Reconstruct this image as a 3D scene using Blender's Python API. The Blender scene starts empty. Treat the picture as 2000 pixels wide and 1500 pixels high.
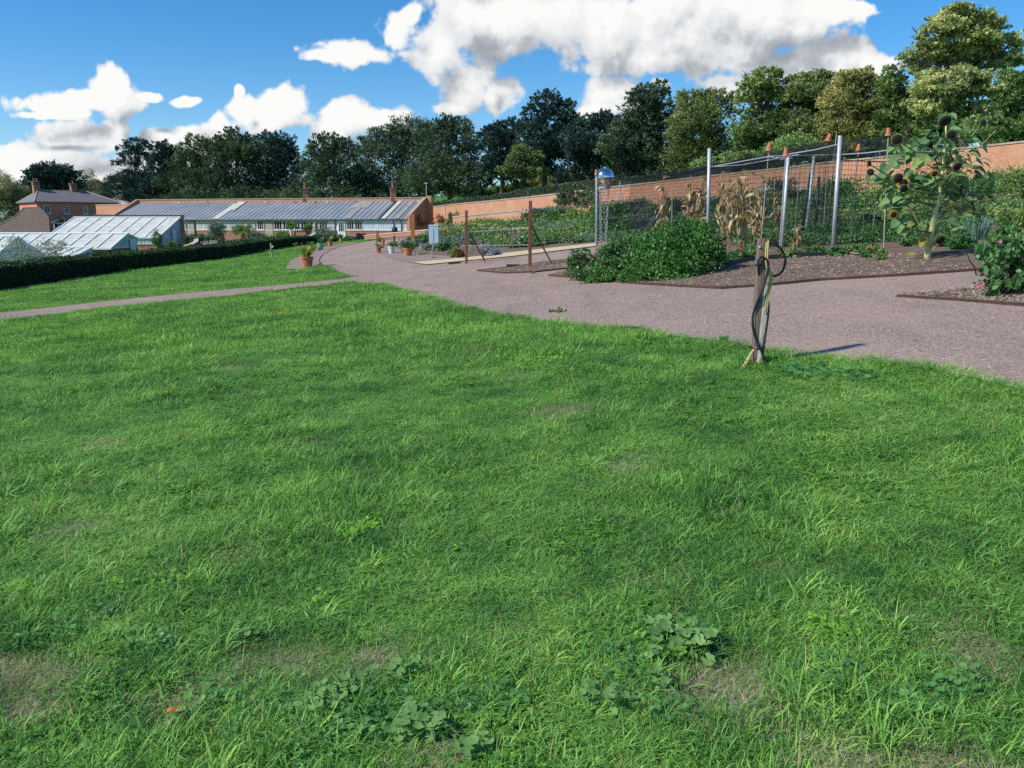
import bpy, bmesh, math, random
import numpy as np
from mathutils import Vector, Matrix
from mathutils.geometry import delaunay_2d_cdt
R = math.radians
rng = np.random.default_rng(7)
random.seed(7)
sc = bpy.context.scene
C = sc.collection

# ---------------------------------------------------------------- camera
FPX = 1650.0                       # focal length in pixels of the 2000 px wide photograph
PITCH = math.atan(310 / FPX)
EYE = 1.6
cd = bpy.data.cameras.new('camera'); cam = bpy.data.objects.new('camera', cd); C.objects.link(cam)
cam.location = (0, 0, EYE); cam.rotation_euler = (R(90) - PITCH, 0, 0)
cd.sensor_width = 36; cd.lens = FPX / 2000 * 36; cd.clip_start = 0.05; cd.clip_end = 3000
sc.camera = cam
sc.view_settings.view_transform = 'Standard'; sc.view_settings.look = 'None'
sc.view_settings.exposure = 0.56; sc.view_settings.gamma = 1.0
sc.cycles.max_bounces = 8; sc.cycles.transparent_max_bounces = 24
sc.cycles.sample_clamp_indirect = 4.0
sc.cycles.use_denoising = False
sc.cycles.use_adaptive_sampling = True; sc.cycles.adaptive_threshold = .015

# ---------------------------------------------------------------- sun
SUN_EL = R(40); SUN_AZ = math.atan2(-0.93, -0.37)     # direction to the sun: x = sin, y = cos
sdir = Vector((math.cos(SUN_EL) * math.sin(SUN_AZ), math.cos(SUN_EL) * math.cos(SUN_AZ), math.sin(SUN_EL)))
sl = bpy.data.lights.new('sun', 'SUN'); so = bpy.data.objects.new('sun', sl); C.objects.link(so)
sl.energy = 3.7; sl.angle = R(3); sl.color = (1.0, 0.93, 0.82)
so.rotation_euler = sdir.to_track_quat('Z', 'Y').to_euler(); so.location = (-30, -10, 40)

# ---------------------------------------------------------------- node helper
class NT:
    def __init__(s, tree): s.t = tree; s.n = tree.nodes; s.l = tree.links
    def add(s, typ, **kw):
        nd = s.n.new(typ)
        for k, v in kw.items():
            if k == 'ins':
                for kk, vv in v.items():
                    if isinstance(vv, bpy.types.NodeSocket): s.l.new(vv, nd.inputs[kk])
                    else: nd.inputs[kk].default_value = vv
            else: setattr(nd, k, v)
        return nd
    def math(s, op, a, b=None, c=None, clamp=False):
        ins = {0: a}
        if b is not None: ins[1] = b
        if c is not None: ins[2] = c
        return s.add('ShaderNodeMath', operation=op, use_clamp=clamp, ins=ins).outputs[0]
    def vmath(s, op, a, b=None, c=None):
        ins = {0: a}
        if b is not None: ins[1] = b
        if c is not None: ins[2] = c
        nd = s.add('ShaderNodeVectorMath', operation=op, ins=ins)
        return nd.outputs['Value'] if op in ('LENGTH', 'DISTANCE', 'DOT_PRODUCT') else nd.outputs[0]
    def mix(s, f, a, b, typ='MIX'):
        nd = s.add('ShaderNodeMix', data_type='RGBA', blend_type=typ)
        for k, v in ((0, f), (6, a), (7, b)):
            if isinstance(v, bpy.types.NodeSocket): s.l.new(v, nd.inputs[k])
            else: nd.inputs[k].default_value = v if k == 0 else (*v[:3], 1)
        return nd.outputs[2]
    def noise(s, vec, scale, detail=3, rough=.55, dist=0, dim='3D'):
        nd = s.add('ShaderNodeTexNoise', noise_dimensions=dim, ins={'Scale': scale, 'Detail': detail, 'Roughness': rough, 'Distortion': dist})
        if vec is not None: s.l.new(vec, nd.inputs['Vector'])
        return nd
    def ramp(s, fac, stops, interp='LINEAR'):
        nd = s.n.new('ShaderNodeValToRGB'); cr = nd.color_ramp; cr.interpolation = interp
        while len(cr.elements) < len(stops): cr.elements.new(.5)
        for e, (p, c) in zip(cr.elements, stops):
            e.position = p; e.color = (*c[:3], 1) if hasattr(c, '__len__') else (c, c, c, 1)
        s.l.new(fac, nd.inputs[0]); return nd.outputs[0]
    def sstep(s, x, a, b):
        nd = s.add('ShaderNodeMapRange', interpolation_type='SMOOTHSTEP', ins={'Value': x, 'From Min': a, 'From Max': b})
        return nd.outputs[0]

# ---------------------------------------------------------------- world: sky with cumulus
def pix_dir(px, py):
    x = (px - 1000) / FPX; y = -(py - 750) / FPX
    cp, sp = math.cos(PITCH), math.sin(PITCH)
    return Vector((x, cp + y * sp, -sp + y * cp))
def uv(px, py):
    d = pix_dir(px, py); return d.x / d.y, d.z / d.y
CLOUDS = [ # centre and radii in the photograph's pixels, turned into sky directions below
 (1010,32,200,66),(1180,50,190,70),(1330,60,210,80),(1480,45,160,70),(1300,112,190,32),(1420,100,120,38),(930,15,110,42),
 (1600,12,90,34),(1690,10,36,14),(700,103,86,24),(632,112,30,13),(785,60,26,42),(800,25,16,22),(855,95,56,62),(905,165,62,46),(880,215,36,18),
 (950,145,20,26),(975,188,34,30),(1640,112,110,42),(1560,135,80,28),(1720,118,60,26),(1190,192,66,36),(1160,215,40,24),
 (1445,172,56,24),(1290,170,20,12),(120,197,88,22),(195,172,44,32),(225,200,58,24),(292,189,28,9),(360,193,30,10),
 (150,268,82,27),(222,252,34,26),(100,225,60,9),(545,212,62,34),(478,226,42,28),(530,240,92,18),(425,245,36,24),(455,187,12,11),
 (685,232,58,34),(650,265,50,30),(752,242,44,20),(330,268,62,24),(390,262,70,30),(350,300,130,30),(40,305,120,24),(150,345,230,44),(0,345,180,50),
 (-200,300,150,60),(2300,120,160,70),(1000,-120,300,50),(500,-330,260,70),(1900,-330,260,80)]
W = bpy.data.worlds.new('World'); sc.world = W; W.use_nodes = True
W.node_tree.nodes.clear()
fg = bpy.data.node_groups.new('cloud_field', 'ShaderNodeTree')
fg.interface.new_socket('Vector', in_out='INPUT', socket_type='NodeSocketVector')
fg.interface.new_socket('Density', in_out='OUTPUT', socket_type='NodeSocketFloat')
f = NT(fg); gi = f.add('NodeGroupInput'); go = f.add('NodeGroupOutput')
P0 = gi.outputs[0]
w1 = f.noise(P0, 9, 2, dim='2D'); w2 = f.vmath('SUBTRACT', w1.outputs['Color'], (.5, .5, .5))
wp = f.vmath('MULTIPLY_ADD', w2, (.045, .035, 0), P0)
wz = f.vmath('MULTIPLY', wp, (1, 1, 0))
cur = None
for (cx, cy, rx, ry) in CLOUDS:
    u, v = uv(cx, cy); ru = rx / FPX * 1.08; rv = ry / FPX * 1.12
    q = f.vmath('MULTIPLY_ADD', wz, (1 / ru, 1 / rv, 0), (-u / ru, -v / rv, 0))
    q = f.vmath('LENGTH', q)
    cur = q if cur is None else f.add('ShaderNodeMath', operation='SMOOTH_MIN', ins={0: cur, 1: q, 2: .25}).outputs[0]
n1 = f.noise(wp, 13, 7, .64, dim='2D')
vp = f.add('ShaderNodeTexVoronoi', voronoi_dimensions='2D', feature='SMOOTH_F1', ins={'Vector': wp, 'Scale': 26.0, 'Smoothness': .6, 'Detail': 2.0, 'Roughness': .55})
d = f.math('SUBTRACT', 1.22, cur)
d = f.math('MULTIPLY', f.math('MAXIMUM', d, -1.2), 1.0)
d = f.math('MULTIPLY_ADD', f.math('SUBTRACT', n1.outputs['Fac'], .5), 1.2, d)
d = f.math('MULTIPLY_ADD', f.math('SUBTRACT', .44, vp.outputs['Distance']), .42, d)
n3 = f.noise(P0, 48, 4, .6, dim='2D'); d = f.math('MULTIPLY_ADD', f.math('SUBTRACT', n3.outputs['Fac'], .5), .55, d)
f.l.new(d, go.inputs[0])
w = NT(W.node_tree)
tc = w.add('ShaderNodeTexCoord'); dv = tc.outputs['Generated']
sep = w.add('ShaderNodeSeparateXYZ', ins={0: dv})
ya = w.math('MAXIMUM', w.math('ABSOLUTE', sep.outputs[1]), .12)
flat = w.add('ShaderNodeCombineXYZ', ins={0: w.math('DIVIDE', sep.outputs[0], ya), 1: w.math('DIVIDE', sep.outputs[2], ya), 2: 0.0}).outputs[0]
g1 = w.add('ShaderNodeGroup', node_tree=fg, ins={0: flat})
lit = w.vmath('ADD', flat, (-.016, .036, 0))
g2 = w.add('ShaderNodeGroup', node_tree=fg, ins={0: lit})
den, den2 = g1.outputs[0], g2.outputs[0]
alpha = w.sstep(den, .0, .36)
rim = w.math('SUBTRACT', den, den2)                       # >0 where the side towards the sun is open sky
big = w.noise(flat, 7, 3, .5, dim='2D').outputs['Fac']
thick = w.sstep(w.math('ADD', den2, w.math('MULTIPLY', w.math('SUBTRACT', big, .5), 2.0)), .30, 1.35)
bright = w.math('MULTIPLY_ADD', rim, .26, .83)
bright = w.math('SUBTRACT', bright, w.math('MULTIPLY', thick, .27))
bright = w.math('MINIMUM', w.math('MAXIMUM', bright, .40), 1.02)
ccol = w.ramp(bright, [(.35, (.30, .33, .38)), (.6, (.50, .53, .57)), (.8, (.76, .78, .80)), (1.0, (.97, .97, .95))])
sky = w.add('ShaderNodeTexSky', sky_type='NISHITA', sun_disc=False, sun_elevation=SUN_EL, sun_rotation=SUN_AZ)
sky.air_density = 1.1; sky.dust_density = .2; sky.ozone_density = 3.0; sky.altitude = 60
tint = w.mix(w.sstep(sep.outputs[2], .0, .24), (.66, .88, 1.12), (.27, .68, .99))
hs = w.mix(1.0, sky.outputs[0], tint, 'MULTIPLY')
SKYS = .098
W.cycles.sampling_method = 'MANUAL'; W.cycles.sample_map_resolution = 512
cl = w.vmath('SCALE', ccol); cl.node.inputs['Scale'].default_value = .68 / SKYS
up = w.sstep(sep.outputs[2], -.05, .02)
col = w.mix(w.math('MULTIPLY', alpha, up), hs, cl)
bg = w.add('ShaderNodeBackground', ins={'Color': col, 'Strength': SKYS})
w.l.new(bg.outputs[0], w.add('ShaderNodeOutputWorld').inputs[0])

# ---------------------------------------------------------------- terrain
CP = np.array([ # x, y, z in metres (camera foot at 0,0,0)
(0,0,0),(0,3.3,.02),(-3,3.3,-.1),(3,3.3,.36),(0,8.8,.1),(-4,8.8,-.16),(2.2,7.7,.32),(3.7,6,.5),(6,8.8,.72),(-11.5,18.7,-.5),
(-4.8,24.2,0),(-1,15.4,.15),(.5,23.9,.45),(-1.6,29.7,.35),(3.2,32,.85),(6.2,26.4,1.1),(8,21,1.02),(12,22,1.45),(7.2,13.2,.86),
(5.7,9.4,.68),(-20,33,-.78),(-19.5,86,-.45),(-20,55,-.62),(-30,66,-.85),(-42,83,-.8),(-4.6,31,.1),(-5.3,45,.5),(-10.5,53,-.02),
(-15,83,.05),(-30,100,-.3),(-46,104,-.5),(-14,94,.1),(-10,107,.5),(5.2,86,1.9),(16.8,69,2.45),(24.8,58,3.0),(30.5,50.4,3.3),(50,22,4.6),
(20,33,2.35),(17.7,42,2.1),(11.7,42,1.5),(0,50,.9),(0,66,1.2),(-7,75,.6),(12,60,2.0),(12,100,5.5),(34,80,7.5),(48,62,8),(0,125,6),(-12,120,3),
(-30,125,.5),(-70,130,-.5),(60,110,11),(0,220,12),(-100,165,0),(100,55,10),(100,0,8),(60,-20,5),(-60,0,-2),(-60,44,-1.5),(0,-20,-.1),(-60,220,2),
(-8,0,-.25),(10,0,1.1),(-200,0,-3),(0,-200,0),(250,0,9),(-250,250,0),(250,250,14),(0,420,16)], float)
_c2 = 5.0 ** 2
def _ker(x, y):
    return np.sqrt((x[:, None] - CP[None, :, 0]) ** 2 + (y[:, None] - CP[None, :, 1]) ** 2 + _c2)
_n = len(CP); _A = np.zeros((_n + 3, _n + 3)); _A[:_n, :_n] = _ker(CP[:, 0], CP[:, 1])
_Pm = np.c_[np.ones(_n), CP[:, 0], CP[:, 1]]; _A[:_n, _n:] = _Pm; _A[_n:, :_n] = _Pm.T
_w = np.linalg.solve(_A, np.r_[CP[:, 2], 0, 0, 0])
def TZ(x, y):
    x = np.atleast_1d(np.asarray(x, float)); y = np.atleast_1d(np.asarray(y, float))
    out = np.empty(len(x))
    for i in range(0, len(x), 20000):
        a, b = x[i:i+20000], y[i:i+20000]
        out[i:i+20000] = _ker(a, b) @ _w[:_n] + _w[_n] + _w[_n+1] * a + _w[_n+2] * b
    return out
def tz(x, y): return float(TZ(x, y)[0])
_ts = 1.0 * (1.012 ** np.arange(480))
def G(px, py):
    """the point of the ground seen at that pixel of the photograph"""
    d = pix_dir(px, py); X = d.x / d.y * _ts; Z = EYE + d.z / d.y * _ts
    h = Z - TZ(X, _ts); k = np.argmax(h < 0)
    if not (h < 0).any(): k = int(np.argmin(h[:380]))
    if k == 0: k = 1
    a = h[k-1] / (h[k-1] - h[k]) if h[k-1] != h[k] else 0
    a = min(max(a, 0), 1)
    Y = _ts[k-1] + a * (_ts[k] - _ts[k-1]); X = d.x / d.y * Y
    return Vector((X, Y, tz(X, Y)))
def P(px, py, Y):
    d = pix_dir(px, py); return Vector((d.x / d.y * Y, Y, EYE + d.z / d.y * Y))
def S(px, Y, dz=0.0):
    """a point standing on the ground at forward distance Y in that column"""
    d = pix_dir(px, 450); X = d.x / d.y * Y; return Vector((X, Y, tz(X, Y) + dz))

# ---------------------------------------------------------------- object helpers
def tag(o, label=None, cat=None, group=None, kind=None):
    if label: o['label'] = label
    if cat: o['category'] = cat
    if group: o['group'] = group
    if kind: o['kind'] = kind
    return o
def thing(name, label, cat, loc, group=None):
    o = bpy.data.objects.new(name, None); o.empty_display_size = .1; C.objects.link(o); o.location = loc
    return tag(o, label, cat, group)
def mkmesh(name, V, F, mat, smooth=False, uvs=False):
    """V (n,3); F list of tuples, or array (m,k)"""
    me = bpy.data.meshes.new(name)
    V = np.asarray(V, np.float32).reshape(-1, 3)
    if isinstance(F, np.ndarray):
        m, k = F.shape
        me.vertices.add(len(V)); me.vertices.foreach_set('co', V.ravel())
        me.loops.add(m * k); me.loops.foreach_set('vertex_index', F.astype(np.int32).ravel())
        me.polygons.add(m); me.polygons.foreach_set('loop_start', np.arange(0, m * k, k, dtype=np.int32))
        me.polygons.foreach_set('loop_total', np.full(m, k, np.int32))
        me.update(calc_edges=True)
    else:
        me.from_pydata([tuple(map(float, v)) for v in V], [], F); me.update()
    if smooth: me.polygons.foreach_set('use_smooth', np.ones(len(me.polygons), bool))
    if uvs:
        ul = me.uv_layers.new(name='metres').data
        for p in me.polygons:
            n = p.normal
            t = Vector((0, 0, 1)).cross(n)
            t = t.normalized() if t.length > .15 else Vector((1, 0, 0))
            b = n.cross(t)
            for li in p.loop_indices:
                c = me.vertices[me.loops[li].vertex_index].co
                ul[li].uv = (c.dot(t), c.dot(b))
    if mat: me.materials.append(mat)
    return me
def link(name, me, parent=None, loc=None):
    o = bpy.data.objects.new(name, me); C.objects.link(o)
    if parent is not None: o.parent = parent
    if loc is not None: o.location = loc
    return o
class MB:
    def __init__(s): s.v = []; s.f = []
    def quad(s, pts):
        b = len(s.v); s.v += [Vector(p) for p in pts]; s.f.append(tuple(range(b, b + len(pts)))); return s
    def obox(s, o, a, b, c):
        """box: corner o and edge vectors a, b, c"""
        o, a, b, c = map(Vector, (o, a, b, c))
        if a.cross(b).dot(c) < 0: a, b = b, a
        k = len(s.v); s.v += [o, o+a, o+a+b, o+b, o+c, o+a+c, o+a+b+c, o+b+c]
        s.f += [(k, k+3, k+2, k+1), (k+4, k+5, k+6, k+7), (k, k+1, k+5, k+4), (k+1, k+2, k+6, k+5), (k+2, k+3, k+7, k+6), (k+3, k, k+4, k+7)]
        return s
    def box(s, c, size, rz=0.0):
        ca, sa = math.cos(rz), math.sin(rz); a = Vector((ca, sa, 0)) * size[0]; b = Vector((-sa, ca, 0)) * size[1]; h = Vector((0, 0, size[2]))
        return s.obox(Vector(c) - a / 2 - b / 2, a, b, h)      # c is the centre of the bottom
    def bar(s, p, q, w, h=None, up=(0, 0, 1)):
        p, q = Vector(p), Vector(q); d = (q - p); h = h or w
        x = d.cross(Vector(up)); x = x.normalized() if x.length > 1e-4 else Vector((1, 0, 0)); y = x.cross(d).normalized()
        return s.obox(p - x * w / 2 - y * h / 2, x * w, y * h, d)
    def tube(s, pts, r, n=6, cap=True):
        pts = [Vector(p) for p in pts]; k0 = len(s.v)
        rs = r if hasattr(r, '__len__') else [r] * len(pts)
        x = None
        for i, p in enumerate(pts):
            t = (pts[min(i+1, len(pts)-1)] - pts[max(i-1, 0)]).normalized()
            if x is None: x = t.orthogonal().normalized()
            x = (x - t * x.dot(t)); x = x.normalized() if x.length > 1e-6 else t.orthogonal().normalized()
            y = t.cross(x)
            s.v += [p + (x * math.cos(a) + y * math.sin(a)) * rs[i] for a in [2 * math.pi * j / n for j in range(n)]]
        for i in range(len(pts) - 1):
            for j in range(n):
                a = k0 + i * n + j; b = k0 + i * n + (j + 1) % n
                s.f.append((a, b, b + n, a + n))
        if cap:
            s.f.append(tuple(k0 + j for j in range(n))[::-1]); e = k0 + (len(pts) - 1) * n
            s.f.append(tuple(e + j for j in range(n)))
        return s
    def lathe(s, c, prof, n=20, axis=None):
        """profile (r, z) revolved about vertical through c"""
        c = Vector(c); k0 = len(s.v); q = (Vector(axis).to_track_quat('Z', 'Y') if axis else None)
        for (r, z) in prof:
            for j in range(n):
                a = 2 * math.pi * j / n; v = Vector((r * math.cos(a), r * math.sin(a), z))
                s.v.append(c + (q @ v if q else v))
        for i in range(len(prof) - 1):
            for j in range(n):
                a = k0 + i * n + j; b = k0 + i * n + (j + 1) % n
                s.f.append((a, b, b + n, a + n))
        return s
    def slab(s, pts, off):
        """closed prism: polygon pts swept by vector off"""
        off = Vector(off); k = len(s.v); n = len(pts); pts = [Vector(p) for p in pts]
        s.v += pts + [p + off for p in pts]
        s.f.append(tuple(range(k, k + n))[::-1]); s.f.append(tuple(range(k + n, k + 2 * n)))
        for i in range(n):
            j = (i + 1) % n; s.f.append((k + i, k + j, k + n + j, k + n + i))
        return s
    def build(s, name, mat, parent=None, smooth=False, bevel=0, uvs=True, at=None):
        org = Vector(parent_world(parent)) if parent is not None else Vector(at if at is not None else (0, 0, 0))
        me = mkmesh(name, [v - org for v in s.v], s.f, mat, smooth, False)
        bm = bmesh.new(); bm.from_mesh(me); bmesh.ops.recalc_face_normals(bm, faces=bm.faces)
        if bevel: bmesh.ops.bevel(bm, geom=list(bm.edges), offset=bevel, segments=1, affect='EDGES')
        if uvs:
            lay = bm.loops.layers.uv.new('metres')
            for fc in bm.faces:
                n = fc.normal; t = Vector((0, 0, 1)).cross(n); t = t.normalized() if t.length > .1 else Vector((1, 0, 0)); b = n.cross(t)
                for lp in fc.loops:
                    cc = lp.vert.co + org; lp[lay].uv = (cc.dot(t), cc.dot(b))
        bm.to_mesh(me); bm.free()
        o = link(name, me, parent, None if parent is not None else org)
        return o
def parent_world(p):
    v = Vector((0, 0, 0))
    while p is not None: v += Vector(p.location); p = p.parent
    return v

# ---------------------------------------------------------------- materials
def newmat(name):
    m = bpy.data.materials.new(name); m.use_nodes = True; m.node_tree.nodes.clear(); n = NT(m.node_tree)
    return m, n
def out(n, sh): n.l.new(sh, n.add('ShaderNodeOutputMaterial').inputs[0])
def pbr(n, col, rough=.7, metal=0., bump=None, bs=.3, spec=.4):
    b = n.add('ShaderNodeBsdfPrincipled')
    for k, v in (('Base Color', col), ('Roughness', rough), ('Metallic', metal)):
        if isinstance(v, bpy.types.NodeSocket): n.l.new(v, b.inputs[k])
        else: b.inputs[k].default_value = (*v[:3], 1) if k == 'Base Color' else v
    b.inputs['Specular IOR Level'].default_value = spec
    if bump is not None:
        bp = n.add('ShaderNodeBump', ins={'Strength': bs, 'Distance': .02, 'Height': bump}); n.l.new(bp.outputs[0], b.inputs['Normal'])
    return b
def mottled(name, c1, c2, scale=4, rough=.8, metal=0., bs=.2, c3=None, stretch=None, spec=.4):
    m, n = newmat(name); tc = n.add('ShaderNodeTexCoord').outputs['Object']
    if stretch: tc = n.vmath('MULTIPLY', tc, stretch)
    a = n.noise(tc, scale, 6, .6).outputs['Fac']; st = [(.32, c1), (.68, c2)]
    if c3: st = [(.3, c1), (.5, c2), (.72, c3)]
    col = n.ramp(a, st); b2 = n.noise(tc, scale * 7, 4, .6).outputs['Fac']
    out(n, pbr(n, col, rough, metal, b2, bs, spec).outputs[0]); return m
def brickmat(name, c1, c2, mortar, dirt=(.2, .15, .12), dirt_amt=.4, orange=None):
    m, n = newmat(name); u = n.add('ShaderNodeUVMap', uv_map='metres').outputs[0]; ob = n.add('ShaderNodeTexCoord').outputs['Object']
    br = n.add('ShaderNodeTexBrick', ins={'Vector': u, 'Color1': (*c1, 1), 'Color2': (*c2, 1), 'Mortar': (*mortar, 1), 'Scale': 1.0, 'Mortar Size': .009, 'Brick Width': .23, 'Row Height': .076, 'Bias': 0.0})
    br.offset = .5
    a = n.noise(ob, .55, 6, .65).outputs['Fac']; b = n.noise(ob, 3.2, 5, .65).outputs['Fac']
    col = n.mix(n.math('MULTIPLY', n.sstep(a, .45, .7), dirt_amt), br.outputs['Color'], dirt)
    if orange: col = n.mix(n.sstep(n.noise(ob, .23, 3).outputs['Fac'], .42, .62), col, orange, 'SOFT_LIGHT')
    col = n.mix(n.sstep(b, .35, .75), col, n.mix(.55, col, mortar))
    k = n.noise(n.vmath('MULTIPLY', u, (4.3, 13, 1)), 1.0, 2).outputs['Fac']
    col = n.mix(n.sstep(k, .55, .8), col, n.mix(.5, col, (.10, .05, .04)))
    out(n, pbr(n, col, .9, 0, br.outputs['Fac'], -.3, .2).outputs[0]); return m
def leafmat(name, cs, trans=.3, rough=.55, scale=.6, var=.6):
    """foliage: colour changes leaf by leaf and gently over the plant"""
    m, n = newmat(name); g = n.add('ShaderNodeNewGeometry'); ob = n.add('ShaderNodeTexCoord').outputs['Object']
    r = g.outputs['Random Per Island']
    ns = n.noise(ob, scale, 3).outputs['Fac']
    t = n.math('ADD', n.math('MULTIPLY', r, var), n.math('MULTIPLY', n.math('SUBTRACT', ns, .5), 1.9))
    t = n.math('ADD', t, (1 - var) / 2, clamp=True)
    k = len(cs); col = n.ramp(t, [(i / max(k - 1, 1) * .96 + .02, c) for i, c in enumerate(cs)])
    d = pbr(n, col, rough, 0, None, 0, .25)
    tr = n.add('ShaderNodeBsdfTranslucent', ins={'Color': n.mix(.5, col, n.vmath('MULTIPLY', col, (1.5, 1.4, .6)))})
    mx = n.add('ShaderNodeMixShader', ins={0: trans, 1: d.outputs[0], 2: tr.outputs[0]}); out(n, mx.outputs[0]); return m
def plain(name, c, rough=.6, metal=0., spec=.4):
    m, n = newmat(name); tc = n.add('ShaderNodeTexCoord').outputs['Object']
    a = n.noise(tc, 9, 4).outputs['Fac']
    col = n.mix(n.sstep(a, .35, .75), c, tuple(x * .78 for x in c)); out(n, pbr(n, col, rough, metal, None, 0, spec).outputs[0]); return m
M = {}
M['brick'] = brickmat('garden_brick', (.40, .125, .080), (.30, .088, .058), (.36, .27, .20), (.26, .15, .11), .55)
M['brick_wall'] = brickmat('wall_brick', (.56, .20, .10), (.42, .135, .075), (.45, .33, .23), (.50, .33, .21), .75)
M['brick_house'] = brickmat('house_brick', (.74, .20, .14), (.60, .15, .11), (.50, .27, .20), (.42, .19, .15), .3)
M['brick_brown'] = brickmat('dark_brown_brick', (.25, .15, .135), (.19, .115, .10), (.32, .24, .22), (.30, .23, .22), .5)  # brown brick in a darker tone than the other walls
M['paving'] = brickmat('paving_brick', (.36, .185, .14), (.29, .145, .11), (.25, .19, .17), (.26, .17, .14), .5)
M['coping'] = mottled('coping_stone', (.30, .25, .20), (.42, .36, .30), 3)
M['stone'] = mottled('pale_stone', (.42, .38, .32), (.56, .52, .45), 3)
M['slate'] = mottled('slate_roof', (.11, .105, .11), (.19, .175, .18), 2.2, .75)
M['white'] = mottled('white_paint', (.72, .75, .78), (.82, .84, .85), 2, .5)
M['offwhite'] = mottled('aged_white_paint', (.64, .63, .59), (.80, .78, .73), 2, .55)
M['darkframe'] = plain('dark_iron', (.025, .028, .035), .5)
M['rust'] = mottled('rusted_steel', (.045, .022, .017), (.085, .038, .027), 9, .85)
M['rustpost'] = mottled('reddish_timber', (.13, .05, .03), (.24, .10, .06), 6, .85, stretch=(1, 1, .2))
M['orangepost'] = mottled('orange_stained_timber', (.33, .13, .05), (.46, .19, .07), 6, .8, stretch=(1, 1, .2))
M['galv'] = mottled('galvanised_steel', (.36, .40, .44), (.52, .56, .60), 14, .45, .35)
M['terracotta'] = mottled('terracotta', (.40, .13, .06), (.52, .20, .10), 7, .85)
M['sage'] = mottled('sage_glaze', (.22, .33, .28), (.30, .42, .36), 5, .6)
M['bluegrey'] = mottled('pale_grey_glaze', (.50, .56, .58), (.62, .68, .70), 5, .55)
M['sand'] = mottled('sandy_gravel', (.44, .36, .22), (.58, .49, .32), 12, .95)
M['boxblue'] = mottled('pale_blue_board', (.42, .55, .68), (.52, .64, .76), 1.5, .7)
M['door_blue'] = mottled('blue_door_paint', (.05, .17, .32), (.08, .24, .42), 3, .5)
M['bark'] = mottled('bark', (.06, .045, .035), (.15, .12, .095), 5, .9, bs=.5, stretch=(1, 1, .25))
M['cane'] = mottled('bamboo_cane', (.32, .30, .22), (.46, .42, .30), 9, .7)
M['blackpipe'] = plain('black_rubber', (.012, .013, .016), .42, 0, .5)
M['yellowhose'] = mottled('faded_yellow_hose', (.42, .34, .10), (.56, .49, .24), 14, .55)
M['mirror'] = plain('polished_steel', (.84, .83, .82), .12, 1.0)
M['greytimber'] = mottled('weathered_timber', (.30, .26, .22), (.46, .41, .34), 8, .85, stretch=(1, 1, .15))
# ---------------------------------------------------------------- ground and paths
def inpoly(x, y, poly):
    x = np.asarray(x); y = np.asarray(y); c = np.zeros(x.shape, bool); n = len(poly); j = n - 1
    for i in range(n):
        xi, yi = poly[i][0], poly[i][1]; xj, yj = poly[j][0], poly[j][1]
        k = ((yi > y) != (yj > y)) & (x < (xj - xi) * (y - yi) / ((yj - yi) or 1e-9) + xi)
        c ^= k; j = i
    return c
def px(*pts): return [tuple(G(a, b)[:2]) for a, b in pts]
def densify(poly, s, closed=True, wob=0.0):
    o = []; n = len(poly)
    for i in range(n if closed else n - 1):
        a = Vector(poly[i][:2]); b = Vector(poly[(i+1) % n][:2]); k = max(1, int((b - a).length / s))
        for j in range(k):
            p = a.lerp(b, j / k); 
            o.append((p.x, p.y))
    if not closed: o.append(tuple(poly[-1][:2]))
    return o
def sheet(name, poly, off, mat, step=.6, kind='structure', wob=0.0):
    B = densify(poly, step * .8)
    if wob:
        B = [(x + random.uniform(-wob, wob), y + random.uniform(-wob, wob)) for x, y in B]
    xs = [p[0] for p in B]; ys = [p[1] for p in B]
    gx, gy = np.meshgrid(np.arange(min(xs), max(xs), step), np.arange(min(ys), max(ys), step))
    gx = gx.ravel(); gy = gy.ravel(); k = inpoly(gx, gy, B)
    V = [Vector(p) for p in B] + [Vector((a, b)) for a, b in zip(gx[k], gy[k])]
    vo, _, fo, *_r = delaunay_2d_cdt(V, [], [list(range(len(B)))], 1, 1e-4)
    X = np.array([v.x for v in vo]); Y = np.array([v.y for v in vo]); Z = TZ(X, Y) + off
    me = mkmesh(name, np.c_[X, Y, Z], [tuple(f) for f in fo], mat)
    bm = bmesh.new(); bm.from_mesh(me)
    for f_ in bm.faces:
        if f_.normal.z < 0: f_.normal_flip()
    bm.to_mesh(me); bm.free()
    return tag(link(name, me), kind=kind)

# terrain: fine in the garden, coarse to the horizon
def axis(fine_lo, fine_hi, step, far):
    a = list(np.arange(fine_lo, fine_hi + 1e-6, step)); s = step
    lo = [fine_lo]; 
    while lo[-1] > -far: s *= 1.25; lo.append(lo[-1] - s)
    s = step; hi = [fine_hi]
    while hi[-1] < far: s *= 1.25; hi.append(hi[-1] + s)
    return np.array(lo[1:][::-1] + a + hi[1:])
ax_, ay_ = axis(-45, 40, .6, 1200), axis(-6, 112, .6, 1400)
gx, gy = np.meshgrid(ax_, ay_); gz = TZ(gx.ravel(), gy.ravel())
rr = np.sqrt(gx.ravel() ** 2 + gy.ravel() ** 2); far = np.clip((rr - 250) / 400, 0, 1)
gz = np.clip(gz, -8, 22) * (1 - far) + 2 * far
nx, ny = len(ax_), len(ay_)
ii, jj = np.meshgrid(np.arange(nx - 1), np.arange(ny - 1)); b0 = (jj * nx + ii).ravel()
m, n = newmat('lawn_earth'); ob = n.add('ShaderNodeTexCoord').outputs['Object']
a = n.noise(ob, .35, 5, .6).outputs['Fac']; b = n.noise(ob, 3.5, 6, .7).outputs['Fac']; c = n.noise(ob, 38, 4, .7).outputs['Fac']
green = n.ramp(a, [(.35, (.04, .13, .022)), (.65, (.085, .22, .035))])
fine = n.ramp(c, [(.35, (.028, .085, .016)), (.52, (.08, .20, .035)), (.72, (.16, .32, .065))])
col = n.mix(.6, green, fine); dry = n.ramp(c, [(.3, (.18, .14, .10)), (.7, (.46, .38, .28))])
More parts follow.
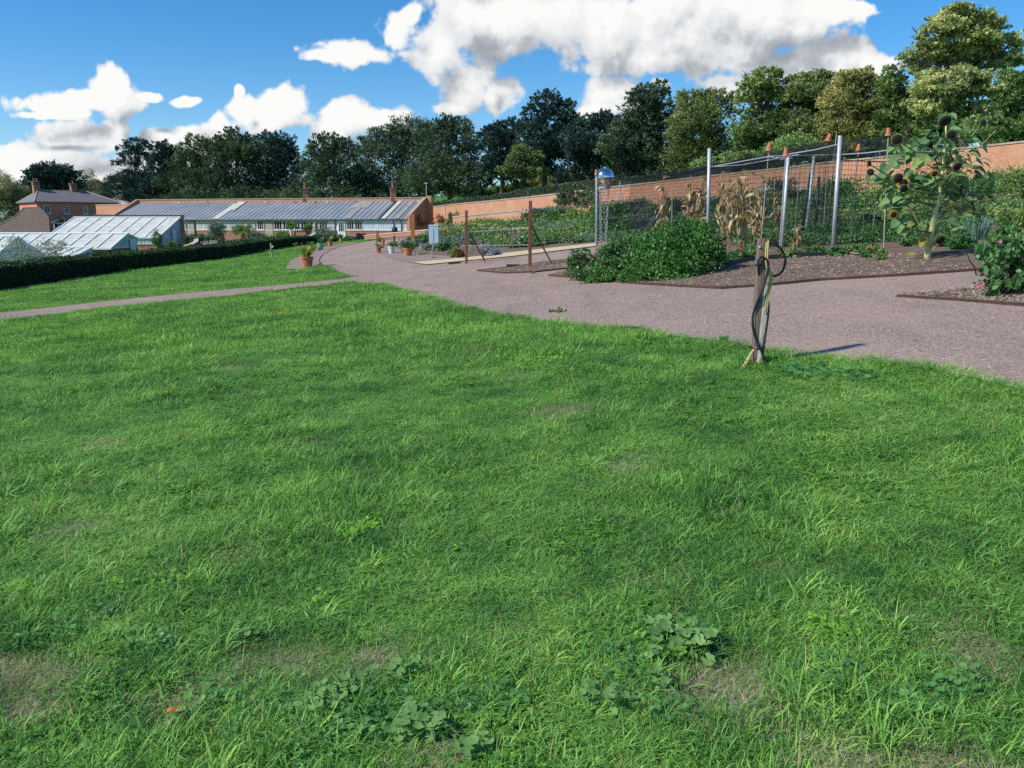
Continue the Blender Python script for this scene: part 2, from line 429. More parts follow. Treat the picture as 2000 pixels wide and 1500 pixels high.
col = n.mix(n.math('MULTIPLY', n.sstep(b, .60, .72), .55), col, dry)
out(n, pbr(n, col, .95, 0, c, .6, .1).outputs[0]); M['earth'] = m
me = mkmesh('ground', np.c_[gx.ravel(), gy.ravel(), gz], np.c_[b0, b0 + 1, b0 + nx + 1, b0 + nx], M['earth'], True)
tag(link('ground', me), kind='structure')

m, n = newmat('pink_gravel'); ob = n.add('ShaderNodeTexCoord').outputs['Object']
vo = n.add('ShaderNodeTexVoronoi', ins={'Vector': ob, 'Scale': 85.0}); big = n.noise(ob, .5, 5, .6).outputs['Fac']
vo2 = n.add('ShaderNodeTexVoronoi', ins={'Vector': ob, 'Scale': 21.0})
gc = n.ramp(n.add('ShaderNodeSeparateColor', ins={0: vo.outputs['Color']}).outputs[0], [(0, (0.205, 0.143, 0.121)), (.35, (0.302, 0.223, 0.190)), (.7, (0.358, 0.272, 0.231)), (.93, (0.437, 0.356, 0.301)), (1, (.64, .60, .56))])
gc = n.mix(n.sstep(n.add('ShaderNodeSeparateColor', ins={0: vo2.outputs['Color']}).outputs[1], .78, .95), gc, n.mix(.45, gc, (.17, .12, .12)))
gc = n.mix(n.sstep(big, .4, .68), gc, n.mix(.32, gc, (.47, .33, .29)))
track = n.noise(n.vmath('MULTIPLY', ob, (1.6, .35, 1)), 1.0, 4).outputs['Fac']
gc = n.mix(n.math('MULTIPLY', n.sstep(track, .52, .7), .3), gc, (.20, .15, .145))
bumpv = n.math('ADD', vo.outputs['Distance'], n.math('MULTIPLY', vo2.outputs['Distance'], .6))
out(n, pbr(n, gc, .92, 0, bumpv, .65, .2).outputs[0]); M['gravel'] = m

m, n = newmat('garden_soil'); ob = n.add('ShaderNodeTexCoord').outputs['Object']
a = n.noise(ob, 1.3, 6, .7).outputs['Fac']; b = n.noise(n.vmath('MULTIPLY', ob, (1, 2.2, 1)), 22, 5, .7).outputs['Fac']
col = n.ramp(b, [(.3, (.07, .05, .04)), (.5, (.17, .125, .10)), (.66, (.27, .21, .165)), (.78, (.44, .37, .30))])
col = n.mix(n.sstep(a, .45, .7), col, n.mix(.5, col, (.09, .06, .05)))
out(n, pbr(n, col, .95, 0, b, .8, .1).outputs[0]); M['soil'] = m

edgeN = [(-260,665),(-120,648),(0,632),(200,604),(330,592),(450,581),(600,563),(690,555),(740,557),(790,569),(850,587),(900,602),(1000,622),(1100,638),(1180,645),(1240,644),(1290,660),(1400,673),(1500,693),(1600,702),(1700,711),(1800,723),(1900,742),(1960,757),(2000,766),(2150,791)]
edgeU = [(-260,645),(-120,628),(0,613),(200,590),(400,570),(600,553),(675,545),(691,541)]
edgeL = [(691,541),(665,533),(643,523),(626,514),(623,508),(627,500),(640,491),(660,483),(690,477),(730,470),(775,464)]
eN, eU, eL = px(*edgeN), px(*edgeU), px(*edgeL)
farL = eL[-1]
grav_world = [(14, 4), (24, 18), (27, 36), (16, 48), (5, 56), (-4, 64), (farL[0] + 6, farL[1] + 2)]
gravel_poly = eN + grav_world + eL[::-1] + eU[::-1][1:]
sheet('gravel_path', gravel_poly, .022, M['gravel'], .5)
# paved apron left of the path, with the row of pots
apron = [(626,514),(616,523),(585,527),(557,527),(561,518),(572,508),(588,498),(606,490),(640,482),(672,476),(700,473),(694,477),(662,483),(642,491),(629,500),(624,508)]
apP = px(*apron); sheet('brick_paving', apP, .034, M['paving'], .5)
# paved strip right of the path
apR = px((733,484),(745,497),(768,508),(800,514),(850,517),(900,512),(905,503),(860,499),(815,496),(780,492),(770,484),(752,479))
sheet('brick_paving', apR, .036, M['paving'], .5)
bedE = px((772,484),(785,493),(818,497),(862,500),(905,504),(905,506),(1000,495),(1165,477),(1165,462),(1000,464),(880,465),(800,472))
sheet('soil_bed', bedE, .045, M['soil'], .6)
sandS = px((806,515),(835,519),(905,512),(1000,503),(1165,483),(1165,477),(1000,495),(905,506))
sheet('sand_strip', sandS, .055, M['sand'], .5)
bedA = px((931,531),(1010,523),(1060,515),(1110,509),(1165,500),(1165,520),(1105,527),(1045,534),(985,536))
sheet('soil_bed', bedA, .05, M['soil'], .5)
bedB = px((1072,541),(1150,547),(1240,557),(1330,563),(1410,567),(1500,561),(1600,551),(1760,542),(1920,531),(2080,520)) + [tuple(S(2200, 15)[:2]), tuple(S(2150, 24)[:2]), tuple(S(1900, 25)[:2]), tuple(S(1640, 26.5)[:2]), tuple(S(1440, 28.5)[:2]), tuple(S(1200, 31)[:2]), px((1130, 520))[0]]
sheet('soil_bed', bedB, .05, M['soil'], .5)
bedD = px((1751,583),(1850,574),(1905,566),(2090,545),(2090,612),(2000,602),(1870,591))
sheet('soil_bed', bedD, .05, M['soil'], .3)
# upper beds rising to the long wall, divided by a sandy strip
bedC = [tuple(S(1170, 37)[:2]), tuple(S(1450, 40)[:2]), tuple(S(1700, 40)[:2]), tuple(S(2050, 38)[:2]), (31, 46), (17, 68), (5.5, 85), (-9, 104), (-8, 84), (-6.5, 64), (-3, 47)]
sheet('soil_bed', bedC, .06, M['soil'], 1.0)
s2 = [S(1440, 38), S(1560, 38.5), S(1720, 38.5), S(1850, 37.5), S(1850, 38.6), S(1720, 39.8), S(1560, 39.8), S(1440, 39)]
sheet('sand_strip', [tuple(p[:2]) for p in s2], .085, M['sand'], .5)

# ---------------------------------------------------------------- lawns: grass built of tufts
lawnN = eN + [(9, 4.0), (6, -1), (-6, -1), (-16, 8)]
hx = -19.2
lawnU = eU + px((665,533),(643,523),(626,517),(616,524),(585,528),(556,528),(560,517),(572,507),(588,497),(606,489),(628,483)) + [(hx + .9, 84), (hx + .9, 40), (hx + .9, 20), (-20, 14)]
lawnT = px((645,480),(700,472.5),(730,469),(775,463)) + [tuple(P(775, 458, 92)[:2]), tuple(P(640, 458, 92)[:2])]
def grassmat(name, cs, dry, dryamt):
    m, n = newmat(name); g = n.add('ShaderNodeNewGeometry'); oi = n.add('ShaderNodeObjectInfo')
    pos = g.outputs['Position']
    a = n.noise(pos, .55, 4, .6).outputs['Fac']; b = n.noise(pos, 2.6, 4, .6).outputs['Fac']
    t = n.math('ADD', n.math('MULTIPLY', g.outputs['Random Per Island'], .55), n.math('MULTIPLY', n.math('SUBTRACT', a, .5), 1.5))
    t = n.math('ADD', t, n.math('MULTIPLY', n.math('SUBTRACT', b, .5), 1.5))
    t = n.math('ADD', n.math('ADD', t, n.math('MULTIPLY', oi.outputs['Random'], .30)), .06, clamp=True)
    col = n.ramp(t, [(i / (len(cs) - 1), c) for i, c in enumerate(cs)])
    r2 = n.math('FRACT', n.math('MULTIPLY', g.outputs['Random Per Island'], 37.7))
    col = n.mix(n.math('GREATER_THAN', r2, 1 - dryamt), col, dry)
    r3 = n.math('FRACT', n.math('MULTIPLY', g.outputs['Random Per Island'], 91.3)); col = n.mix(n.math('MULTIPLY', n.math('GREATER_THAN', r3, .74), .55), col, (.12, .31, .090))
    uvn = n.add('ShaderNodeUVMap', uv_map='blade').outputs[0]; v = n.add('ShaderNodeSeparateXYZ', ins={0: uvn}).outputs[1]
    col = n.mix(n.sstep(v, .0, .45), n.mix(.6, col, (.045, .06, .025)), col)     # dark sheath at each blade foot, shade of the gaps painted in
    d = pbr(n, col, .5, 0, None, 0, .3)
    tr = n.add('ShaderNodeBsdfTranslucent', ins={'Color': n.vmath('MULTIPLY', col, (1.35, 1.3, .7))})
    out(n, n.add('ShaderNodeMixShader', ins={0: .28, 1: d.outputs[0], 2: tr.outputs[0]}).outputs[0]); return m
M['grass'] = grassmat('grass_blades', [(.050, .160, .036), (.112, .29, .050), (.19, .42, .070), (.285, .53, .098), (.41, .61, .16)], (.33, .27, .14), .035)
M['straw'] = grassmat('dry_grass', [(.34, .27, .19), (.52, .43, .31), (.68, .58, .44), (.78, .70, .56)], (.09, .14, .04), .16)
M['weed'] = leafmat('lawn_weed', [(.08, .22, .035), (.15, .34, .05), (.24, .45, .07)], .35, .5, 2)
def blades(n, rad, l0, l1, w0, w1, lean, curl, seed, mat, name, nseg=3, gauss=False):
    g = np.random.default_rng(seed)
    if gauss: r = np.abs(g.normal(0, rad * .5, n)); 
    else: r = rad * np.sqrt(g.random(n))
    th = g.random(n) * 2 * np.pi; bx, by = r * np.cos(th), r * np.sin(th)
    L = l0 + (l1 - l0) * g.random(n) ** 1.6; Wd = w0 + (w1 - w0) * g.random(n) ** 1.5
    az = g.random(n) * 2 * np.pi if not gauss else th + g.normal(0, .7, n)
    le = np.abs(g.normal(lean, .28, n)); cu = np.abs(g.normal(curl, .4, n)); roll = g.random(n) * np.pi
    V = np.zeros((n, 2 * nseg + 1, 3)); U = np.zeros((n, 2 * nseg + 1, 2))
    x, z = np.zeros(n), np.zeros(n)
    sx, sy = -np.sin(az + (roll - np.pi/2) * .5), np.cos(az + (roll - np.pi/2) * .5)
    for k in range(nseg + 1):
        t = k / nseg; ww = Wd * (.55 + .9 * t - 1.45 * t * t) if k < nseg else 0
        cx, cy = bx + x * np.cos(az), by + x * np.sin(az)
        if k < nseg:
            V[:, 2*k, 0], V[:, 2*k, 1], V[:, 2*k, 2] = cx - sx * ww / 2, cy - sy * ww / 2, z
            V[:, 2*k+1, 0], V[:, 2*k+1, 1], V[:, 2*k+1, 2] = cx + sx * ww / 2, cy + sy * ww / 2, z; U[:, 2*k:2*k+2, 1] = t
        else: V[:, 2*k, 0], V[:, 2*k, 1], V[:, 2*k, 2] = cx, cy, z; U[:, 2*k, 1] = 1
        ang = le + cu * t * 1.3; x = x + L / nseg * np.sin(ang); z = z + L / nseg * np.cos(ang)
    z0 = V[:, :, 2]; V[:, :, 2] = np.maximum(z0, 0.002 + .004 * g.random((n, 1)))
    base = (np.arange(n) * (2 * nseg + 1))[:, None]
    F = []
    for k in range(nseg - 1): F.append(base + np.array([[2*k, 2*k+1, 2*k+3, 2*k+2]]))
    Q = np.concatenate(F); T = base + np.array([[2*nseg-2, 2*nseg-1, 2*nseg]])
    me = bpy.data.meshes.new(name); me.vertices.add(V.size // 3); me.vertices.foreach_set('co', V.astype(np.float32).ravel())
    li = np.concatenate([Q.ravel(), T.ravel()]); me.loops.add(len(li)); me.loops.foreach_set('vertex_index', li.astype(np.int32))
    ls = np.concatenate([np.arange(len(Q)) * 4, len(Q) * 4 + np.arange(len(T)) * 3]); lt = np.concatenate([np.full(len(Q), 4), np.full(len(T), 3)])
    me.polygons.add(len(ls)); me.polygons.foreach_set('loop_start', ls.astype(np.int32)); me.polygons.foreach_set('loop_total', lt.astype(np.int32))
    me.update(calc_edges=True); ul = me.uv_layers.new(name='blade'); ul.data.foreach_set('uv', U.reshape(-1, 2)[li].astype(np.float32).ravel())
    me.materials.append(mat); return bpy.data.objects.new(name, me)
def weedpatch(n, rad, s, seed, name, mat):
    g = np.random.default_rng(seed); V = []; F = []
    for i in range(n):
        r = rad * math.sqrt(g.random()); a = g.random() * 6.28; c = np.array([r * math.cos(a), r * math.sin(a), .012 + .03 * g.random()])
        for q in range(3):
            aa = a + q * 2.1; d = np.array([math.cos(aa), math.sin(aa), .25 * g.normal()]); p = np.array([-d[1], d[0], .3 * g.normal()])
            L = s * (.7 + .6 * g.random()); k = len(V)
            V += [c, c + d * L * .35 + p * L * .32, c + d * L * .85 + p * L * .3, c + d * L, c + d * L * .85 - p * L * .3, c + d * L * .35 - p * L * .32]; F.append(tuple(range(k, k + 6)))
    return bpy.data.objects.new(name, mkmesh(name, V, F, mat))
pool = bpy.data.collections.new('grass_tufts')
defs = [(110, .13, .02, .06, .0025, .005, .6, .8, 0), (80, .13, .035, .10, .0035, .0075, .75, 1.1, 0), (60, .12, .04, .125, .004, .0085, .85, 1.2, 0),
        (34, .06, .07, .16, .005, .010, .7, 1.2, 1), (26, .05, .08, .20, .005, .012, .8, 1.4, 1), (40, .07, .05, .12, .0035, .007, .6, 1.0, 1), (16, .04, .06, .14, .007, .013, .9, 1.0, 1)]
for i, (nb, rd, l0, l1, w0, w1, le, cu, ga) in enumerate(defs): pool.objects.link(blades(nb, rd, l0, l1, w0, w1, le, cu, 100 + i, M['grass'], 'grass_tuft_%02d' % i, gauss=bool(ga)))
pool.objects.link(blades(170, .13, .015, .05, .0012, .003, 1.15, .5, 120, M['straw'], 'grass_tuft_07'))
pool.objects.link(blades(120, .13, .02, .06, .0015, .0032, 1.1, .6, 121, M['straw'], 'grass_tuft_08'))
pool.objects.link(weedpatch(26, .10, .013, 131, 'grass_tuft_09', M['weed']))
pool.objects.link(weedpatch(14, .11, .020, 132, 'grass_tuft_10', M['weed']))
pool.objects.link(blades(240, .30, .03, .07, .007, .013, .4, .6, 140, M['grass'], 'grass_tuft_11', 2))      # mown turf further off
pool.objects.link(blades(200, .30, .04, .10, .007, .014, .5, .7, 141, M['grass'], 'grass_tuft_12', 2))
pool.objects.link(blades(110, .30, .08, .17, .010, .017, .35, .8, 142, M['grass'], 'grass_tuft_13', 2))
bare = [(1425,1330,.17,.8),(1480,1375,.12,.7),(470,1085,.14,.75),(440,1100,.12,.6),(760,1280,.13,.7),(720,1300,.10,.6),(330,1385,.12,.7),(560,1290,.16,.5),(150,1030,.16,.5),
        (1110,806,.22,.7),(1035,735,.18,.6),(1930,1280,.14,.6),(1640,1460,.10,.5),(1560,1110,.10,.4),(800,1020,.12,.4),(1000,1240,.09,.4),(420,1330,.14,.5),(880,1480,.12,.6),(1290,1130,.1,.35),
        (930,690,.3,.4),(450,720,.3,.4),(600,870,.16,.4),(1250,905,.16,.4),(220,870,.2,.35)]
bareW = [(*G(a, b)[:2], r * 1.05, s) for a, b, r, s in bare]
def vnoise(x, y, s, seed):
    g = np.random.default_rng(seed); T = g.random((64, 64)); x = x / s; y = y / s
    i = np.floor(x).astype(int); j = np.floor(y).astype(int); u = x - i; v = y - j; u = u*u*(3-2*u); v = v*v*(3-2*v)
    t = lambda a, b: T[a % 64, b % 64]
    return (t(i, j)*(1-u)+t(i+1, j)*u)*(1-v)+(t(i, j+1)*(1-u)+t(i+1, j+1)*u)*v
def scatter(poly, box, dens, kind, gseed, near=0, far=1e9):
    g = np.random.default_rng(gseed); x0, x1, y0, y1 = box; N = int((x1 - x0) * (y1 - y0) * dens)
    x = x0 + (x1 - x0) * g.random(N); y = y0 + (y1 - y0) * g.random(N)
    vis = (np.abs(x) < .70 * y + 1.0); x, y = x[vis], y[vis]
    k = inpoly(x, y, poly); return x[k], y[k], g
PX, PY, PI_, PS, PZ = [], [], [], [], []
def put(x, y, idx, sc_, zs):
    PX.append(x); PY.append(y); PI_.append(idx); PS.append(sc_); PZ.append(zs)
def hgt(x, y):
    return .45 + 1.15 * vnoise(x, y, 1.1, 5) * vnoise(x + 7, y, .35, 6) * 1.6 + .45 * vnoise(x, y, 3.7, 9) 
def bareness(x, y, g):
    q = np.zeros(len(x))
    for (a, b, r, s) in bareW:
        dd = np.sqrt((x - a) ** 2 + ((y - b) * 1.0) ** 2) / r * (.7 + .6 * vnoise(x, y, .09, 3)); q = np.maximum(q, s * np.clip(1.6 - dd, 0, 1.1))
    q2 = np.clip(vnoise(x, y, .42, 17) * vnoise(x, y, 1.6, 18) * 2.0 - .84, 0, 1) * 1.5
    return np.maximum(q, q2 * (y < 3.6))
for (y0, y1, dens, sc0) in [(1.2, 3.2, 560, .9), (3.2, 5, 400, 1.0), (5, 8, 260, 1.1), (8, 12, 130, 1.4)]:
    x, y, g = scatter(lawnN, (-9, 9, y0, y1), dens, 0, int(y0 * 10))
    r = g.random(len(x)); bq = bareness(x, y, g); h = hgt(x, y)
    idx = np.where(r < .36, 0, np.where(r < .60, 1, np.where(r < .78, 2, 3 + (g.random(len(x)) * 4).astype(int))))
    tall = (idx >= 3) & (g.random(len(x)) > .55 + 1.0 * np.clip(h - 1.05, -.5, .5)) & (h < 1.15)
    idx = np.where(tall, 1, idx)
    cl = vnoise(x, y, .5, 23) > .70; idx = np.where(cl & (g.random(len(x)) < np.where(y < 2.9, .45, .22)), 9 + (g.random(len(x)) < .4), idx)
    rb = g.random(len(x)); idx = np.where(rb < bq * 1.1, 7 + (g.random(len(x)) < .5), idx)
    keep = ~((bq > .3) & (idx < 7) & (g.random(len(x)) < .75)); x, y, idx, h = x[keep], y[keep], idx[keep], h[keep]; n_ = len(x)
    put(x, y, idx, sc0 * (.75 + .5 * g.random(n_)), h * (.75 + .5 * g.random(n_)) * (1.0 if y0 < 3 else .85 if y0 < 5 else .72))
for poly, box, dens, sc0, hz in [(lawnN, (-16, 10, 11.5, 26), 34, .9, .95), (lawnU, (-19, -2, 12, 30), 22, 1.0, .7), (lawnU, (-19, 0, 30, 55), 11, 1.4, .7), (lawnU, (-19, -6, 55, 86), 5, 2.2, .6), (lawnT, (-26, -6, 60, 96), 4, 2.2, .6)]:
    x, y, g = scatter(poly, box, dens, 0, int(box[3] * 7 + dens)); h = hgt(x, y); r = g.random(len(x))
    idx = np.where(r < .5, 11, np.where(r < .93, 12, 13)); n_ = len(x)
    put(x, y, idx, sc0 * (.8 + .4 * g.random(n_)), hz * (.6 + .5 * h) * (.7 + .5 * g.random(n_)) / 1.0)
def along(pts, dens, seed, idxs, sc0, hz, spread=.12):           # ragged, longer grass along the edges the mower misses
    g = np.random.default_rng(seed); X = []; Y = []
    for a, b in zip(pts[:-1], pts[1:]):
        L = math.dist(a, b); k = int(L * dens)
        t = g.random(k); X.append(a[0] + (b[0]-a[0]) * t + g.normal(0, spread, k)); Y.append(a[1] + (b[1]-a[1]) * t + g.normal(0, spread, k))
    x = np.concatenate(X); y = np.concatenate(Y); n_ = len(x)
    put(x, y, np.array(idxs)[(g.random(n_) * len(idxs)).astype(int)], sc0 * (.8 + .5 * g.random(n_)), hz * (.7 + .6 * g.random(n_)))
along(eN[7:], 60, 1, [2, 3, 5, 2, 6], 1.1, .72, .07); along(eN[:8], 34, 2, [2, 5, 3], 1.3, .75, .08); along(eU, 30, 3, [2, 5], 1.2, .65, .06)
hpb = G(1480, 713)
gg = np.random.default_rng(44); th = gg.random(70) * 6.28; rr_ = .06 + .28 * gg.random(70)
put(hpb.x + rr_ * np.cos(th), hpb.y + rr_ * np.sin(th) * .8, 3 + (gg.random(70) * 3).astype(int), .9 + .4 * gg.random(70), .9 + .5 * gg.random(70))
x = np.concatenate(PX); y = np.concatenate(PY); idx = np.concatenate(PI_).astype(np.int32); s_ = np.concatenate(PS); z_ = np.concatenate(PZ)
N = len(x); print('tufts', N)
me = bpy.data.meshes.new('grass'); me.vertices.add(N); me.vertices.foreach_set('co', np.c_[x, y, TZ(x, y) - .002].astype(np.float32).ravel())
at_ = me.attributes.new('idx', 'INT', 'POINT'); at_.data.foreach_set('value', idx)
g = np.random.default_rng(3); rot = np.c_[g.normal(0, .06, N), g.normal(0, .06, N), g.random(N) * 6.283].astype(np.float32)
at_ = me.attributes.new('rot', 'FLOAT_VECTOR', 'POINT'); at_.data.foreach_set('vector', rot.ravel())
at_ = me.attributes.new('scl', 'FLOAT_VECTOR', 'POINT'); at_.data.foreach_set('vector', np.c_[s_, s_, s_ * z_].astype(np.float32).ravel())
go_ = tag(link('grass', me), 'green lawn grass of short blades and taller tufts', 'grass', kind='stuff')
ng = bpy.data.node_groups.new('tufts', 'GeometryNodeTree'); ng.interface.new_socket('Geometry', in_out='INPUT', socket_type='NodeSocketGeometry'); ng.interface.new_socket('Geometry', in_out='OUTPUT', socket_type='NodeSocketGeometry')
q = NT(ng); gi = q.add('NodeGroupInput'); gq = q.add('NodeGroupOutput')
ci = q.add('GeometryNodeCollectionInfo'); ci.inputs['Collection'].default_value = pool; ci.inputs['Separate Children'].default_value = True; ci.inputs['Reset Children'].default_value = True
def na(nm, ty):
    a = q.add('GeometryNodeInputNamedAttribute', data_type=ty); a.inputs['Name'].default_value = nm; return a.outputs['Attribute']
ip = q.add('GeometryNodeInstanceOnPoints'); ip.inputs['Pick Instance'].default_value = True
q.l.new(gi.outputs[0], ip.inputs['Points']); q.l.new(ci.outputs[0], ip.inputs['Instance']); q.l.new(na('idx', 'INT'), ip.inputs['Instance Index'])
er = q.add('FunctionNodeEulerToRotation'); q.l.new(na('rot', 'FLOAT_VECTOR'), er.inputs[0]); q.l.new(er.outputs[0], ip.inputs['Rotation']); q.l.new(na('scl', 'FLOAT_VECTOR'), ip.inputs['Scale'])
q.l.new(ip.outputs[0], gq.inputs[0]); md = go_.modifiers.new('tufts', 'NODES'); md.node_group = ng
# ---------------------------------------------------------------- foliage tools
LM = {
 'yew': leafmat('yew_leaf', [(0.019, 0.046, 0.034), (0.049, 0.095, 0.057), (0.103, 0.164, 0.079), (0.183, 0.241, 0.111)], .12, .6, .25),
 'bluedark': leafmat('dark_conifer_leaf', [(0.017, 0.049, 0.051), (0.04, 0.088, 0.077), (0.08, 0.143, 0.108)], .12, .6, .25),
 'olive': leafmat('olive_leaf', [(0.054, 0.103, 0.043), (0.131, 0.191, 0.067), (0.246, 0.314, 0.109), (0.382, 0.44, 0.169)], .2, .6, .22),
 'midgreen': leafmat('mid_green_leaf', [(0.059, 0.113, 0.051), (0.141, 0.238, 0.082), (0.269, 0.388, 0.129), (0.436, 0.526, 0.202)], .25, .6, .22),
 'bronze': leafmat('bronze_leaf', [(0.094, 0.128, 0.042), (0.225, 0.242, 0.08), (0.395, 0.383, 0.138), (0.606, 0.51, 0.213)], .25, .6, .22),
 'gold': leafmat('golden_green_leaf', [(0.1, 0.149, 0.064), (0.269, 0.332, 0.133), (0.494, 0.539, 0.208), (0.717, 0.712, 0.348)], .3, .55, .25),
 'pale': leafmat('pale_thin_leaf', [(0.117, 0.156, 0.078), (0.234, 0.273, 0.137), (0.39, 0.41, 0.234)], .3, .6, .3),
 'silver': leafmat('silver_leaf', [(.20, .25, .20), (.33, .38, .33), (.48, .52, .47)], .3, .6, .5),
 'yellow': leafmat('yellow_bank_leaf', [(.14, .16, .02), (.30, .30, .045), (.42, .40, .09)], .35, .6, .3),
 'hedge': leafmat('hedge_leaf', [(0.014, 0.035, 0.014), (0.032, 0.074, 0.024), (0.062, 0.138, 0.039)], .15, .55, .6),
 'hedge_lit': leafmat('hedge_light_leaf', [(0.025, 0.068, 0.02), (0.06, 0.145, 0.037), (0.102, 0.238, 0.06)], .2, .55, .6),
 'mint': leafmat('mint_leaf', [(0.023, 0.075, 0.021), (0.058, 0.168, 0.038), (0.109, 0.268, 0.064), (0.166, 0.349, 0.096)], .25, .5, 1.4),
 'bush': leafmat('bush_leaf', [(0.038, 0.096, 0.035), (0.086, 0.2, 0.065), (0.167, 0.33, 0.1)], .2, .5, 1.2),
 'grape': leafmat('fruit_leaf', [(0.061, 0.121, 0.038), (0.129, 0.241, 0.061), (0.241, 0.362, 0.103), (0.38, 0.414, 0.138)], .3, .5, 1.2),
 'lime': leafmat('lime_leaf', [(.12, .20, .03), (.24, .33, .05), (.38, .44, .10)], .35, .5, 2),
 'grey': leafmat('grey_green_leaf', [(0.091, 0.143, 0.111), (0.169, 0.234, 0.182), (0.286, 0.351, 0.286)], .2, .6, 1.5),
 'lavender': leafmat('lavender_leaf', [(0.132, 0.156, 0.204), (0.24, 0.264, 0.336), (0.384, 0.396, 0.48)], .2, .6, 1.5),
 'purple': leafmat('purple_leaf', [(0.038, 0.027, 0.033), (0.075, 0.053, 0.053), (0.12, 0.105, 0.075)], .2, .5, 1.5),
 'russet': leafmat('russet_leaf', [(.07, .09, .03), (.22, .13, .05), (.36, .20, .08)], .3, .6, 1.0),
 'cabbage': leafmat('cabbage_leaf', [(0.065, 0.156, 0.13), (0.117, 0.234, 0.195), (0.182, 0.312, 0.247)], .2, .45, 3),
 'broad': leafmat('broad_leaf', [(0.042, 0.14, 0.042), (0.084, 0.238, 0.07), (0.14, 0.336, 0.098)], .3, .45, 3),
 'sun': leafmat('sunflower_leaf', [(0.059, 0.139, 0.058), (0.119, 0.228, 0.095), (0.2, 0.328, 0.123), (0.297, 0.409, 0.132)], .3, .75, 1.2),
 'sunyellow': leafmat('yellowing_leaf', [(.16, .20, .05), (.32, .30, .08), (.42, .36, .12)], .35, .5, 3),
 'corn': leafmat('dry_corn_leaf', [(0.212, 0.145, 0.077), (0.41, 0.304, 0.171), (0.583, 0.469, 0.294)], .25, .7, 4),
 'cornstalk': leafmat('corn_stalk', [(.22, .17, .08), (.36, .28, .14)], .0, .7, 4),
 'mallow': leafmat('mallow_leaf', [(0.111, 0.247, 0.073), (0.171, 0.335, 0.106), (0.252, 0.425, 0.139)], .3, .85, 12),
 'clover': leafmat('clover_leaf', [(0.12, 0.312, 0.036), (0.204, 0.456, 0.048), (0.312, 0.6, 0.084)], .4, .5, 9),
 'red': leafmat('red_petal', [(.45, .02, .05), (.65, .05, .09)], .3, .5, 5),
 'pink': leafmat('pink_petal', [(.62, .28, .38), (.75, .42, .52)], .3, .5, 5),
 'whitefl': leafmat('white_petal', [(.60, .60, .52), (.75, .75, .68)], .3, .5, 5),
 'sunpetal': leafmat('yellow_petal', [(.65, .33, .02), (.80, .50, .03)], .35, .5, 5),
 'sundisc': leafmat('dark_seed_disc', [(.010, .008, .008), (.03, .02, .018)], 0, .9, 9),
 'orangefl': leafmat('orange_petal', [(.55, .12, .03), (.70, .22, .04)], .3, .5, 5),
}
def unit(a): return a / (np.linalg.norm(a, axis=-1, keepdims=True) + 1e-9)
def leaves(Cn, D, L, Wd, g, wide=.42):
    """kite-shaped leaves at centres Cn pointing along D"""
    n = len(Cn); D = unit(D); rnd = g.normal(size=(n, 3)); rnd[:, 2] += .6
    Sd = unit(np.cross(D, unit(rnd))); L = np.broadcast_to(L, (n,))[:, None]; Wd = np.broadcast_to(Wd, (n,))[:, None]
    up = np.cross(Sd, D)
    V = np.stack([Cn - D * L * .5, Cn - D * L * (.5 - wide) + Sd * Wd * .5 + up * Wd * .12, Cn + D * L * .5, Cn - D * L * (.5 - wide) - Sd * Wd * .5 + up * Wd * .12], 1).reshape(-1, 3)
    return V, np.arange(4 * n).reshape(n, 4)
def foliage(lobes, g, L, Wd, cover=1.3, clump=.22, outw=.8, up=.3, rnd=.7, spike=0., shell=.55, per=26, low=-.75, nmax=30000):
    Cs, Ds = [], []
    area = [4 * math.pi * ((l[3]*l[4]) ** 1.6 / 3 + (l[3]*l[5]) ** 1.6 / 3 + (l[4]*l[5]) ** 1.6 / 3) ** (1/1.6) for l in lobes]
    tot = sum(area) * cover / (L * Wd * .5); fac = min(1, nmax / tot)
    for l, A in zip(lobes, area):
        c = np.array(l[:3]); r = np.array(l[3:6]); N = max(12, int(A * cover / (L * Wd * .5) * fac)); K = max(4, N // per)
        d = unit(g.normal(size=(K * 3, 3))); d = d[d[:, 2] > low][:K]; K = len(d)
        rad = shell + (1 - shell) * g.random(K) ** .55; rad *= 1 + .10 * g.normal(size=K)
        cc = c + d * r * rad[:, None]
        k = (g.random(N) * K).astype(int); sg = clump * float(r.mean())
        if spike > 0:
            axd = unit(d[k] * np.array([1, 1, .55]) + np.array([0, 0, up]) + g.normal(size=(N, 3)) * .10)
            t = g.random(N) ** .8; p = cc[k] + axd * (t * spike * r.mean())[:, None] + g.normal(size=(N, 3)) * (sg * (1.05 - t))[:, None]
            dirs = axd * 1.4 + g.normal(size=(N, 3)) * rnd * .6
        else:
            p = cc[k] + g.normal(size=(N, 3)) * sg * np.array([1, 1, .62]); dirs = d[k] * outw + np.array([0, 0, up]) + g.normal(size=(N, 3)) * rnd
        Cs.append(p); Ds.append(dirs)
    Cn = np.concatenate(Cs); D = np.concatenate(Ds); n = len(Cn); s = .65 + .7 * g.random(n)
    return leaves(Cn, D, L * s, Wd * s, g)
def limb(mb, a, b, r0, r1, g, wig=.08, n=5, seg=6):
    a, b = Vector(a), Vector(b); d = b - a; pts = [a]
    for i in range(1, n):
        t = i / n; pts.append(a + d * t + Vector(g.normal(size=3)) * wig * d.length * math.sin(math.pi * t) * .5 + Vector((0, 0, .06 * d.length * math.sin(math.pi * t))))
    pts.append(b); mb.tube(pts, [r0 + (r1 - r0) * i / n for i in range(n + 1)], seg)
seedc = [1000]
def G2():
    seedc[0] += 1; return np.random.default_rng(seedc[0])
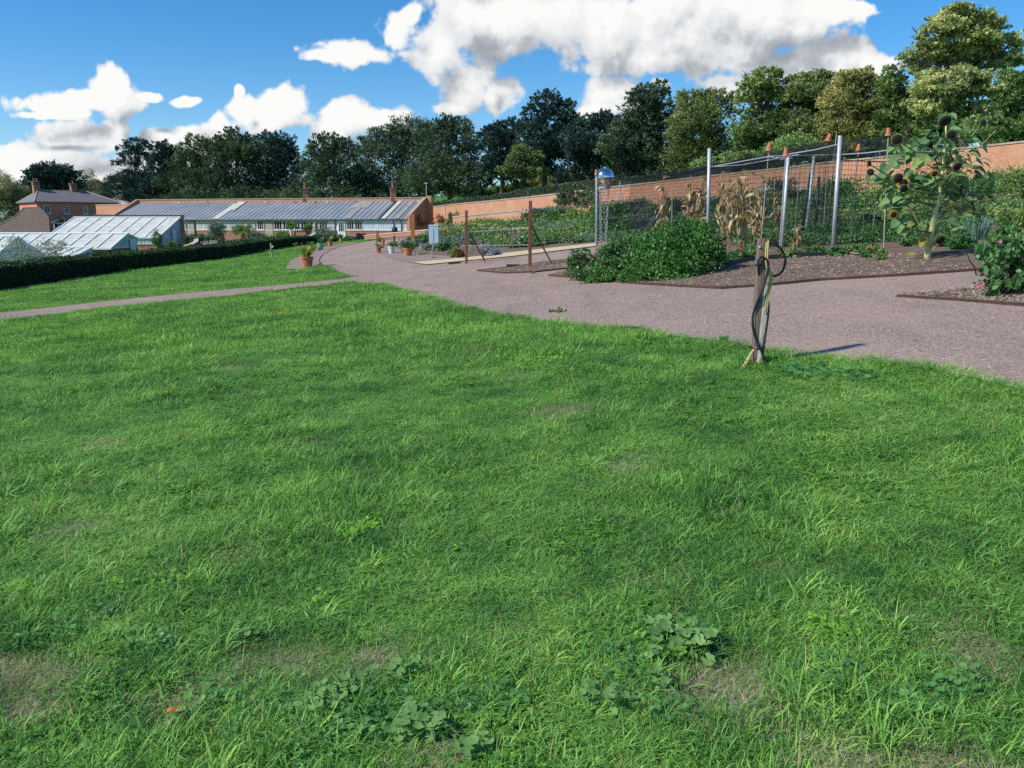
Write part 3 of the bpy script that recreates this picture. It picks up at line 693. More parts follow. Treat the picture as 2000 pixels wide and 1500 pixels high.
def tree(label, Y, trunk_px, lobes_px, mat, L=.42, Wd=.17, spike=.0, cover=1.5, clump=.2, tr=.32, group=None, up=.35, shell=.5, depth=.9, trunk_top=None, low=-.75, name='tree', base_dy=0., rnd=.7, lean_px=0, raw=False, flat=.72, subn=7):
    g = G2(); k = Y / FPX; cover *= (1.0 if raw else 1.25)
    if 200 < trunk_px < 960: lobes_px = [(a, b - 13 * (b < 345), rx, ry) for a, b, rx, ry in lobes_px]
    lobes_px = [(a, b, rx * (1 if raw else 1.20 if trunk_px < 960 else 1.05 if trunk_px > 1780 else 1.28), ry * (1 if raw else 1.12)) for a, b, rx, ry in lobes_px]
    if Y < 112 and name == 'tree' and not raw and not 960 < trunk_px < 1120 and trunk_px < 1780:
        wt = 379 - (trunk_px - 1088) * .112; lobes_px = lobes_px + [(trunk_px - 34, wt - 26, 40, 22), (trunk_px + 30, wt - 30, 44, 26), (trunk_px, wt - 58, 46, 28)]
    base = S(trunk_px, Y + base_dy); t = thing(name, label, 'tree', base, group)
    lobes = []
    for i, (a, b, rx, ry) in enumerate(lobes_px):
        dy = g.uniform(-.35, .35) * rx * k if i else 0
        c = P(a, b, Y + dy); lobes.append((c.x, c.y, c.z, rx * k, rx * k * depth, ry * k))
    big = list(lobes)
    if not raw:                                     # break every bough mass into smaller uneven tufts
        small = []
        for l in lobes:
            small.append((l[0], l[1], l[2], l[3] * .72, l[4] * .72, l[5] * .72))
            for q in range(subn):
                d_ = unit(g.normal(size=3) + np.array([0, -.25, .15])); f_ = g.uniform(.55, .85); s_ = g.uniform(.30, .52)
                small.append((l[0] + d_[0] * l[3] * f_, l[1] + d_[1] * l[4] * f_, l[2] + d_[2] * l[5] * f_, l[3] * s_, l[4] * s_, l[5] * s_ * flat + .05 * l[3]))
        lobes = small; cover *= .74
    V, F = foliage(lobes, g, L * .76, Wd * .76, cover, clump, .8, up, rnd, spike, shell, low=low, nmax=52000)
    lobes = big
    me = mkmesh('crown', V - np.array(base), F, LM[mat]); link('crown', me, t)
    mb = MB(); top = max(lobes, key=lambda l: l[2] + l[5]); tt = Vector((top[0], top[1], top[2] + top[5] * .45))
    foot = Vector(base) - Vector((0, 0, .4)); mid = foot.lerp(tt, .45); mid.x += lean_px * k * .3
    r0 = tr
    mb.tube([foot, foot + Vector((0, 0, .7)), foot.lerp(mid, .5), mid, mid.lerp(tt, .5), tt], [r0 * 1.5, r0 * 1.05, r0 * .95, r0 * .7, r0 * .42, r0 * .1], 8)
    for l in lobes:
        for q in range(3):
            e = Vector(l[:3]) + Vector((g.normal() * l[3] * .45, g.normal() * l[4] * .45, abs(g.normal()) * l[5] * .4))
            s = foot.lerp(tt, g.uniform(.3, .65)); 
            if s.z > e.z: s = foot.lerp(tt, .3)
            limb(mb, s, e, r0 * .35, r0 * .07, g)
    mb.build('trunk', M['bark'], t, smooth=True, uvs=False)
    return t
def shrub(label, pos, w, d, h, mat, L=.09, Wd=.05, cover=1.5, n=4, cat='shrub', name='shrub', group=None, clump=.25, spike=0., up=.4, stems=True, flowers=None, rnd=.7, nmax=14000, ground=.12, outw=.8):
    g = G2(); pos = Vector(pos); lobes = []
    for i in range(n):
        a = g.random() * 6.28; q = .30 if n > 1 else 0
        rx = w * g.uniform(.28, .40) if n > 1 else w / 2; rz = h * g.uniform(.34, .5) if n > 1 else h / 2
        zz = max(rz * .9, g.uniform(.35, .62) * h) if n > 1 else h / 2
        lobes.append((pos.x + math.cos(a) * w * q, pos.y + math.sin(a) * d * q, pos.z + min(zz, h - rz * .8), rx, rx * d / w, rz))
    if n > 1: lobes.append((pos.x, pos.y, pos.z + h * .45, w * .36, d * .36, h * .48))
    t = thing(name, label, cat, pos, group)
    V, F = foliage(lobes, g, L, Wd, cover, clump, outw, up, rnd, spike, .6, nmax=nmax)
    V[:, 2] = np.maximum(V[:, 2], pos.z + .005 + 0 * V[:, 2]); link('foliage', mkmesh('foliage', V - np.array(pos), F, LM[mat]), t)
    if stems:
        mb = MB()
        for l in lobes:
            for q in range(2): limb(mb, pos + Vector((g.normal() * .06 * w, g.normal() * .06 * d, -.05)), Vector(l[:3]) + Vector(g.normal(size=3)) * l[3] * .3, .008 + h * .012, .004, g, n=3, seg=4)
        mb.build('stems', M['bark'], t, uvs=False)
    if flowers:
        fm, k, fs = flowers
        for q in range(k):
            l = lobes[int(g.random() * len(lobes))]; dd = unit(g.normal(size=3) + np.array([0, -.9, .35])); c = np.array(l[:3]) + dd * np.array(l[3:6]) * 1.02
            flower(c, dd, fs, fm, t, g)
    return t
def flower(c, d, r, mat, parent, g, petals=14, name='flower'):
    c = np.array(c, float); d = unit(np.array(d, float)); a = unit(np.cross(d, [0, 0, 1.01])); b = np.cross(d, a); V = []; F = []
    for ring, (rr, tilt) in enumerate(((1, .15), (.7, .5), (.4, .9))):
        for i in range(petals):
            th = (i + ring * .5) / petals * 6.283; o = a * math.cos(th) + b * math.sin(th); s = -a * math.sin(th) + b * math.cos(th); k = len(V); R_ = r * rr
            V += [c, c + o * R_ * .6 + s * R_ * .2 + d * R_ * tilt * .5, c + o * R_ + d * R_ * tilt, c + o * R_ * .6 - s * R_ * .2 + d * R_ * tilt * .5]; F.append((k, k+1, k+2, k+3))
    o = np.array(parent_world(parent)); return link(name, mkmesh(name, np.array(V) - o, F, LM[mat]), parent)
def hedge(label, pts, w, h, mat, L=.08, Wd=.05, dens=1.4, top_mat=None, name='hedge', nmax=60000, wob=.05, group=None):
    """clipped hedge along ground points"""
    g = G2(); base = Vector(pts[len(pts)//2]); core = MB(); Cs = []; Ds = []
    tot = sum((Vector(b) - Vector(a)).length for a, b in zip(pts[:-1], pts[1:])); A = tot * (w + 2 * h); N = int(min(nmax, A * dens / (L * Wd * .5)))
    t = thing(name, label, 'hedge', base, group)
    for a, b in zip(pts[:-1], pts[1:]):
        a, b = Vector(a), Vector(b); d = (b - a); s = Vector((-d.y, d.x, 0)).normalized(); k = int(N * d.length / tot); ins = .07
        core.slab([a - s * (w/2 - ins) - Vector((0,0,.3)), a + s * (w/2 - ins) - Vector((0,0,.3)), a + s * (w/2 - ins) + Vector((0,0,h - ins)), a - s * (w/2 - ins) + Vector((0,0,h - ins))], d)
        u = g.random(k); side = g.random(k) * (w + 2 * h); zz = np.where(side < h, side, np.where(side < h + w, h, 2 * h + w - side)); ww = np.where(side < h, -w/2, np.where(side < h + w, side - h - w/2, w/2))
        nrm = np.where((side < h)[:, None], -np.array(s), np.where((side < h + w)[:, None], np.array([0, 0, 1.]), np.array(s)))
        p = np.array(a) + np.outer(u, np.array(d)) + np.outer(ww, np.array(s)) + np.c_[np.zeros(k), np.zeros(k), zz]
        lump = (vnoise(p[:, 0] + p[:, 1], p[:, 2] * 2 + p[:, 0], .5, 31) - .5) * wob * 2
        Cs.append(p + nrm * (g.normal(0, .022, k) + lump - .01)[:, None]); Ds.append(nrm * .7 + g.normal(size=(k, 3)) * .7 + np.array([0, 0, .5]))
    Cn = np.concatenate(Cs); D = np.concatenate(Ds); sz = .7 + .6 * g.random(len(Cn)); V, F = leaves(Cn, D, L * sz, Wd * sz, g)
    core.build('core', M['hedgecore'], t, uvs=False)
    link('foliage', mkmesh('foliage', V - np.array(base), F, LM[mat]), t); return t
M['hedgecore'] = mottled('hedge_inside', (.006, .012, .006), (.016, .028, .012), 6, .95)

# ---------------------------------------------------------------- windows, buildings
def glassmat(name, c, rough=.12, spec=.6, tr=0.):
    m, n = newmat(name); ob = n.add('ShaderNodeTexCoord').outputs['Object']; a = n.noise(ob, 1.7, 4).outputs['Fac']
    col = n.mix(n.sstep(a, .3, .7), c, tuple(x * .72 for x in c)); b = pbr(n, col, rough, 0, None, 0, spec)
    out(n, b.outputs[0]); return m
M['glass_dark'] = glassmat('dark_pane', (.022, .030, .042), .08, .7)
M['glass_blind'] = glassmat('blinded_pane', (.52, .57, .53), .5, .3)
M['glass_sky_reflect'] = glassmat('sky_reflect_pane', (.52, .62, .68), .15, .6)  # pale blue base colour paints the sky's reflection into the pane
M['glass_gable'] = glassmat('gable_pane', (.54, .62, .68), .5, .25)
m, n = newmat('whitened_glass'); ob = n.add('ShaderNodeTexCoord').outputs['Object']
a = n.noise(ob, .9, 5, .65).outputs['Fac']; wv = n.add('ShaderNodeTexWave', wave_type='BANDS', bands_direction='X', ins={'Vector': ob, 'Scale': 1.15, 'Distortion': .6, 'Detail': 1.0})
col = n.ramp(a, [(.3, (.42, .44, .40)), (.55, (.55, .57, .52)), (.75, (.66, .67, .62))]); col = n.mix(n.math('MULTIPLY', wv.outputs['Fac'], .22), col, (.40, .47, .49))
out(n, pbr(n, col, .7, 0, None, 0, .15).outputs[0]); M['glass_roof'] = m
def ptz(o, u, t, z, nn=0.0, nv=(0, 0, 0)): return Vector((o[0] + u[0] * t + nv[0] * nn, o[1] + u[1] * t + nv[1] * nn, z))
def tpx(o, u, a):
    r = (a - 1000) / FPX * 1.0
    d = pix_dir(a, 430); r = d.x / d.y
    return (r * o[1] - o[0]) / (u[0] - r * u[1])
def window(parent, o, u, nv, t0, t1, z0, z1, lights=3, rows=1, fmat='white', pmat='glass_dark', fw=.05, sill=None, label=None, name='window', proud=.03, head=None):
    """framed window on a wall whose outward normal is nv; the pane is set 3 cm back"""
    Z = Vector((0, 0, 1)); U = Vector((u[0], u[1], 0)); Nv = Vector((nv[0], nv[1], 0)); mb = MB()
    def bx(a, b, c, d, dep=.05): mb.obox(ptz(o, u, a, c) + Nv * proud, U * (b - a), -Nv * dep, Z * (d - c))
    bx(t0, t0 + fw, z0, z1); bx(t1 - fw, t1, z0, z1); bx(t0 + fw, t1 - fw, z0, z0 + fw); bx(t0 + fw, t1 - fw, z1 - fw, z1)
    for i in range(1, lights):
        c = t0 + (t1 - t0) * i / lights; bx(c - fw * .3, c + fw * .3, z0 + fw, z1 - fw, .045)
    for j in range(1, rows):
        c = z0 + (z1 - z0) * j / rows; mb.obox(ptz(o, u, t0 + fw, c - fw * .3) + Nv * (proud - .004), U * (t1 - t0 - 2 * fw), -Nv * .035, Z * fw * .6)
    w = mb.build(name, M[fmat], parent, uvs=False)
    if label: w['label'] = label
    MB().obox(ptz(o, u, t0 + fw * .9, z0 + fw * .9) + Nv * (proud - .02), U * (t1 - t0 - fw * 1.8), -Nv * .015, Z * (z1 - z0 - fw * 1.8)).build('pane', M[pmat], w, uvs=False)
    if sill: MB().obox(ptz(o, u, t0 - .08, z0 - .10) + Nv * .10, U * (t1 - t0 + .16), -Nv * .13, Z * .09).build('sill', M[sill], w, uvs=False)
    return w
def wallbox(o, u, nv, t0, t1, z0, z1, th=.3):
    U = Vector((u[0], u[1], 0)); Nv = Vector((nv[0], nv[1], 0)); return MB().obox(ptz(o, u, t0, z0), U * (t1 - t0), -Nv * th, Vector((0, 0, z1 - z0)))
def chimney_to(parent, c, w, z0, z1, pots, rz=0, label=None, potw=.22, potz=.5):
    mb = MB(); mb.box((c[0], c[1], z0), (w, w, z1 - z0), rz); ch = mb.build('chimney', M['brick'], parent)
    MB().box((c[0], c[1], z1), (w * 1.25, w * 1.25, .14), rz).box((c[0], c[1], z1 - .34), (w * 1.15, w * 1.15, .14), rz).build('cap', M['slate'], ch)
    for (dx) in pots:
        MB().lathe((c[0] + dx, c[1], z1 + .14), [(potw * .85, 0), (potw * .7, potz * .85), (potw * .9, potz * .88), (potw * .9, potz), (potw * .5, potz), (potw * .5, potz * .6)], 10).build('chimney_pot', M['terracotta'], ch, smooth=True, uvs=False)
    return ch

# long lean-to glasshouse against the north wall
A13 = R(13); o = (-11.76, 97.0); u = (-math.cos(A13), math.sin(A13)); nv = (-math.sin(A13), -math.cos(A13)); nb = (-nv[0], -nv[1])
VN = thing('lean_to_range', 'long brick lean-to range with blue-grey sheet roof and a row of white windows', 'lean-to building', (-28, 101, tz(-28, 101)))
LEN, DEP, ZE, ZR, ZT, ZS = 38.5, 5.5, 2.30, 4.42, 4.78, 1.0
Z = Vector((0, 0, 1)); U = Vector((*u, 0)); N_ = Vector((*nv, 0)); B_ = -N_
wallbox(ptz(o, u, 0, 0) + B_ * DEP, u, nv, -.35, LEN + .3, -1.2, ZT, -.0 + .4).build('back_wall', M['brick_wall'], VN)
MB().obox(ptz(o, u, -.4, ZT) + B_ * (DEP - .06), U * (LEN + .75), B_ * .52, Z * .09).build('coping', M['coping'], VN, uvs=False)
m, n = newmat('blue_sheet_roof'); ob = n.add('ShaderNodeTexCoord').outputs['Object']
a = n.noise(ob, .35, 5, .6).outputs['Fac']; b = n.noise(n.vmath('MULTIPLY', ob, (2.2, .25, .25)), 1.0, 5, .6).outputs['Fac']
col = n.mix(n.sstep(a, .35, .65), (.20, .225, .26), (.26, .285, .32)); col = n.mix(n.sstep(b, .58, .75), col, (.27, .31, .36)); c = n.noise(ob, .8, 6, .7).outputs['Fac']
col = n.mix(n.sstep(c, .64, .74), col, (.20, .19, .18)); out(n, pbr(n, col, .6, .0, None, 0, .3).outputs[0]); M['sheet'] = m
rise = Z * (ZR - ZE); rd = B_ * (DEP + .25) + rise; e0 = ptz(o, u, 0, ZE) + N_ * .25; nrm = U.cross(rd).normalized(); nrm = nrm if nrm.z > 0 else -nrm
roof = MB(); roof.slab([e0 - U * .1, e0 + U * (LEN), e0 + U * LEN + rd, e0 - U * .1 + rd], -nrm * .06)
for i in range(int(LEN / .62) + 1): roof.obox(e0 + U * (i * .62) + nrm * .0, U * .035, rd, nrm * .045)
roof.build('roof', M['sheet'], VN)
def strip(t0, t1, k=0., l=1., mt='pale_sheet', lift=.055): return MB().obox(e0 + U * t0 + rd * k + nrm * lift, U * (t1 - t0), rd * (l - k), nrm * .02).build('roof_strip', M[mt], VN, uvs=False)
M['pale_sheet'] = mottled('clear_corrugated_sheet', (.42, .45, .38), (.55, .57, .48), 2, .5); M['mossy'] = mottled('weathered_sheet', (.20, .20, .19), (.34, .34, .31), 2, .7)
t_ = tpx(o, u, 418); strip(t_ - .75, t_ + .15); strip(t_ - 1.2, t_ - .75, .5, 1)
for a_, mt in ((677, 'mossy'), (746, 'pale_sheet'), (772, 'mossy')): t_ = tpx(o, u, a_); strip(t_ - .5, t_, 0, 1, mt)
t_ = tpx(o, u, 662); strip(t_ - 2.2, t_ - .2, .6, 1, 'mossy', .05); t_ = tpx(o, u, 742); strip(t_ - .05, t_ + .12, 0, 1, 'darkframe')
MB().tube([e0 + U * -.1 + Z * -.06 + N_ * .05, e0 + U * LEN - Z * .06 + N_ * .05], .065, 8).build('gutter', M['darkframe'], VN, uvs=False)
wallbox(o, u, nv, -.3, LEN, -1.2, ZS, .3).build('front_wall', M['brick'], VN)
MB().obox(ptz(o, u, -.02, ZS + .003) + N_ * .06, U * LEN, B_ * .3, Z * .07).build('sill', M['offwhite'], VN, uvs=False)
MB().obox(ptz(o, u, 0, ZE - .16) + N_ * .04, U * LEN, B_ * .2, Z * .15).build('head_beam', M['offwhite'], VN, uvs=False)
MB().obox(ptz(o, u, 0, ZS + .07) - N_ * .12, U * LEN, B_ * .1, Z * (ZE - ZS - .2)).build('inner_screen', M['offwhite'], VN, uvs=False)
def bays(a0, a1, k, pm, fm='offwhite', lights=3, label=None, zt=ZE - .17):
    ta, tb = tpx(o, u, a1), tpx(o, u, a0)
    for i in range(k): 
        p0 = ta + (tb - ta) * i / k + .03; p1 = ta + (tb - ta) * (i + 1) / k - .03
        window(VN, o, u, nv, p0, p1, ZS + .08, zt, lights, 1, fm, pm, .07, label=label)
bays(255, 362, 6, 'glass_blind'); bays(382, 497, 7, 'glass_blind', label='white window with pale blinds'); bays(501, 515, 1, 'glass_dark')
bays(534, 640, 6, 'glass_dark', label='white window with dark panes'); bays(640, 653, 1, 'glass_sky_reflect'); bays(676, 708, 2, 'glass_dark')
bays(709, 768, 4, 'glass_sky_reflect', 'white', label='white window with panes coloured like reflected sky'); bays(770, 783, 1, 'glass_sky_reflect', 'white'); bays(785, 799, 1, 'glass_sky_reflect', 'white', 2)
def door(a0, a1, mat, glass, label):
    ta, tb = tpx(o, u, a1), tpx(o, u, a0); zb = .05
    d = MB().obox(ptz(o, u, ta, zb) + N_ * .05, U * (tb - ta), B_ * .08, Z * (ZE - .2 - zb)).build('door', M[mat], VN, uvs=False); d['label'] = label
    if glass: window(d, (o[0] + N_.x * .052, o[1] + N_.y * .052), u, nv, ta + .1, tb - .1, zb + .8, ZE - .35, 3, 1, mat, 'glass_dark', .06)
    MB().lathe(ptz(o, u, ta + .1, zb + 1.0) + N_ * .05, [(0, 0), (.03, .02), (.03, .05), (0, .06)], 8, axis=N_).build('handle', M['darkframe'], d, uvs=False)
door(366, 380, 'greytimber', False, 'weathered plank door at the left of the range'); door(518, 532, 'greytimber', False, 'grey timber door in the middle of the range'); door(659, 674, 'white', True, 'white half-glazed door')
for a_ in (655, 769, 784, 380):
    t_ = tpx(o, u, a_); MB().tube([ptz(o, u, t_, ZE - .05) + N_ * .12, ptz(o, u, t_, -.1) + N_ * .12], .045, 6).build('downpipe', M['darkframe'], VN, uvs=False)
# end wall with its sloping parapet and front pier
pw = [ptz(o, u, 0, -.6) + N_ * .3, ptz(o, u, 0, -.6) + B_ * DEP, ptz(o, u, 0, ZT) + B_ * DEP, ptz(o, u, 0, ZE + .45) + N_ * .05, ptz(o, u, 0, ZE + .35) + N_ * .3]
MB().slab(pw, -U * .36).build('end_wall', M['brick_wall'], VN)
MB().slab([pw[2] + Z * .003, pw[3] + Z * .003, pw[3] + Z * .08, pw[2] + Z * .08], -U * .42).build('parapet_coping', M['coping'], VN, uvs=False)
wallbox(ptz(o, u, 0, 0) + B_ * DEP, u, nv, -1.0, -.36, -.5, ZT + .25, .7).build('corner_pier', M['brick_wall'], VN)
pl = [ptz(o, u, LEN, -1.2) + N_ * .1, ptz(o, u, LEN, -1.2) + B_ * DEP, ptz(o, u, LEN, ZT + .1) + B_ * DEP, ptz(o, u, LEN, ZE + .22) + N_ * .1]
MB().slab(pl, U * .3).build('end_wall', M['brick_wall'], VN)
for a_ in (597, 768):
    ob_ = (o[0] + B_.x * DEP, o[1] + B_.y * DEP); t_ = tpx(ob_, u, a_); c_ = ptz(ob_, u, t_, 0) + B_ * .2
    chimney_to(VN, (c_.x, c_.y), .62, ZT - .4, ZT + 1.15, (0,), A13, potw=.18, potz=.62)
for i, a_ in enumerate((352, 408, 463, 520, 578, 618, 640, 697, 770, 818)):
    ob_ = (o[0] + B_.x * (DEP - .5), o[1] + B_.y * (DEP - .5)); c_ = ptz(ob_, u, tpx(ob_, u, a_), ZR - .1)
    MB().box(c_, (.16, .12, .14), -A13).build('roof_vent', M['darkframe' if i % 3 else 'white'], VN, uvs=False)
t = thing('lamp_post', 'slim grey pole with a small lamp head above the brick pier', 'lamp post', P(833, 388, 103.5))
MB().tube([P(833, 388, 103.5), P(832.4, 358, 103.5)], .05, 6).build('pole', M['galv'], t, uvs=False); MB().box(P(831.5, 359, 103.5), (.4, .22, .12)).build('lamp_head', M['galv'], t, uvs=False)

# link wall left of the range, with its small slate lean-to roof
LW = thing('link_wall', 'low red brick wall with slate lean-to roof joining house and garden range', 'brick wall', S(240, 118))
a0, a1 = P(187, 401, 118), P(288, 400, 112); uw = (a1 - a0); uw.z = 0; L_ = uw.length; uw.normalize(); nw = Vector((uw.y, -uw.x, 0))
MB().obox((a0.x, a0.y, -1), uw * L_, -nw * .35, Z * (a0.z + 1)).build('wall', M['brick_wall'], LW)
MB().obox(Vector((a0.x, a0.y, a0.z + .003)) + nw * .05, uw * L_, -nw * .45, Z * .1).build('coping', M['coping'], LW, uvs=False)
zb_ = P(240, 422, 110).z; MB().slab([Vector((a0.x, a0.y, zb_ + .25)) + nw * .01, Vector((a1.x, a1.y, zb_ + .25)) + nw * .01, Vector((a1.x, a1.y, zb_ - .35)) + nw * 2.6, Vector((a0.x, a0.y, zb_ - .35)) + nw * 2.6], Z * .08).build('slate_roof', M['slate'], LW, uvs=False)

# brick house with hipped slate roof
HO = thing('brick_house', 'two-storey red brick house with hipped slate roof and white timber porch', 'house', (-66, 130, -.5))
d0 = pix_dir(75, 430); ho = (d0.x / d0.y * 125, 125.0); ha = R(44); hu = (math.cos(ha), math.sin(ha)); hn = (math.sin(ha), -math.cos(ha)); HB = Vector((-hn[0], -hn[1], 0)); HU = Vector((*hu, 0)); HN = -HB
HL, HD, HE, HR = 11.4, 9.0, 5.0, 6.75
MB().obox(ptz(ho, hu, 0, -1.5), HU * HL, HB * HD, Z * (HE + 1.5)).build('wall', M['brick_house'], HO)
e = .35; c1, c2, c3, c4 = [ptz(ho, hu, a_, HE) + HB * b_ for a_, b_ in ((-e, -e), (HL + e, -e), (HL + e, HD + e), (-e, HD + e))]
r1, r2 = ptz(ho, hu, 1.5, HR) + HB * HD / 2, ptz(ho, hu, HL - 3.0, HR - .0) + HB * HD / 2; mb = MB()
mb.quad([c1, c2, r2, r1]); mb.quad([c2, c3, r2]); mb.quad([c3, c4, r1, r2]); mb.quad([c4, c1, r1]); dz = Z * -.12
mb.quad([c1 + dz, c4 + dz, c3 + dz, c2 + dz]); mb.quad([c1 + dz, c2 + dz, c2, c1]); mb.quad([c2 + dz, c3 + dz, c3, c2]); mb.quad([c3 + dz, c4 + dz, c4, c3]); mb.quad([c4 + dz, c1 + dz, c1, c4])
rf = mb.build('roof', M['slate'], HO)
MB().tube([c1, r1], .09, 5).tube([r1, r2], .09, 5).tube([r2, c2], .09, 5).build('ridge_tiles', M['coping'], rf, uvs=False)
for a_, zt in ((1.2, 7.9), (6.4, 7.75)): c_ = ptz(ho, hu, a_ + .2, 0) + HB * HD * .52; chimney_to(rf, (c_.x, c_.y), .85, 5.7, zt, (-.2, .22) if a_ < 2 else (0,), ha, potw=.16, potz=.4)
for i, (a_, b_, y0, y1) in enumerate(((89, 100, 401, 416), (127, 136.5, 402.5, 417), (164.5, 173.5, 404, 418))):
    ta, tb = tpx(ho, hu, a_), tpx(ho, hu, b_); yy = ho[1] + hu[1] * ta; z1, z0 = P(a_, y0, yy).z, P(a_, y1, yy).z
    window(HO, ho, hu, hn, ta, tb, z0, z1, 2, 3, 'white', 'glass_dark', .07, 'white', proud=.02)
pt0, pt1 = tpx(ho, hu, 97), tpx(ho, hu, 140); PD = 1.8
PO = MB(); zpe, zpr = P(97, 438, ho[1]).z + .25, P(118, 426, ho[1]).z + .2; pm = (pt0 + pt1) / 2
PO.quad([ptz(ho, hu, pt0 - .2, zpe) + HN * PD, ptz(ho, hu, pm, zpr) + HN * PD, ptz(ho, hu, pm, zpr) + HB * .1, ptz(ho, hu, pt0 - .2, zpe) + HB * .1]); PO.quad([ptz(ho, hu, pt1 + .2, zpe) + HN * PD, ptz(ho, hu, pt1 + .2, zpe) + HB * .1, ptz(ho, hu, pm, zpr) + HB * .1, ptz(ho, hu, pm, zpr) + HN * PD])
PO.slab([ptz(ho, hu, pt0 - .2, zpe - .1) + HN * PD, ptz(ho, hu, pm, zpr - .1) + HN * PD, ptz(ho, hu, pm, zpr) + HN * PD, ptz(ho, hu, pt0 - .2, zpe) + HN * PD], HB * PD).slab([ptz(ho, hu, pt1 + .2, zpe - .1) + HN * PD, ptz(ho, hu, pm, zpr - .1) + HN * PD, ptz(ho, hu, pm, zpr) + HN * PD, ptz(ho, hu, pt1 + .2, zpe) + HN * PD], HB * PD)
pr = thing('porch', None, None, (0, 0, 0)); pr.parent = HO; pr.location = (0, 0, 0)
PO.build('porch_roof', M['slate'], pr, uvs=False)
fr = MB(); pf = (ho[0] + HN.x * (PD - .1), ho[1] + HN.y * (PD - .1))
for t_ in (pt0, pt0 + (pt1 - pt0) * .2, pt0 + (pt1 - pt0) * .36, pt0 + (pt1 - pt0) * .64, pt0 + (pt1 - pt0) * .8, pt1 - .1): fr.obox(ptz(pf, hu, t_, -1.3), HU * .1, HB * .1, Z * (zpe + 1.25 + .0))
for z_ in (zpe - .75, zpe - .12): fr.obox(ptz(pf, hu, pt0, z_) + HN * .02, HU * (pt1 - pt0), HB * .08, Z * .1)
fr.bar(ptz(pf, hu, pt0, zpe), ptz(pf, hu, pm, zpr - .1), .1); fr.bar(ptz(pf, hu, pt1, zpe), ptz(pf, hu, pm, zpr - .1), .1); fr.obox(ptz(pf, hu, pm - .05, zpe), HU * .1, HB * .08, Z * (zpr - zpe - .2))
for t_, s_ in ((pt0 + (pt1 - pt0) * .36, 1), (pt0 + (pt1 - pt0) * .64, -1)): fr.bar(ptz(pf, hu, t_ + s_ * .05, zpe - .7), ptz(pf, hu, t_ + s_ * .45, zpe - .1), .08)
fr.build('porch_frame', M['white'], pr, uvs=False)
MB().obox(ptz(pf, hu, pt0 + .1, -1.3) + HB * .15, HU * (pt1 - pt0 - .2), HB * .04, Z * (zpe + 1.2)).build('porch_glazing', M['glass_dark'], pr, uvs=False)
# ramped brown brick wall sweeping down to the left of the house
RW = thing('ramped_wall', 'dark brown brick wall sweeping down in a curve beside the house', 'brick wall', S(40, 112))
prof = [(-120, 470), (-60, 452), (0, 438), (15, 431), (28, 424), (38, 415), (46, 406), (78, 405), (86, 412), (95, 424), (99, 470)]
yq = lambda a_: 112 - (a_ - 40) * .004
tops = [P(a_, b_, yq(a_)) for a_, b_ in prof]; mb = MB()
poly = tops + [P(99, 500, yq(99)), P(-120, 500, yq(-120))]; mb.slab(poly, (0, .4, 0)); mb.build('wall', M['brick_brown'], RW)
cp = MB()
for a_, b_ in zip(tops[:8], tops[1:8]): cp.slab([a_ + Vector((0, -.04, .003)), b_ + Vector((0, -.04, .003)), b_ + Vector((0, -.04, .1)), a_ + Vector((0, -.04, .1))], (0, .5, 0))
cp.build('coping', M['coping'], RW, uvs=False)

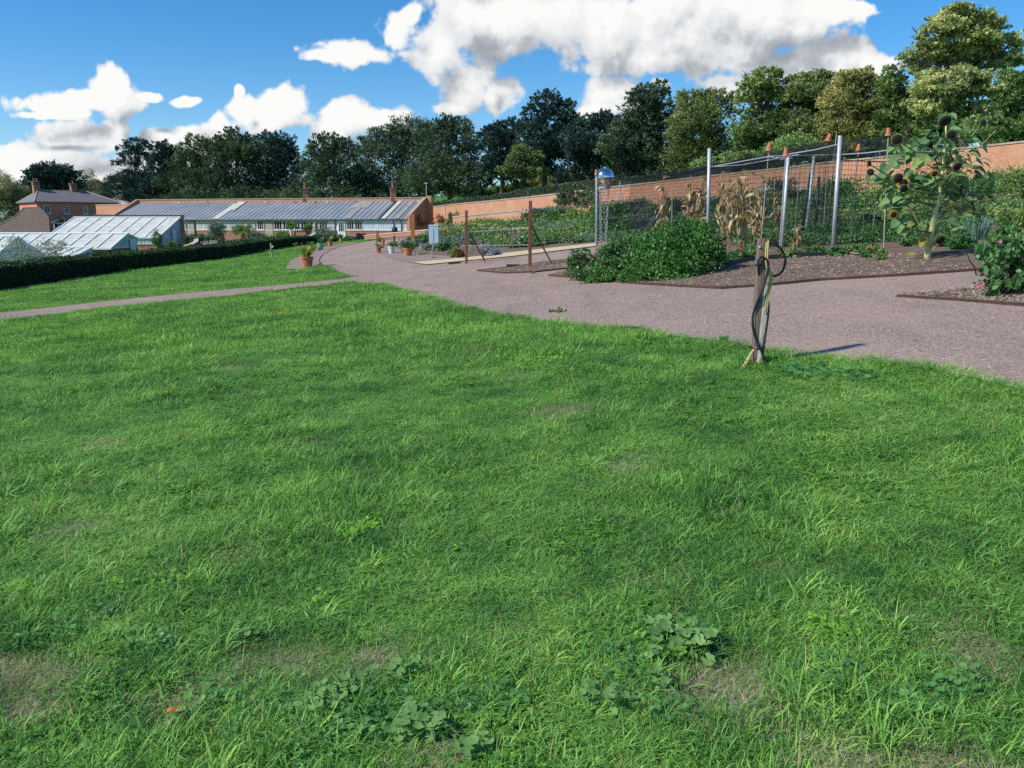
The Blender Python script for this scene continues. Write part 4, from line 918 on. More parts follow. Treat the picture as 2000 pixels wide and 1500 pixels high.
# white glasshouses
def glasshouse(label, xr, L_, prof, zb, gap, brick_h, name='glasshouse', gable='gable', walls=True, mull=.5):
    t = thing(name, label, 'glasshouse', (xr - L_ / 2, prof[0][0], zb)); X = Vector((1, 0, 0))
    rb, rt = MB(), MB(); n_ = int(L_ / gap)
    for (y0, z0), (y1, z1) in zip(prof[:-1], prof[1:]):
        nn = Vector((0, -(z1 - z0), y1 - y0)).normalized(); nn = nn if nn.z > 0 else -nn
        a_ = Vector((xr, y0, z0)); d_ = Vector((0, y1 - y0, z1 - z0)); rb.slab([a_, a_ - X * L_, a_ - X * L_ + d_, a_ + d_], -nn * .03)
        for i in range(n_ + 1):
            w_ = .09 if i % 1 == 0 else .04; rt.obox(a_ - X * (L_ * i / n_ + w_ * .5) + nn * .002, X * w_, d_, nn * .07)
        if d_.length > 2: rt.obox(a_ - X * L_ + d_ * .52 + nn * .003, X * L_, d_.normalized() * .06, nn * .05)
        rt.obox(a_ - X * (L_ + .05) + d_ + nn * .01 - d_.normalized() * .08, X * (L_ + .1), d_.normalized() * .14, nn * .09)
    a_ = Vector((xr, prof[0][0], prof[0][1])); rt.obox(a_ - X * L_ + Vector((0, -.1, -.09)), X * (L_ + .05), (0, .12, 0), (0, 0, .13))
    rb.build('roof_glass', M['glass_roof'], t, uvs=False); rt.build('roof_bars', M['white'], t, uvs=False)
    y0 = prof[0][0] + .05; zt = prof[0][1] - .06; zbr = zb + brick_h
    yb = prof[-1][0]; MB().obox((xr - L_, y0 + .03, zb - 1), (L_ - .03, 0, 0), (0, .2, 0), (0, 0, zbr - zb + 1)).build('front_wall', M['brick'], t)
    MB().obox((xr - .22, y0 + .03, zb - 1), (.2, 0, 0), (0, yb - y0 - .05, 0), (0, 0, zbr - zb + 1)).build('end_wall', M['brick'], t)
    if zt - zbr > .15:
        k = max(2, int(L_ / 1.1))
        for i in range(min(k, 9)):
            x1 = xr - L_ * i / k; window(t, (x1, y0 - .001), (-1, 0), (0, -1), 0.02, L_ / k - .02, zbr + .03, zt, 3, 1, 'white', 'glass_blind', .05)
    # end gable
    pg = [Vector((xr - .06, y_, z_ - .05)) for y_, z_ in prof]; pg = [Vector((xr - .06, prof[0][0] + .05, zbr))] + pg + ([Vector((xr - .06, prof[-1][0] - .02, zbr))])
    MB().slab(pg, (-.03, 0, 0)).build('gable_glass', M['glass_gable'], t, uvs=False)
    gb = MB(); (ya, za), (yc, zc) = prof[0], prof[-1]
    for (q0, w0), (q1, w1) in zip(prof[:-1], prof[1:]): gb.bar((xr - .02, q0, w0 - .06), (xr - .02, q1, w1 - .06), .07, .16, up=(1, 0, 0))
    gb.obox((xr - .05, ya + .05, zbr), (.07, 0, 0), (0, yc - ya - .1, 0), (0, 0, .1))
    def roofz(y_):
        for (q0, w0), (q1, w1) in zip(prof[:-1], prof[1:]):
            if q0 <= y_ <= q1: return w0 + (w1 - w0) * (y_ - q0) / max(q1 - q0, 1e-6)
        return zc
    y_ = ya + .08
    while y_ < yc: gb.obox((xr - .05, y_, zbr + .1), (.055, 0, 0), (0, .055, 0), (0, 0, max(.02, roofz(y_) - .12 - zbr - .1))); y_ += mull
    if zt > zbr + .3: gb.obox((xr - .05, ya + .1, zt - .02), (.06, 0, 0), (0, yc - ya - .2, 0), (0, 0, .08))
    gb.build('gable_frame', M['white'], t, uvs=False)
    return t
g1h = glasshouse('tall white lean-to glasshouse with sloping glass roof and brick-capped back wall', -35.05, 11.2, [(85, .42), (91, 2.42)], -.85, 1.25, .55)
MB().obox((-46.3, 91.02, -1.5), (11.5, 0, 0), (0, .35, 0), (0, 0, 4.05)).build('back_wall', M['brick_wall'], g1h)
MB().obox((-46.35, 90.95, 2.553), (11.6, 0, 0), (0, .5, 0), (0, 0, .1)).build('coping', M['rust'], g1h, uvs=False)
MB().obox((-34.97, 88.3, -.8), (.05, 0, 0), (0, .95, 0), (0, 0, 1.95)).build('door', M['white'], g1h, uvs=False)
g2h = glasshouse('long white span glasshouse with a ridged roof in the middle of the group', -31.9, 26, [(68, -.21), (71.2, .91), (73, .50)], -.85, 1.15, .62)
MB().obox((-31.83, 71.4, -.85), (.05, 0, 0), (0, .9, 0), (0, 0, 1.3)).build('door', M['white'], g2h, uvs=False)
glasshouse('small white gabled glasshouse nearest the clipped hedge, silver branches before it', -35.0, 9, [(58.1, -.33), (60.7, .79), (63.3, -.33)], -1.0, .95, .2)
glasshouse('low white sloping glass frame beside the gabled glasshouse', -31.5, 3.5, [(60.9, -.75), (64.2, -.05)], -1.2, .7, .2, name='cold_frame')
for i, (a_, b_, r_) in enumerate(((30, 492, 26), (75, 493, 22), (95, 482, 14), (120, 482, 15), (10, 505, 25), (60, 505, 30), (100, 500, 20))):
    pass
shl = [(28, 478, 16, 14), (60, 490, 26, 14), (95, 484, 12, 16), (121, 481, 15, 9), (20, 500, 40, 12), (90, 500, 30, 9)]
g = G2(); tS = thing('shrub', 'wispy silver-leaved shrub rising behind the dark hedge by the glasshouse', 'shrub', S(60, 42)); lob = []
for a_, b_, rx, ry in shl: c_ = P(a_, b_, 42); lob.append((c_.x, c_.y, c_.z, rx * 42 / FPX, .5, ry * 42 / FPX))
V, F = foliage(lob, g, .10, .05, .38, .3, .5, .5, .9); link('foliage', mkmesh('foliage', V - np.array(tS.location), F, LM['silver']), tS)
mb = MB(); 
for l in lob:
    for q_ in range(5): limb(mb, tS.location, Vector(l[:3]) + Vector(g.normal(size=3)) * l[3] * .6, .02, .006, g, n=4, seg=4)
mb.build('stems', M['greytimber'], tS, uvs=False)
# ---------------------------------------------------------------- hedges and the garden wall
hp = []
for yy in (14, 20, 26, 32, 40, 48, 58, 68, 76, 83):
    hp.append((hx, yy, tz(hx, yy)))
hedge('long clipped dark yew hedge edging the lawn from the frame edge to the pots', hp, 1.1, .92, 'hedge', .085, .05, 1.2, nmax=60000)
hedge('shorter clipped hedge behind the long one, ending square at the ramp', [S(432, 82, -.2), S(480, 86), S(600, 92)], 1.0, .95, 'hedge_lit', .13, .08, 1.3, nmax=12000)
WLINE = ((-10, 107), (34, 48.4))
def wall_at(a):
    d = pix_dir(a, 400); r = d.x / d.y; (x0, y0), (x1, y1) = WLINE; t = (r * y0 - x0) / ((x1 - x0) - r * (y1 - y0)); return Vector((x0 + (x1 - x0) * t, y0 + (y1 - y0) * t, 0))
wtops = [(836, 404), (848, 404), (905, 398), (972, 392), (1030, 386), (1088, 379), (1160, 371), (1188, 367), (1280, 357), (1392, 344), (1480, 334), (1555, 326), (1580, 322), (1660, 314), (1760, 303), (1880, 290), (2000, 277), (2120, 264), (2300, 250)]
GW = thing('garden_wall', 'high red brick garden wall with pale coping climbing the slope to the right', 'brick wall', (10, 80, tz(10, 80)))
wp_ = []
for a_, b_ in wtops: q_ = wall_at(a_); q_.z = P(a_, b_, q_.y).z; wp_.append(q_)
wd = Vector((44, -58.6, 0)).normalized(); wn = Vector((-wd.y, wd.x, 0)) * -1     # towards the camera
if wn.y > 0: wn = -wn
mb, cp = MB(), MB()
for a_, b_ in zip(wp_[:-1], wp_[1:]):
    za, zb = tz(a_.x, a_.y) - 1.2, tz(b_.x, b_.y) - 1.2
    mb.slab([Vector((a_.x, a_.y, za)), Vector((b_.x, b_.y, zb)), b_, a_], -wn * .45)
    cp.slab([a_ + wn * .06 + Z * .003, b_ + wn * .06 + Z * .003, b_ + wn * .06 + Z * .11, a_ + wn * .06 + Z * .11], -wn * .57)
mb.build('wall', M['brick_wall'], GW); cp.build('coping', M['coping'], GW, uvs=False)
q_ = wall_at(837); dd_ = MB().obox(Vector((q_.x, q_.y, .35)) + wn * .06 - wd * .5, wd * 1.15, -wn * .05, Z * 2.0).build('door', M['door_blue'], GW, uvs=False); dd_['label'] = 'blue door'
# ledges and low terrace walls with pale copings
def lowwall(label, pts, h, th=.35, ch=.10, mat='brick', cop='stone', name='low_wall'):
    t = thing(name, label, 'low wall', pts[len(pts)//2]); a, c = MB(), MB()
    for p, q in zip(pts[:-1], pts[1:]):
        d = (q - p).normalized(); s = Vector((-d.y, d.x, 0)).normalized() * th / 2
        a.slab([p - s - Z * h, p + s - Z * h, p + s, p - s], q - p); c.slab([p - s * 1.2 + Z * .003, p + s * 1.2 + Z * .003, p + s * 1.2 + Z * ch, p - s * 1.2 + Z * ch], q - p)
    a.build('wall', M[mat], t); c.build('coping', M[cop], t, uvs=False); return t
lowwall('low terrace wall with bright pale coping climbing behind the pale blue box', [P(716, 461, 80), P(790, 454, 74), P(870, 447, 68), P(955, 439, 60)], .35, .5, .07)
lowwall('low brick terrace wall with flat stone coping behind the two rusty posts', [P(944, 448, 50), P(1050, 446.5, 50), P(1168, 443, 50)], .9)
lowwall('grey-topped retaining wall just below the high garden wall', [P(888, 425, 88), P(990, 415, 82), P(1100, 405, 76)], 2.0, .5, .14, 'brick_wall', 'coping')
lowwall('low stone-capped wall seen behind the fruit cage netting', [P(1230, 441, 46), P(1330, 438, 45), P(1400, 436, 44)], .8)
lowwall('curved coping of the ramp below the tall lean-to glasshouse', [P(362, 481, 80), P(374, 478, 80.5), P(383, 473, 82), P(383, 467, 86), P(374, 463, 90)], .5, .35, .1, 'brick_brown', 'stone')
lowwall('brick ramp wall with dark handrail ending at the second hedge', [P(386, 480, 81), P(402, 476, 82), P(424, 474, 83)], .5, .3, .06, 'sandwall', 'coping') if False else None
MB_ = lowwall('short pale rendered ramp wall beside the second hedge', [P(392, 474, 83), P(408, 472, 83), P(425, 471, 83)], 1.0, .3, .1, 'stone', 'coping')
t = thing('handrail', 'dark sloping handrail on the ramp beside the glasshouse', 'handrail', S(400, 82)); MB().tube([P(388, 479, 81.5), P(407, 463, 82), P(424, 464, 82)], .05, 6).tube([P(388, 479, 81.5), P(388, 486, 81.5)], .04, 5).tube([P(407, 463, 82), P(407, 482, 82)], .04, 5).build('rail', M['darkframe'], t, uvs=False)
lowwall('sloping pale coping of the steps behind the end of the long hedge', [P(604, 463, 88), P(616, 457, 90), P(628, 450, 92)], .5, .3, .12)

# ---------------------------------------------------------------- pots and plants
def pot(label, pos, r, h, mat='terracotta', rim=.18, group=None, name='plant_pot'):
    t = thing(name, label, 'plant pot', pos, group); c = Vector(pos)
    MB().lathe(c, [(0, 0), (r * .68, 0), (r * .90, h * (1 - rim)), (r * .82, h * (1 - rim)), (r * .82, h * .86), (0, h * .86)], 20).build('body', M[mat], t, smooth=False, uvs=False)
    MB().lathe(c, [(r * .92, h * (1 - rim)), (r, h * (1 - rim) + .01), (r * 1.02, h), (r * .86, h), (r * .84, h * .84)], 20).build('rim', M[mat], t, uvs=False)
    MB().lathe(c, [(0, h * .9), (r * .83, h * .89)], 20).build('soil', M['soil'], t, uvs=False)
    return t
def strap(label, pos, n, L, W, mat, spread=.9, cat='potted plant', name='leafy_plant', group=None, r0=.03, flowers=None):
    """plant of strap leaves fanning from the base"""
    g = G2(); pos = Vector(pos); V = []; F = []
    for i in range(n):
        a = g.random() * 6.283; le = abs(g.normal(.15, .35)) * spread + .1; l = L * g.uniform(.6, 1.1); d = np.array([math.cos(a), math.sin(a), 0]); s = np.array([-d[1], d[0], 0]); p = np.array([d[0] * r0 * g.random(), d[1] * r0 * g.random(), 0]); k = len(V)
        ang = le
        for j in range(5):
            w = W * (.6, 1, .9, .6, 0)[j] / 2; V += [p - s * w, p + s * w]; p = p + (d * math.sin(ang) + np.array([0, 0, math.cos(ang)])) * l / 4; ang += .28 * spread
        for j in range(4): F.append((k + 2*j, k + 2*j + 1, k + 2*j + 3, k + 2*j + 2))
    me = mkmesh(name, np.array(V), F, LM[mat]); t = thing(name, label, cat, pos, group); link('leaves', me, t)
    if flowers:
        for q in range(flowers[1]): dd = np.array([g.normal() * .4, -.4 + g.normal() * .3, 1]); flower(np.array(pos) + np.array([g.normal() * L * .3, g.normal() * L * .3, L * g.uniform(.7, .95)]), dd, flowers[2], flowers[0], t, g, 8)
    return t
def potplant(a, b, wpx, hpx, mat, lab, plab, pl='strap', pm='broad', ph=.3, pw=None, **kw):
    p = G(a, b); s = p.y / FPX; r, h = wpx * s / 2, hpx * s; pot(lab, p, r, h, mat); q = p + Vector((0, 0, h * .86))
    if pl == 'strap': strap(plab, q, kw.get('n', 60), ph, kw.get('w', .035), pm, kw.get('spread', .9), flowers=kw.get('flowers'))
    elif pl == 'bush': shrub(plab, q, pw or r * 2.6, pw or r * 2.6, ph, pm, .07, .04, 1.0, 3, 'potted plant', 'leafy_plant', flowers=kw.get('flowers'))
potplant(600, 523, 26, 21, 'terracotta', 'largest terracotta pot, at the near tip of the brick paving', 'yellow-green strap-leaved plant in the largest terracotta pot', 'strap', 'lime', .62, n=130, w=.05)
potplant(607, 491, 18, 9, 'terracotta', 'squat terracotta pot just behind the largest pot', 'green leafy plant in the squat terracotta pot', 'strap', 'broad', .5, n=80, w=.07)
potplant(626, 489, 13.5, 14, 'sage', 'sage green glazed pot between the terracotta pots', 'green leafy plant in the sage green pot', 'strap', 'broad', .55, n=75, w=.08)
potplant(645, 482, 10, 10.5, 'terracotta', 'terracotta pot next beyond the sage green one', 'thin leafy plant in the pot beyond the sage green one', 'strap', 'grape', .6, n=60, w=.07)
potplant(667, 475.5, 9.5, 10, 'terracotta', 'terracotta pot at the far end of the left row beside the grass strip', 'bright green plant in the far terracotta pot', 'strap', 'broad', .6, n=60, w=.08)
potplant(739, 494.5, 12.5, 11.5, 'terracotta', 'terracotta pot with white flowers at the bend of the path', 'white flowers in the terracotta pot at the path bend', 'bush', 'grey', .2, flowers=('whitefl', 5, .07))
potplant(765, 496, 14, 14, 'bluegrey', 'pale grey-blue pot between two terracotta pots', 'low green plant in the pale grey-blue pot', 'bush', 'grape', .28)
potplant(797, 501, 19, 16, 'terracotta', 'wide-rimmed terracotta pot nearest the sandy strip', 'grey-green plant in the wide-rimmed terracotta pot', 'bush', 'bush', .3)
potplant(742.5, 481, 9, 8, 'bluegrey', 'small white pot behind the orange post', 'small plant in the white pot behind the orange post', 'bush', 'grape', .35)
potplant(748.5, 481.5, 7, 13, 'terracotta', 'tall narrow terracotta pot beside the small white pot', 'tuft in the tall narrow terracotta pot', 'strap', 'grape', .2, n=20)
# pots, seat and figures in front of the range
def farpot(a, Y, wpx, hpx, lab, plab, pm, ph, pw, py=None, L=.16):
    p = S(a, Y); 
    if py: p.z = max(p.z, P(a, py, Y).z)
    s = Y / FPX; pot(lab, p, wpx * s / 2, hpx * s); shrub(plab, p + Vector((0, 0, hpx * s * .8)), pw, pw, ph, pm, L, .07, 1.0, 3, 'potted plant', 'leafy_plant', nmax=2500)
farpot(431, 91, 14, 9, 'large terracotta pot before the pale blinded windows', 'tall grey-green plant in the large pot before the blinded windows', 'grey', 1.5, 1.7, 469)
farpot(473, 92, 11, 9, 'terracotta pot below the last blinded window', 'broad-leaved plant in the pot below the last blinded window', 'grape', 1.2, 2.2, 467)
farpot(603, 93, 9, 7, 'terracotta pot beside the dark garden seat', 'green plant in the pot beside the dark seat', 'grape', 1.0, .9, 461)
for a_, Y_, w_, h_, mt, lb in ((418, 93, 1.6, 1.7, 'grey', 'grey-leaved shrub left of the large pot by the range'), (505, 92, 2.0, 1.4, 'grey', 'silvery shrub before the small dark window'), (551, 93, 2.2, 1.5, 'grape', 'yellowing shrub against the brick below the dark windows'), (388, 90, 2.0, 1.3, 'hedge_lit', 'dark shrub by the weathered plank door'),
        (633, 90, 1.8, 1.8, 'grey', 'grey-green shrub at the end of the long hedge'), (650, 93, 1.3, .9, 'bush', 'low dark bush left of the white half-glazed door'), (525, 91, 1.6, .7, 'hedge_lit', 'low bush beside the grey timber door'), (582, 92, 2.5, .5, 'bush', 'low planting under the dark garden seat'), (372, 85, 1.2, 1.5, 'yew', 'small dark shrub at the corner of the tall glasshouse')):
    shrub(lb, S(a_, Y_), w_, w_, h_, mt, .16, .09, 1.1, 4, nmax=3000)
shrub('narrow upright conifer before the brick base of the tall glasshouse', P(308, 484, 79), .75, .75, 1.5, 'hedge_lit', .12, .05, 1.6, 1, 'conifer', 'conifer', nmax=3000)
shrub('low yellow-green bush under the gable of the tall glasshouse', P(332, 484, 80), 1.1, .8, .6, 'grape', .12, .06, 1.2, 3, nmax=2000)
for a_, mt, hh, lb in ((676, 'bush', .7, 'dark low plant right of the white half-glazed door'), (690, 'grey', .6, 'small grey plant in the border below the bright windows'), (700, 'purple', .85, 'dark purple plant in the border below the bright windows'), (712, 'purple', .65, 'low purple clump at the right of the border')):
    shrub(lb, S(a_, 92), 1.4, .9, hh, mt, .14, .08, 1.2, 3, nmax=2000)
t = thing('tree_fern', 'small tree fern with pale leaning trunk before the dark windows', 'tree fern', S(570, 91)); b_ = S(570, 91); tp = P(566, 446, 91)
MB().tube([b_, b_.lerp(tp, .5) + Vector((.05, 0, 0)), tp], [.14, .11, .09], 7).build('trunk', M['stone'], t, smooth=True, uvs=False)
V, F = foliage([(tp.x, tp.y, tp.z + .25, .55, .55, .4)], G2(), .3, .1, 1.4, .3, 1, .4, .5); link('crown', mkmesh('crown', V - np.array(b_), F, LM['grape']), t)
t = thing('garden_bench', 'dark slatted garden bench before the dark windows', 'bench', S(587, 92)); b_ = S(587, 92); b_.z = max(b_.z, P(587, 461, 92).z)
MB().box(b_ + Vector((0, 0, .42)), (1.3, .45, .05)).build('seat', M['darkframe'], t, uvs=False); mb = MB()
for q_ in range(7): mb.box(b_ + Vector((-.57 + q_ * .19, .22, .47)), (.06, .03, .4))
mb.box(b_ + Vector((0, .22, .87)), (1.3, .04, .06)).build('backrest', M['darkframe'], t, uvs=False)
for x_ in (-.6, .6):
    for y_ in (-.2, .2): MB().box(b_ + Vector((x_, y_, 0)), (.06, .06, .42)).build('leg', M['darkframe'], t, uvs=False)
t = thing('garden_statue', 'small pale stone statue on a plinth by the end of the hedge', 'statue', S(615, 92)); b_ = S(615, 92); b_.z = max(b_.z, P(615, 458, 92).z)
MB().box(b_, (.45, .45, .35)).build('plinth', M['stone'], t, bevel=.02, uvs=False)
MB().lathe(b_ + Vector((0, 0, .35)), [(0, 0), (.2, 0), (.17, .25), (.11, .42), (.17, .55), (.15, .68), (.05, .74), (.09, .82), (.08, .9), (0, .94)], 12).build('figure', M['stone'], t, smooth=True, uvs=False)
t = thing('water_butt', 'small dark round barrel under the bright windows', 'barrel', S(771, 91)); b_ = P(771, 455, 91)
MB().lathe(b_, [(0, 0), (.26, 0), (.32, .25), (.3, .5), (.2, .62), (0, .64)], 14).build('body', M['darkframe'], t, smooth=True, uvs=False)

# hose post on the small lawn
def pxm(p, da, db, dy=0.): return P(p[0] + da, p[1] + db, p[2] + dy)
b_ = G(530, 507); Yb = b_.y; t = thing('hose_post', 'thin pale timber post standing alone on the far lawn', 'post', b_)
MB().tube([P(533, 508, Yb), P(529, 475, Yb)], [.055, .05], 8).build('post', M['greytimber'], t, uvs=False)
MB().tube([P(529.5, 484, Yb - .06), P(526, 492, Yb - .06), P(527, 500, Yb - .06), P(531, 507, Yb - .06)], .018, 6).build('hose', M['yellowhose'], t, uvs=False)
MB().tube([P(531, 482, Yb - .06), P(534, 480, Yb - .1), P(533, 483, Yb - .1)], .02, 5).build('tap', M['galv'], t, uvs=False)
t = thing('allium_seedheads', 'three dry round seedheads on thin stalks before the hedge end', 'seedheads', G(580, 489)); bb = t.location.copy(); Yq = bb.y
for (a0_, b0_, a1_, b1_) in ((574, 477, 580, 485), (579, 475, 586, 485), (589, 475.5, 591, 486)):
    MB().tube([P(a1_, b1_, Yq), P(a0_, b0_, Yq)], .012, 4).build('stalk', M['cane'], t, uvs=False)
    V, F = foliage([(*P(a0_, b0_, Yq), .07, .07, .05)], G2(), .05, .012, 2.2, .1, 1, 0, .4, 0, .9); link('seedhead', mkmesh('seedhead', V - np.array(bb), F, LM['corn']), t)

# ---------------------------------------------------------------- posts, box, edgings
def topped(label, a, b, top, w, mat, cat='post', name='timber_post', lean=0., brace=None, group=None):
    p = G(a, b); q = P(a + lean, top, p.y); t = thing(name, label, cat, p, group)
    MB().bar(p - Z * .1, q, w, w, up=(1, 0, 0)).build('post', M[mat], t, bevel=.006, uvs=False)
    if brace: r = G(*brace[1]); MB().bar(P(brace[0][0], brace[0][1], p.y + .05), r, w * .5, w * .5, up=(1, 0, 0)).build('brace', M['rustpost'], t, uvs=False)
    return t, p, q
Y1 = topped('tall reddish post with a diagonal brace, second from the sandy strip end', 911, 516, 411, .09, 'rustpost', brace=((914, 450), (948, 511)))
Y2 = topped('tallest reddish post with a long diagonal brace beside the rusty steel box', 1035, 524, 392, .095, 'rustpost', lean=1, brace=((1038, 441), (1080, 519)))
topped('stout orange post beside the wide-rimmed terracotta pot', 806, 481, 418, .19, 'orangepost')
topped('short orange post at the bend of the path', 737, 481, 452, .16, 'orangepost')
topped('orange post right of the pale blue box', 876, 472, 444, .13, 'orangepost')
topped('brown post close beside the orange one right of the blue box', 870.5, 474, 448, .11, 'rustpost')
topped('small dark post at the far side of the path end', 770, 476, 459, .10, 'darkframe')
topped('orange post among the far shrubs beyond the rusty posts', 944, 460, 436, .14, 'orangepost')
wr = thing('training_wires', 'thin wires strung between the two tall reddish posts', 'wires', Y1[1]); mb = MB()
for f_ in (.35, .6, .85): mb.tube([Y1[1].lerp(Y1[2], f_), Y2[1].lerp(Y2[2], f_), Y2[1].lerp(Y2[2], f_) + Vector((4.5, 6, .5))], .006, 4)
mb.build('wire', M['galv'], wr, uvs=False)
b_ = G(848, 478); s_ = b_.y / FPX; t = thing('utility_box', 'pale blue upright box standing among grey-green plants', 'utility box', b_); w_ = 18 * s_
MB().box(b_, (w_, w_ * .7, P(848, 441, b_.y).z - b_.z)).build('body', M['boxblue'], t, bevel=.01, uvs=False); MB().box((b_.x, b_.y, P(848, 441, b_.y).z + .003), (w_ * 1.06, w_ * .76, .05)).build('lid', M['white'], t, uvs=False)
MB().obox(b_ + Vector((-w_ * .08, -w_ * .38, .1)), (.02, 0, 0), (0, .02, 0), (0, 0, .7)).build('door_seam', M['galv'], t, uvs=False)
def edging(label, pts, h=.09, mat='rust', closed=False, th=.012):
    P_ = densify(pts, .4, closed); P3 = [Vector((a, b, tz(a, b))) for a, b in P_]; 
    if closed: P3.append(P3[0])
    t = thing('bed_edging', label, 'edging', P3[0]); mb = MB()
    for a, b in zip(P3[:-1], P3[1:]):
        d = (b - a); s = Vector((-d.y, d.x, 0)).normalized() * th; mb.slab([a - s - Z * .05, a + s - Z * .05, a + s + Z * h, a - s + Z * h], d)
    mb.build('strip', M[mat], t, uvs=False); return t
edging('rusty steel edging round the pointed bed with the tallest reddish post', bedA, .06, closed=True)
edging('rusty steel edging along the front of the large fruit cage bed', bedB[:10], .065)
edging('rusty steel edging of the bark-covered bed under the rose bush', bedD, .045, closed=True)
edging('rusty steel edging of the sandy strip beyond the path', sandS[:5], .05)
edging('rusty edging between near lawn and gravel', [eN[i] for i in (14, 15, 16, 17, 18)], .045)
edging('dark edging round the brick paving left of the path', px((628,524),(624,515),(624,508),(629,500),(642,491),(662,483),(690,478)), .04, 'rust')
def steelbox(label, a, b, wpx, hpx):
    p = G(a, b); s = p.y / FPX; w = wpx * s; h = hpx * s; t = thing('steel_box', label, 'steel box', p); mb = MB()
    for o_, e1 in (((-w/2, 0), (w, 0)), ((-w/2, w * .6), (w, 0))): mb.obox(p + Vector((*o_, 0)), (*e1, 0), (0, .02, 0), Z * h)
    for x_ in (-w/2, w/2 - .02): mb.obox(p + Vector((x_, .021, 0)), (.02, 0, 0), (0, w * .6 - .022, 0), Z * h)
    mb.build('side', M['rust'], t, uvs=False); MB().obox(p + Vector((-w/2 + .021, .021, .01)), (w - .043, 0, 0), (0, w * .6 - .022, 0), Z * h * .8).build('fill', M['soil'], t, uvs=False)
steelbox('small rusty steel box at the pointed bed beside the tallest post', 1002, 524, 26, 7); steelbox('flat rusty steel box lying by the sandy strip', 887, 517, 22, 5)
for i, (a0_, b0_, a1_, b1_, lb) in enumerate(((813, 502, 824, 476, 'pale cane leaning left of the blue box foot'), (815, 501, 822, 477, 'second pale cane crossing near the blue box foot'), (841, 501, 847, 478, 'pale cane right of the crossed pair'), (1363, 470, 1382, 375, 'thin cane leaning against the first tall cage pole'))):
    p = G(a0_, b0_); q = P(a1_, b1_, p.y + .2); t = thing('garden_cane', lb, 'cane', p); MB().tube([p, q], .014, 5).build('cane', M['cane'], t, uvs=False)
# ---------------------------------------------------------------- trees behind the buildings and the wall
T = tree
T('grey-olive willow at the left edge beside the ramped wall', 140, 8, [(8,372,36,34),(30,395,26,30),(0,420,50,40),(-60,380,50,50)], 'pale', .40, .12, up=-.2, cover=1.3)
T('dark yew rising behind the house chimneys', 158, 105, [(105,352,36,24),(82,362,26,20),(130,358,24,22),(105,378,46,22)], 'bluedark', .55, .16, spike=.5, cover=1.2)
T('thin pale tree right of the dark yew behind the house', 158, 180, [(178,358,16,22),(194,372,18,20),(168,372,14,20),(184,390,28,14)], 'pale', .34, .12, cover=.55, clump=.3)
T('small green tree at the far left behind the house gable', 165, 60, [(62,388,22,12),(48,396,20,14)], 'olive', .4, .15)
T('layered cedar with a flat crest and open tiers', 145, 262, [(264,291,20,5),(248,303,18,5),(280,304,19,6),(262,316,24,6),(247,332,22,7),(284,328,17,12),(262,350,38,10),(236,362,32,13),(278,366,34,18),(250,384,46,14),(292,345,13,18)], 'bluedark', .5, .15, spike=.35, cover=1.3, clump=.22, tr=.28, low=-.4, up=.1, raw=True)
T('dark conifer right of the layered cedar', 142, 322, [(318,310,20,18),(338,318,22,18),(312,335,26,22),(338,345,30,24),(322,370,42,24),(320,392,50,16)], 'bluedark', .5, .16, spike=.45, cover=1.5)
T('broad dark yew behind the middle of the lean-to roof', 140, 400, [(385,300,30,22),(410,320,40,36),(372,335,34,36),(400,362,62,34),(372,372,34,26),(400,392,70,18)], 'yew', .46, .17, spike=.3, cover=1.8)
T('tall dark yew with a pointed top left of the first chimney', 137, 460, [(463,280,24,18),(448,300,34,26),(478,305,30,28),(455,335,50,36),(450,368,64,30),(460,392,70,18)], 'yew', .46, .17, spike=.3, cover=1.8)
T('dark blue-green conifer with feathery ends', 145, 530, [(520,298,30,20),(548,300,26,20),(536,320,40,26),(512,340,34,30),(556,336,32,26),(535,366,56,28),(588,340,14,12),(540,390,62,18)], 'bluedark', .52, .15, spike=.55, cover=1.2)
T('domed dark green yew right of the first chimney', 134, 655, [(652,292,26,18),(632,310,34,26),(675,312,34,26),(655,335,58,34),(610,348,34,30),(650,366,84,28),(700,350,30,28),(650,392,90,18)], 'yew', .46, .17, spike=.25, cover=1.9)
T('rounded dark green tree standing tallest behind the second chimney', 142, 775, [(800,262,44,26),(770,275,34,24),(832,275,30,24),(738,288,34,20),(785,305,70,34),(740,325,44,36),(820,320,44,40),(778,352,70,36),(718,300,18,20),(770,388,76,18),(720,370,30,26)], 'yew', .46, .18, cover=1.8)
T('broad dark tree with a wide skirt above the slope', 122, 880, [(868,262,34,20),(898,266,38,20),(850,285,44,26),(905,288,46,28),(870,320,68,36),(930,325,38,34),(880,355,76,28),(830,350,44,28),(938,350,34,20),(868,378,60,14)], 'yew', .42, .16, spike=.2, cover=1.9)
T('slim leaning-trunk tree left of the tall feathery one', 112, 975, [(970,262,26,20),(995,255,24,20),(985,285,32,24),(1000,310,34,28),(975,325,28,24),(1008,340,26,20)], 'bluedark', .42, .15, spike=.35, cover=1.15, tr=.30, base_dy=0)
T('tall feathery yew with a spiky crest above the wall', 108, 1062, [(1068,198,24,18),(1095,210,22,18),(1048,222,24,18),(1080,238,40,20),(1108,250,20,16),(1050,258,30,22),(1085,275,42,24),(1040,290,34,26),(1080,310,46,26),(1052,328,36,20),(1104,300,22,18)], 'bluedark', .42, .14, spike=.45, cover=1.25, tr=.38)
T('low green tree with two thin trunks before the tall yew', 100, 1014, [(1010,318,26,18),(1030,305,26,18),(1022,335,34,16)], 'olive', .38, .15, cover=1.2, tr=.15)
T('dark yew left of the mirrored globe', 98, 1160, [(1168,240,26,18),(1150,262,30,26),(1188,262,30,28),(1165,295,48,30),(1135,300,26,28),(1180,325,48,28),(1200,300,26,34)], 'bluedark', .40, .15, spike=.3, cover=1.8)
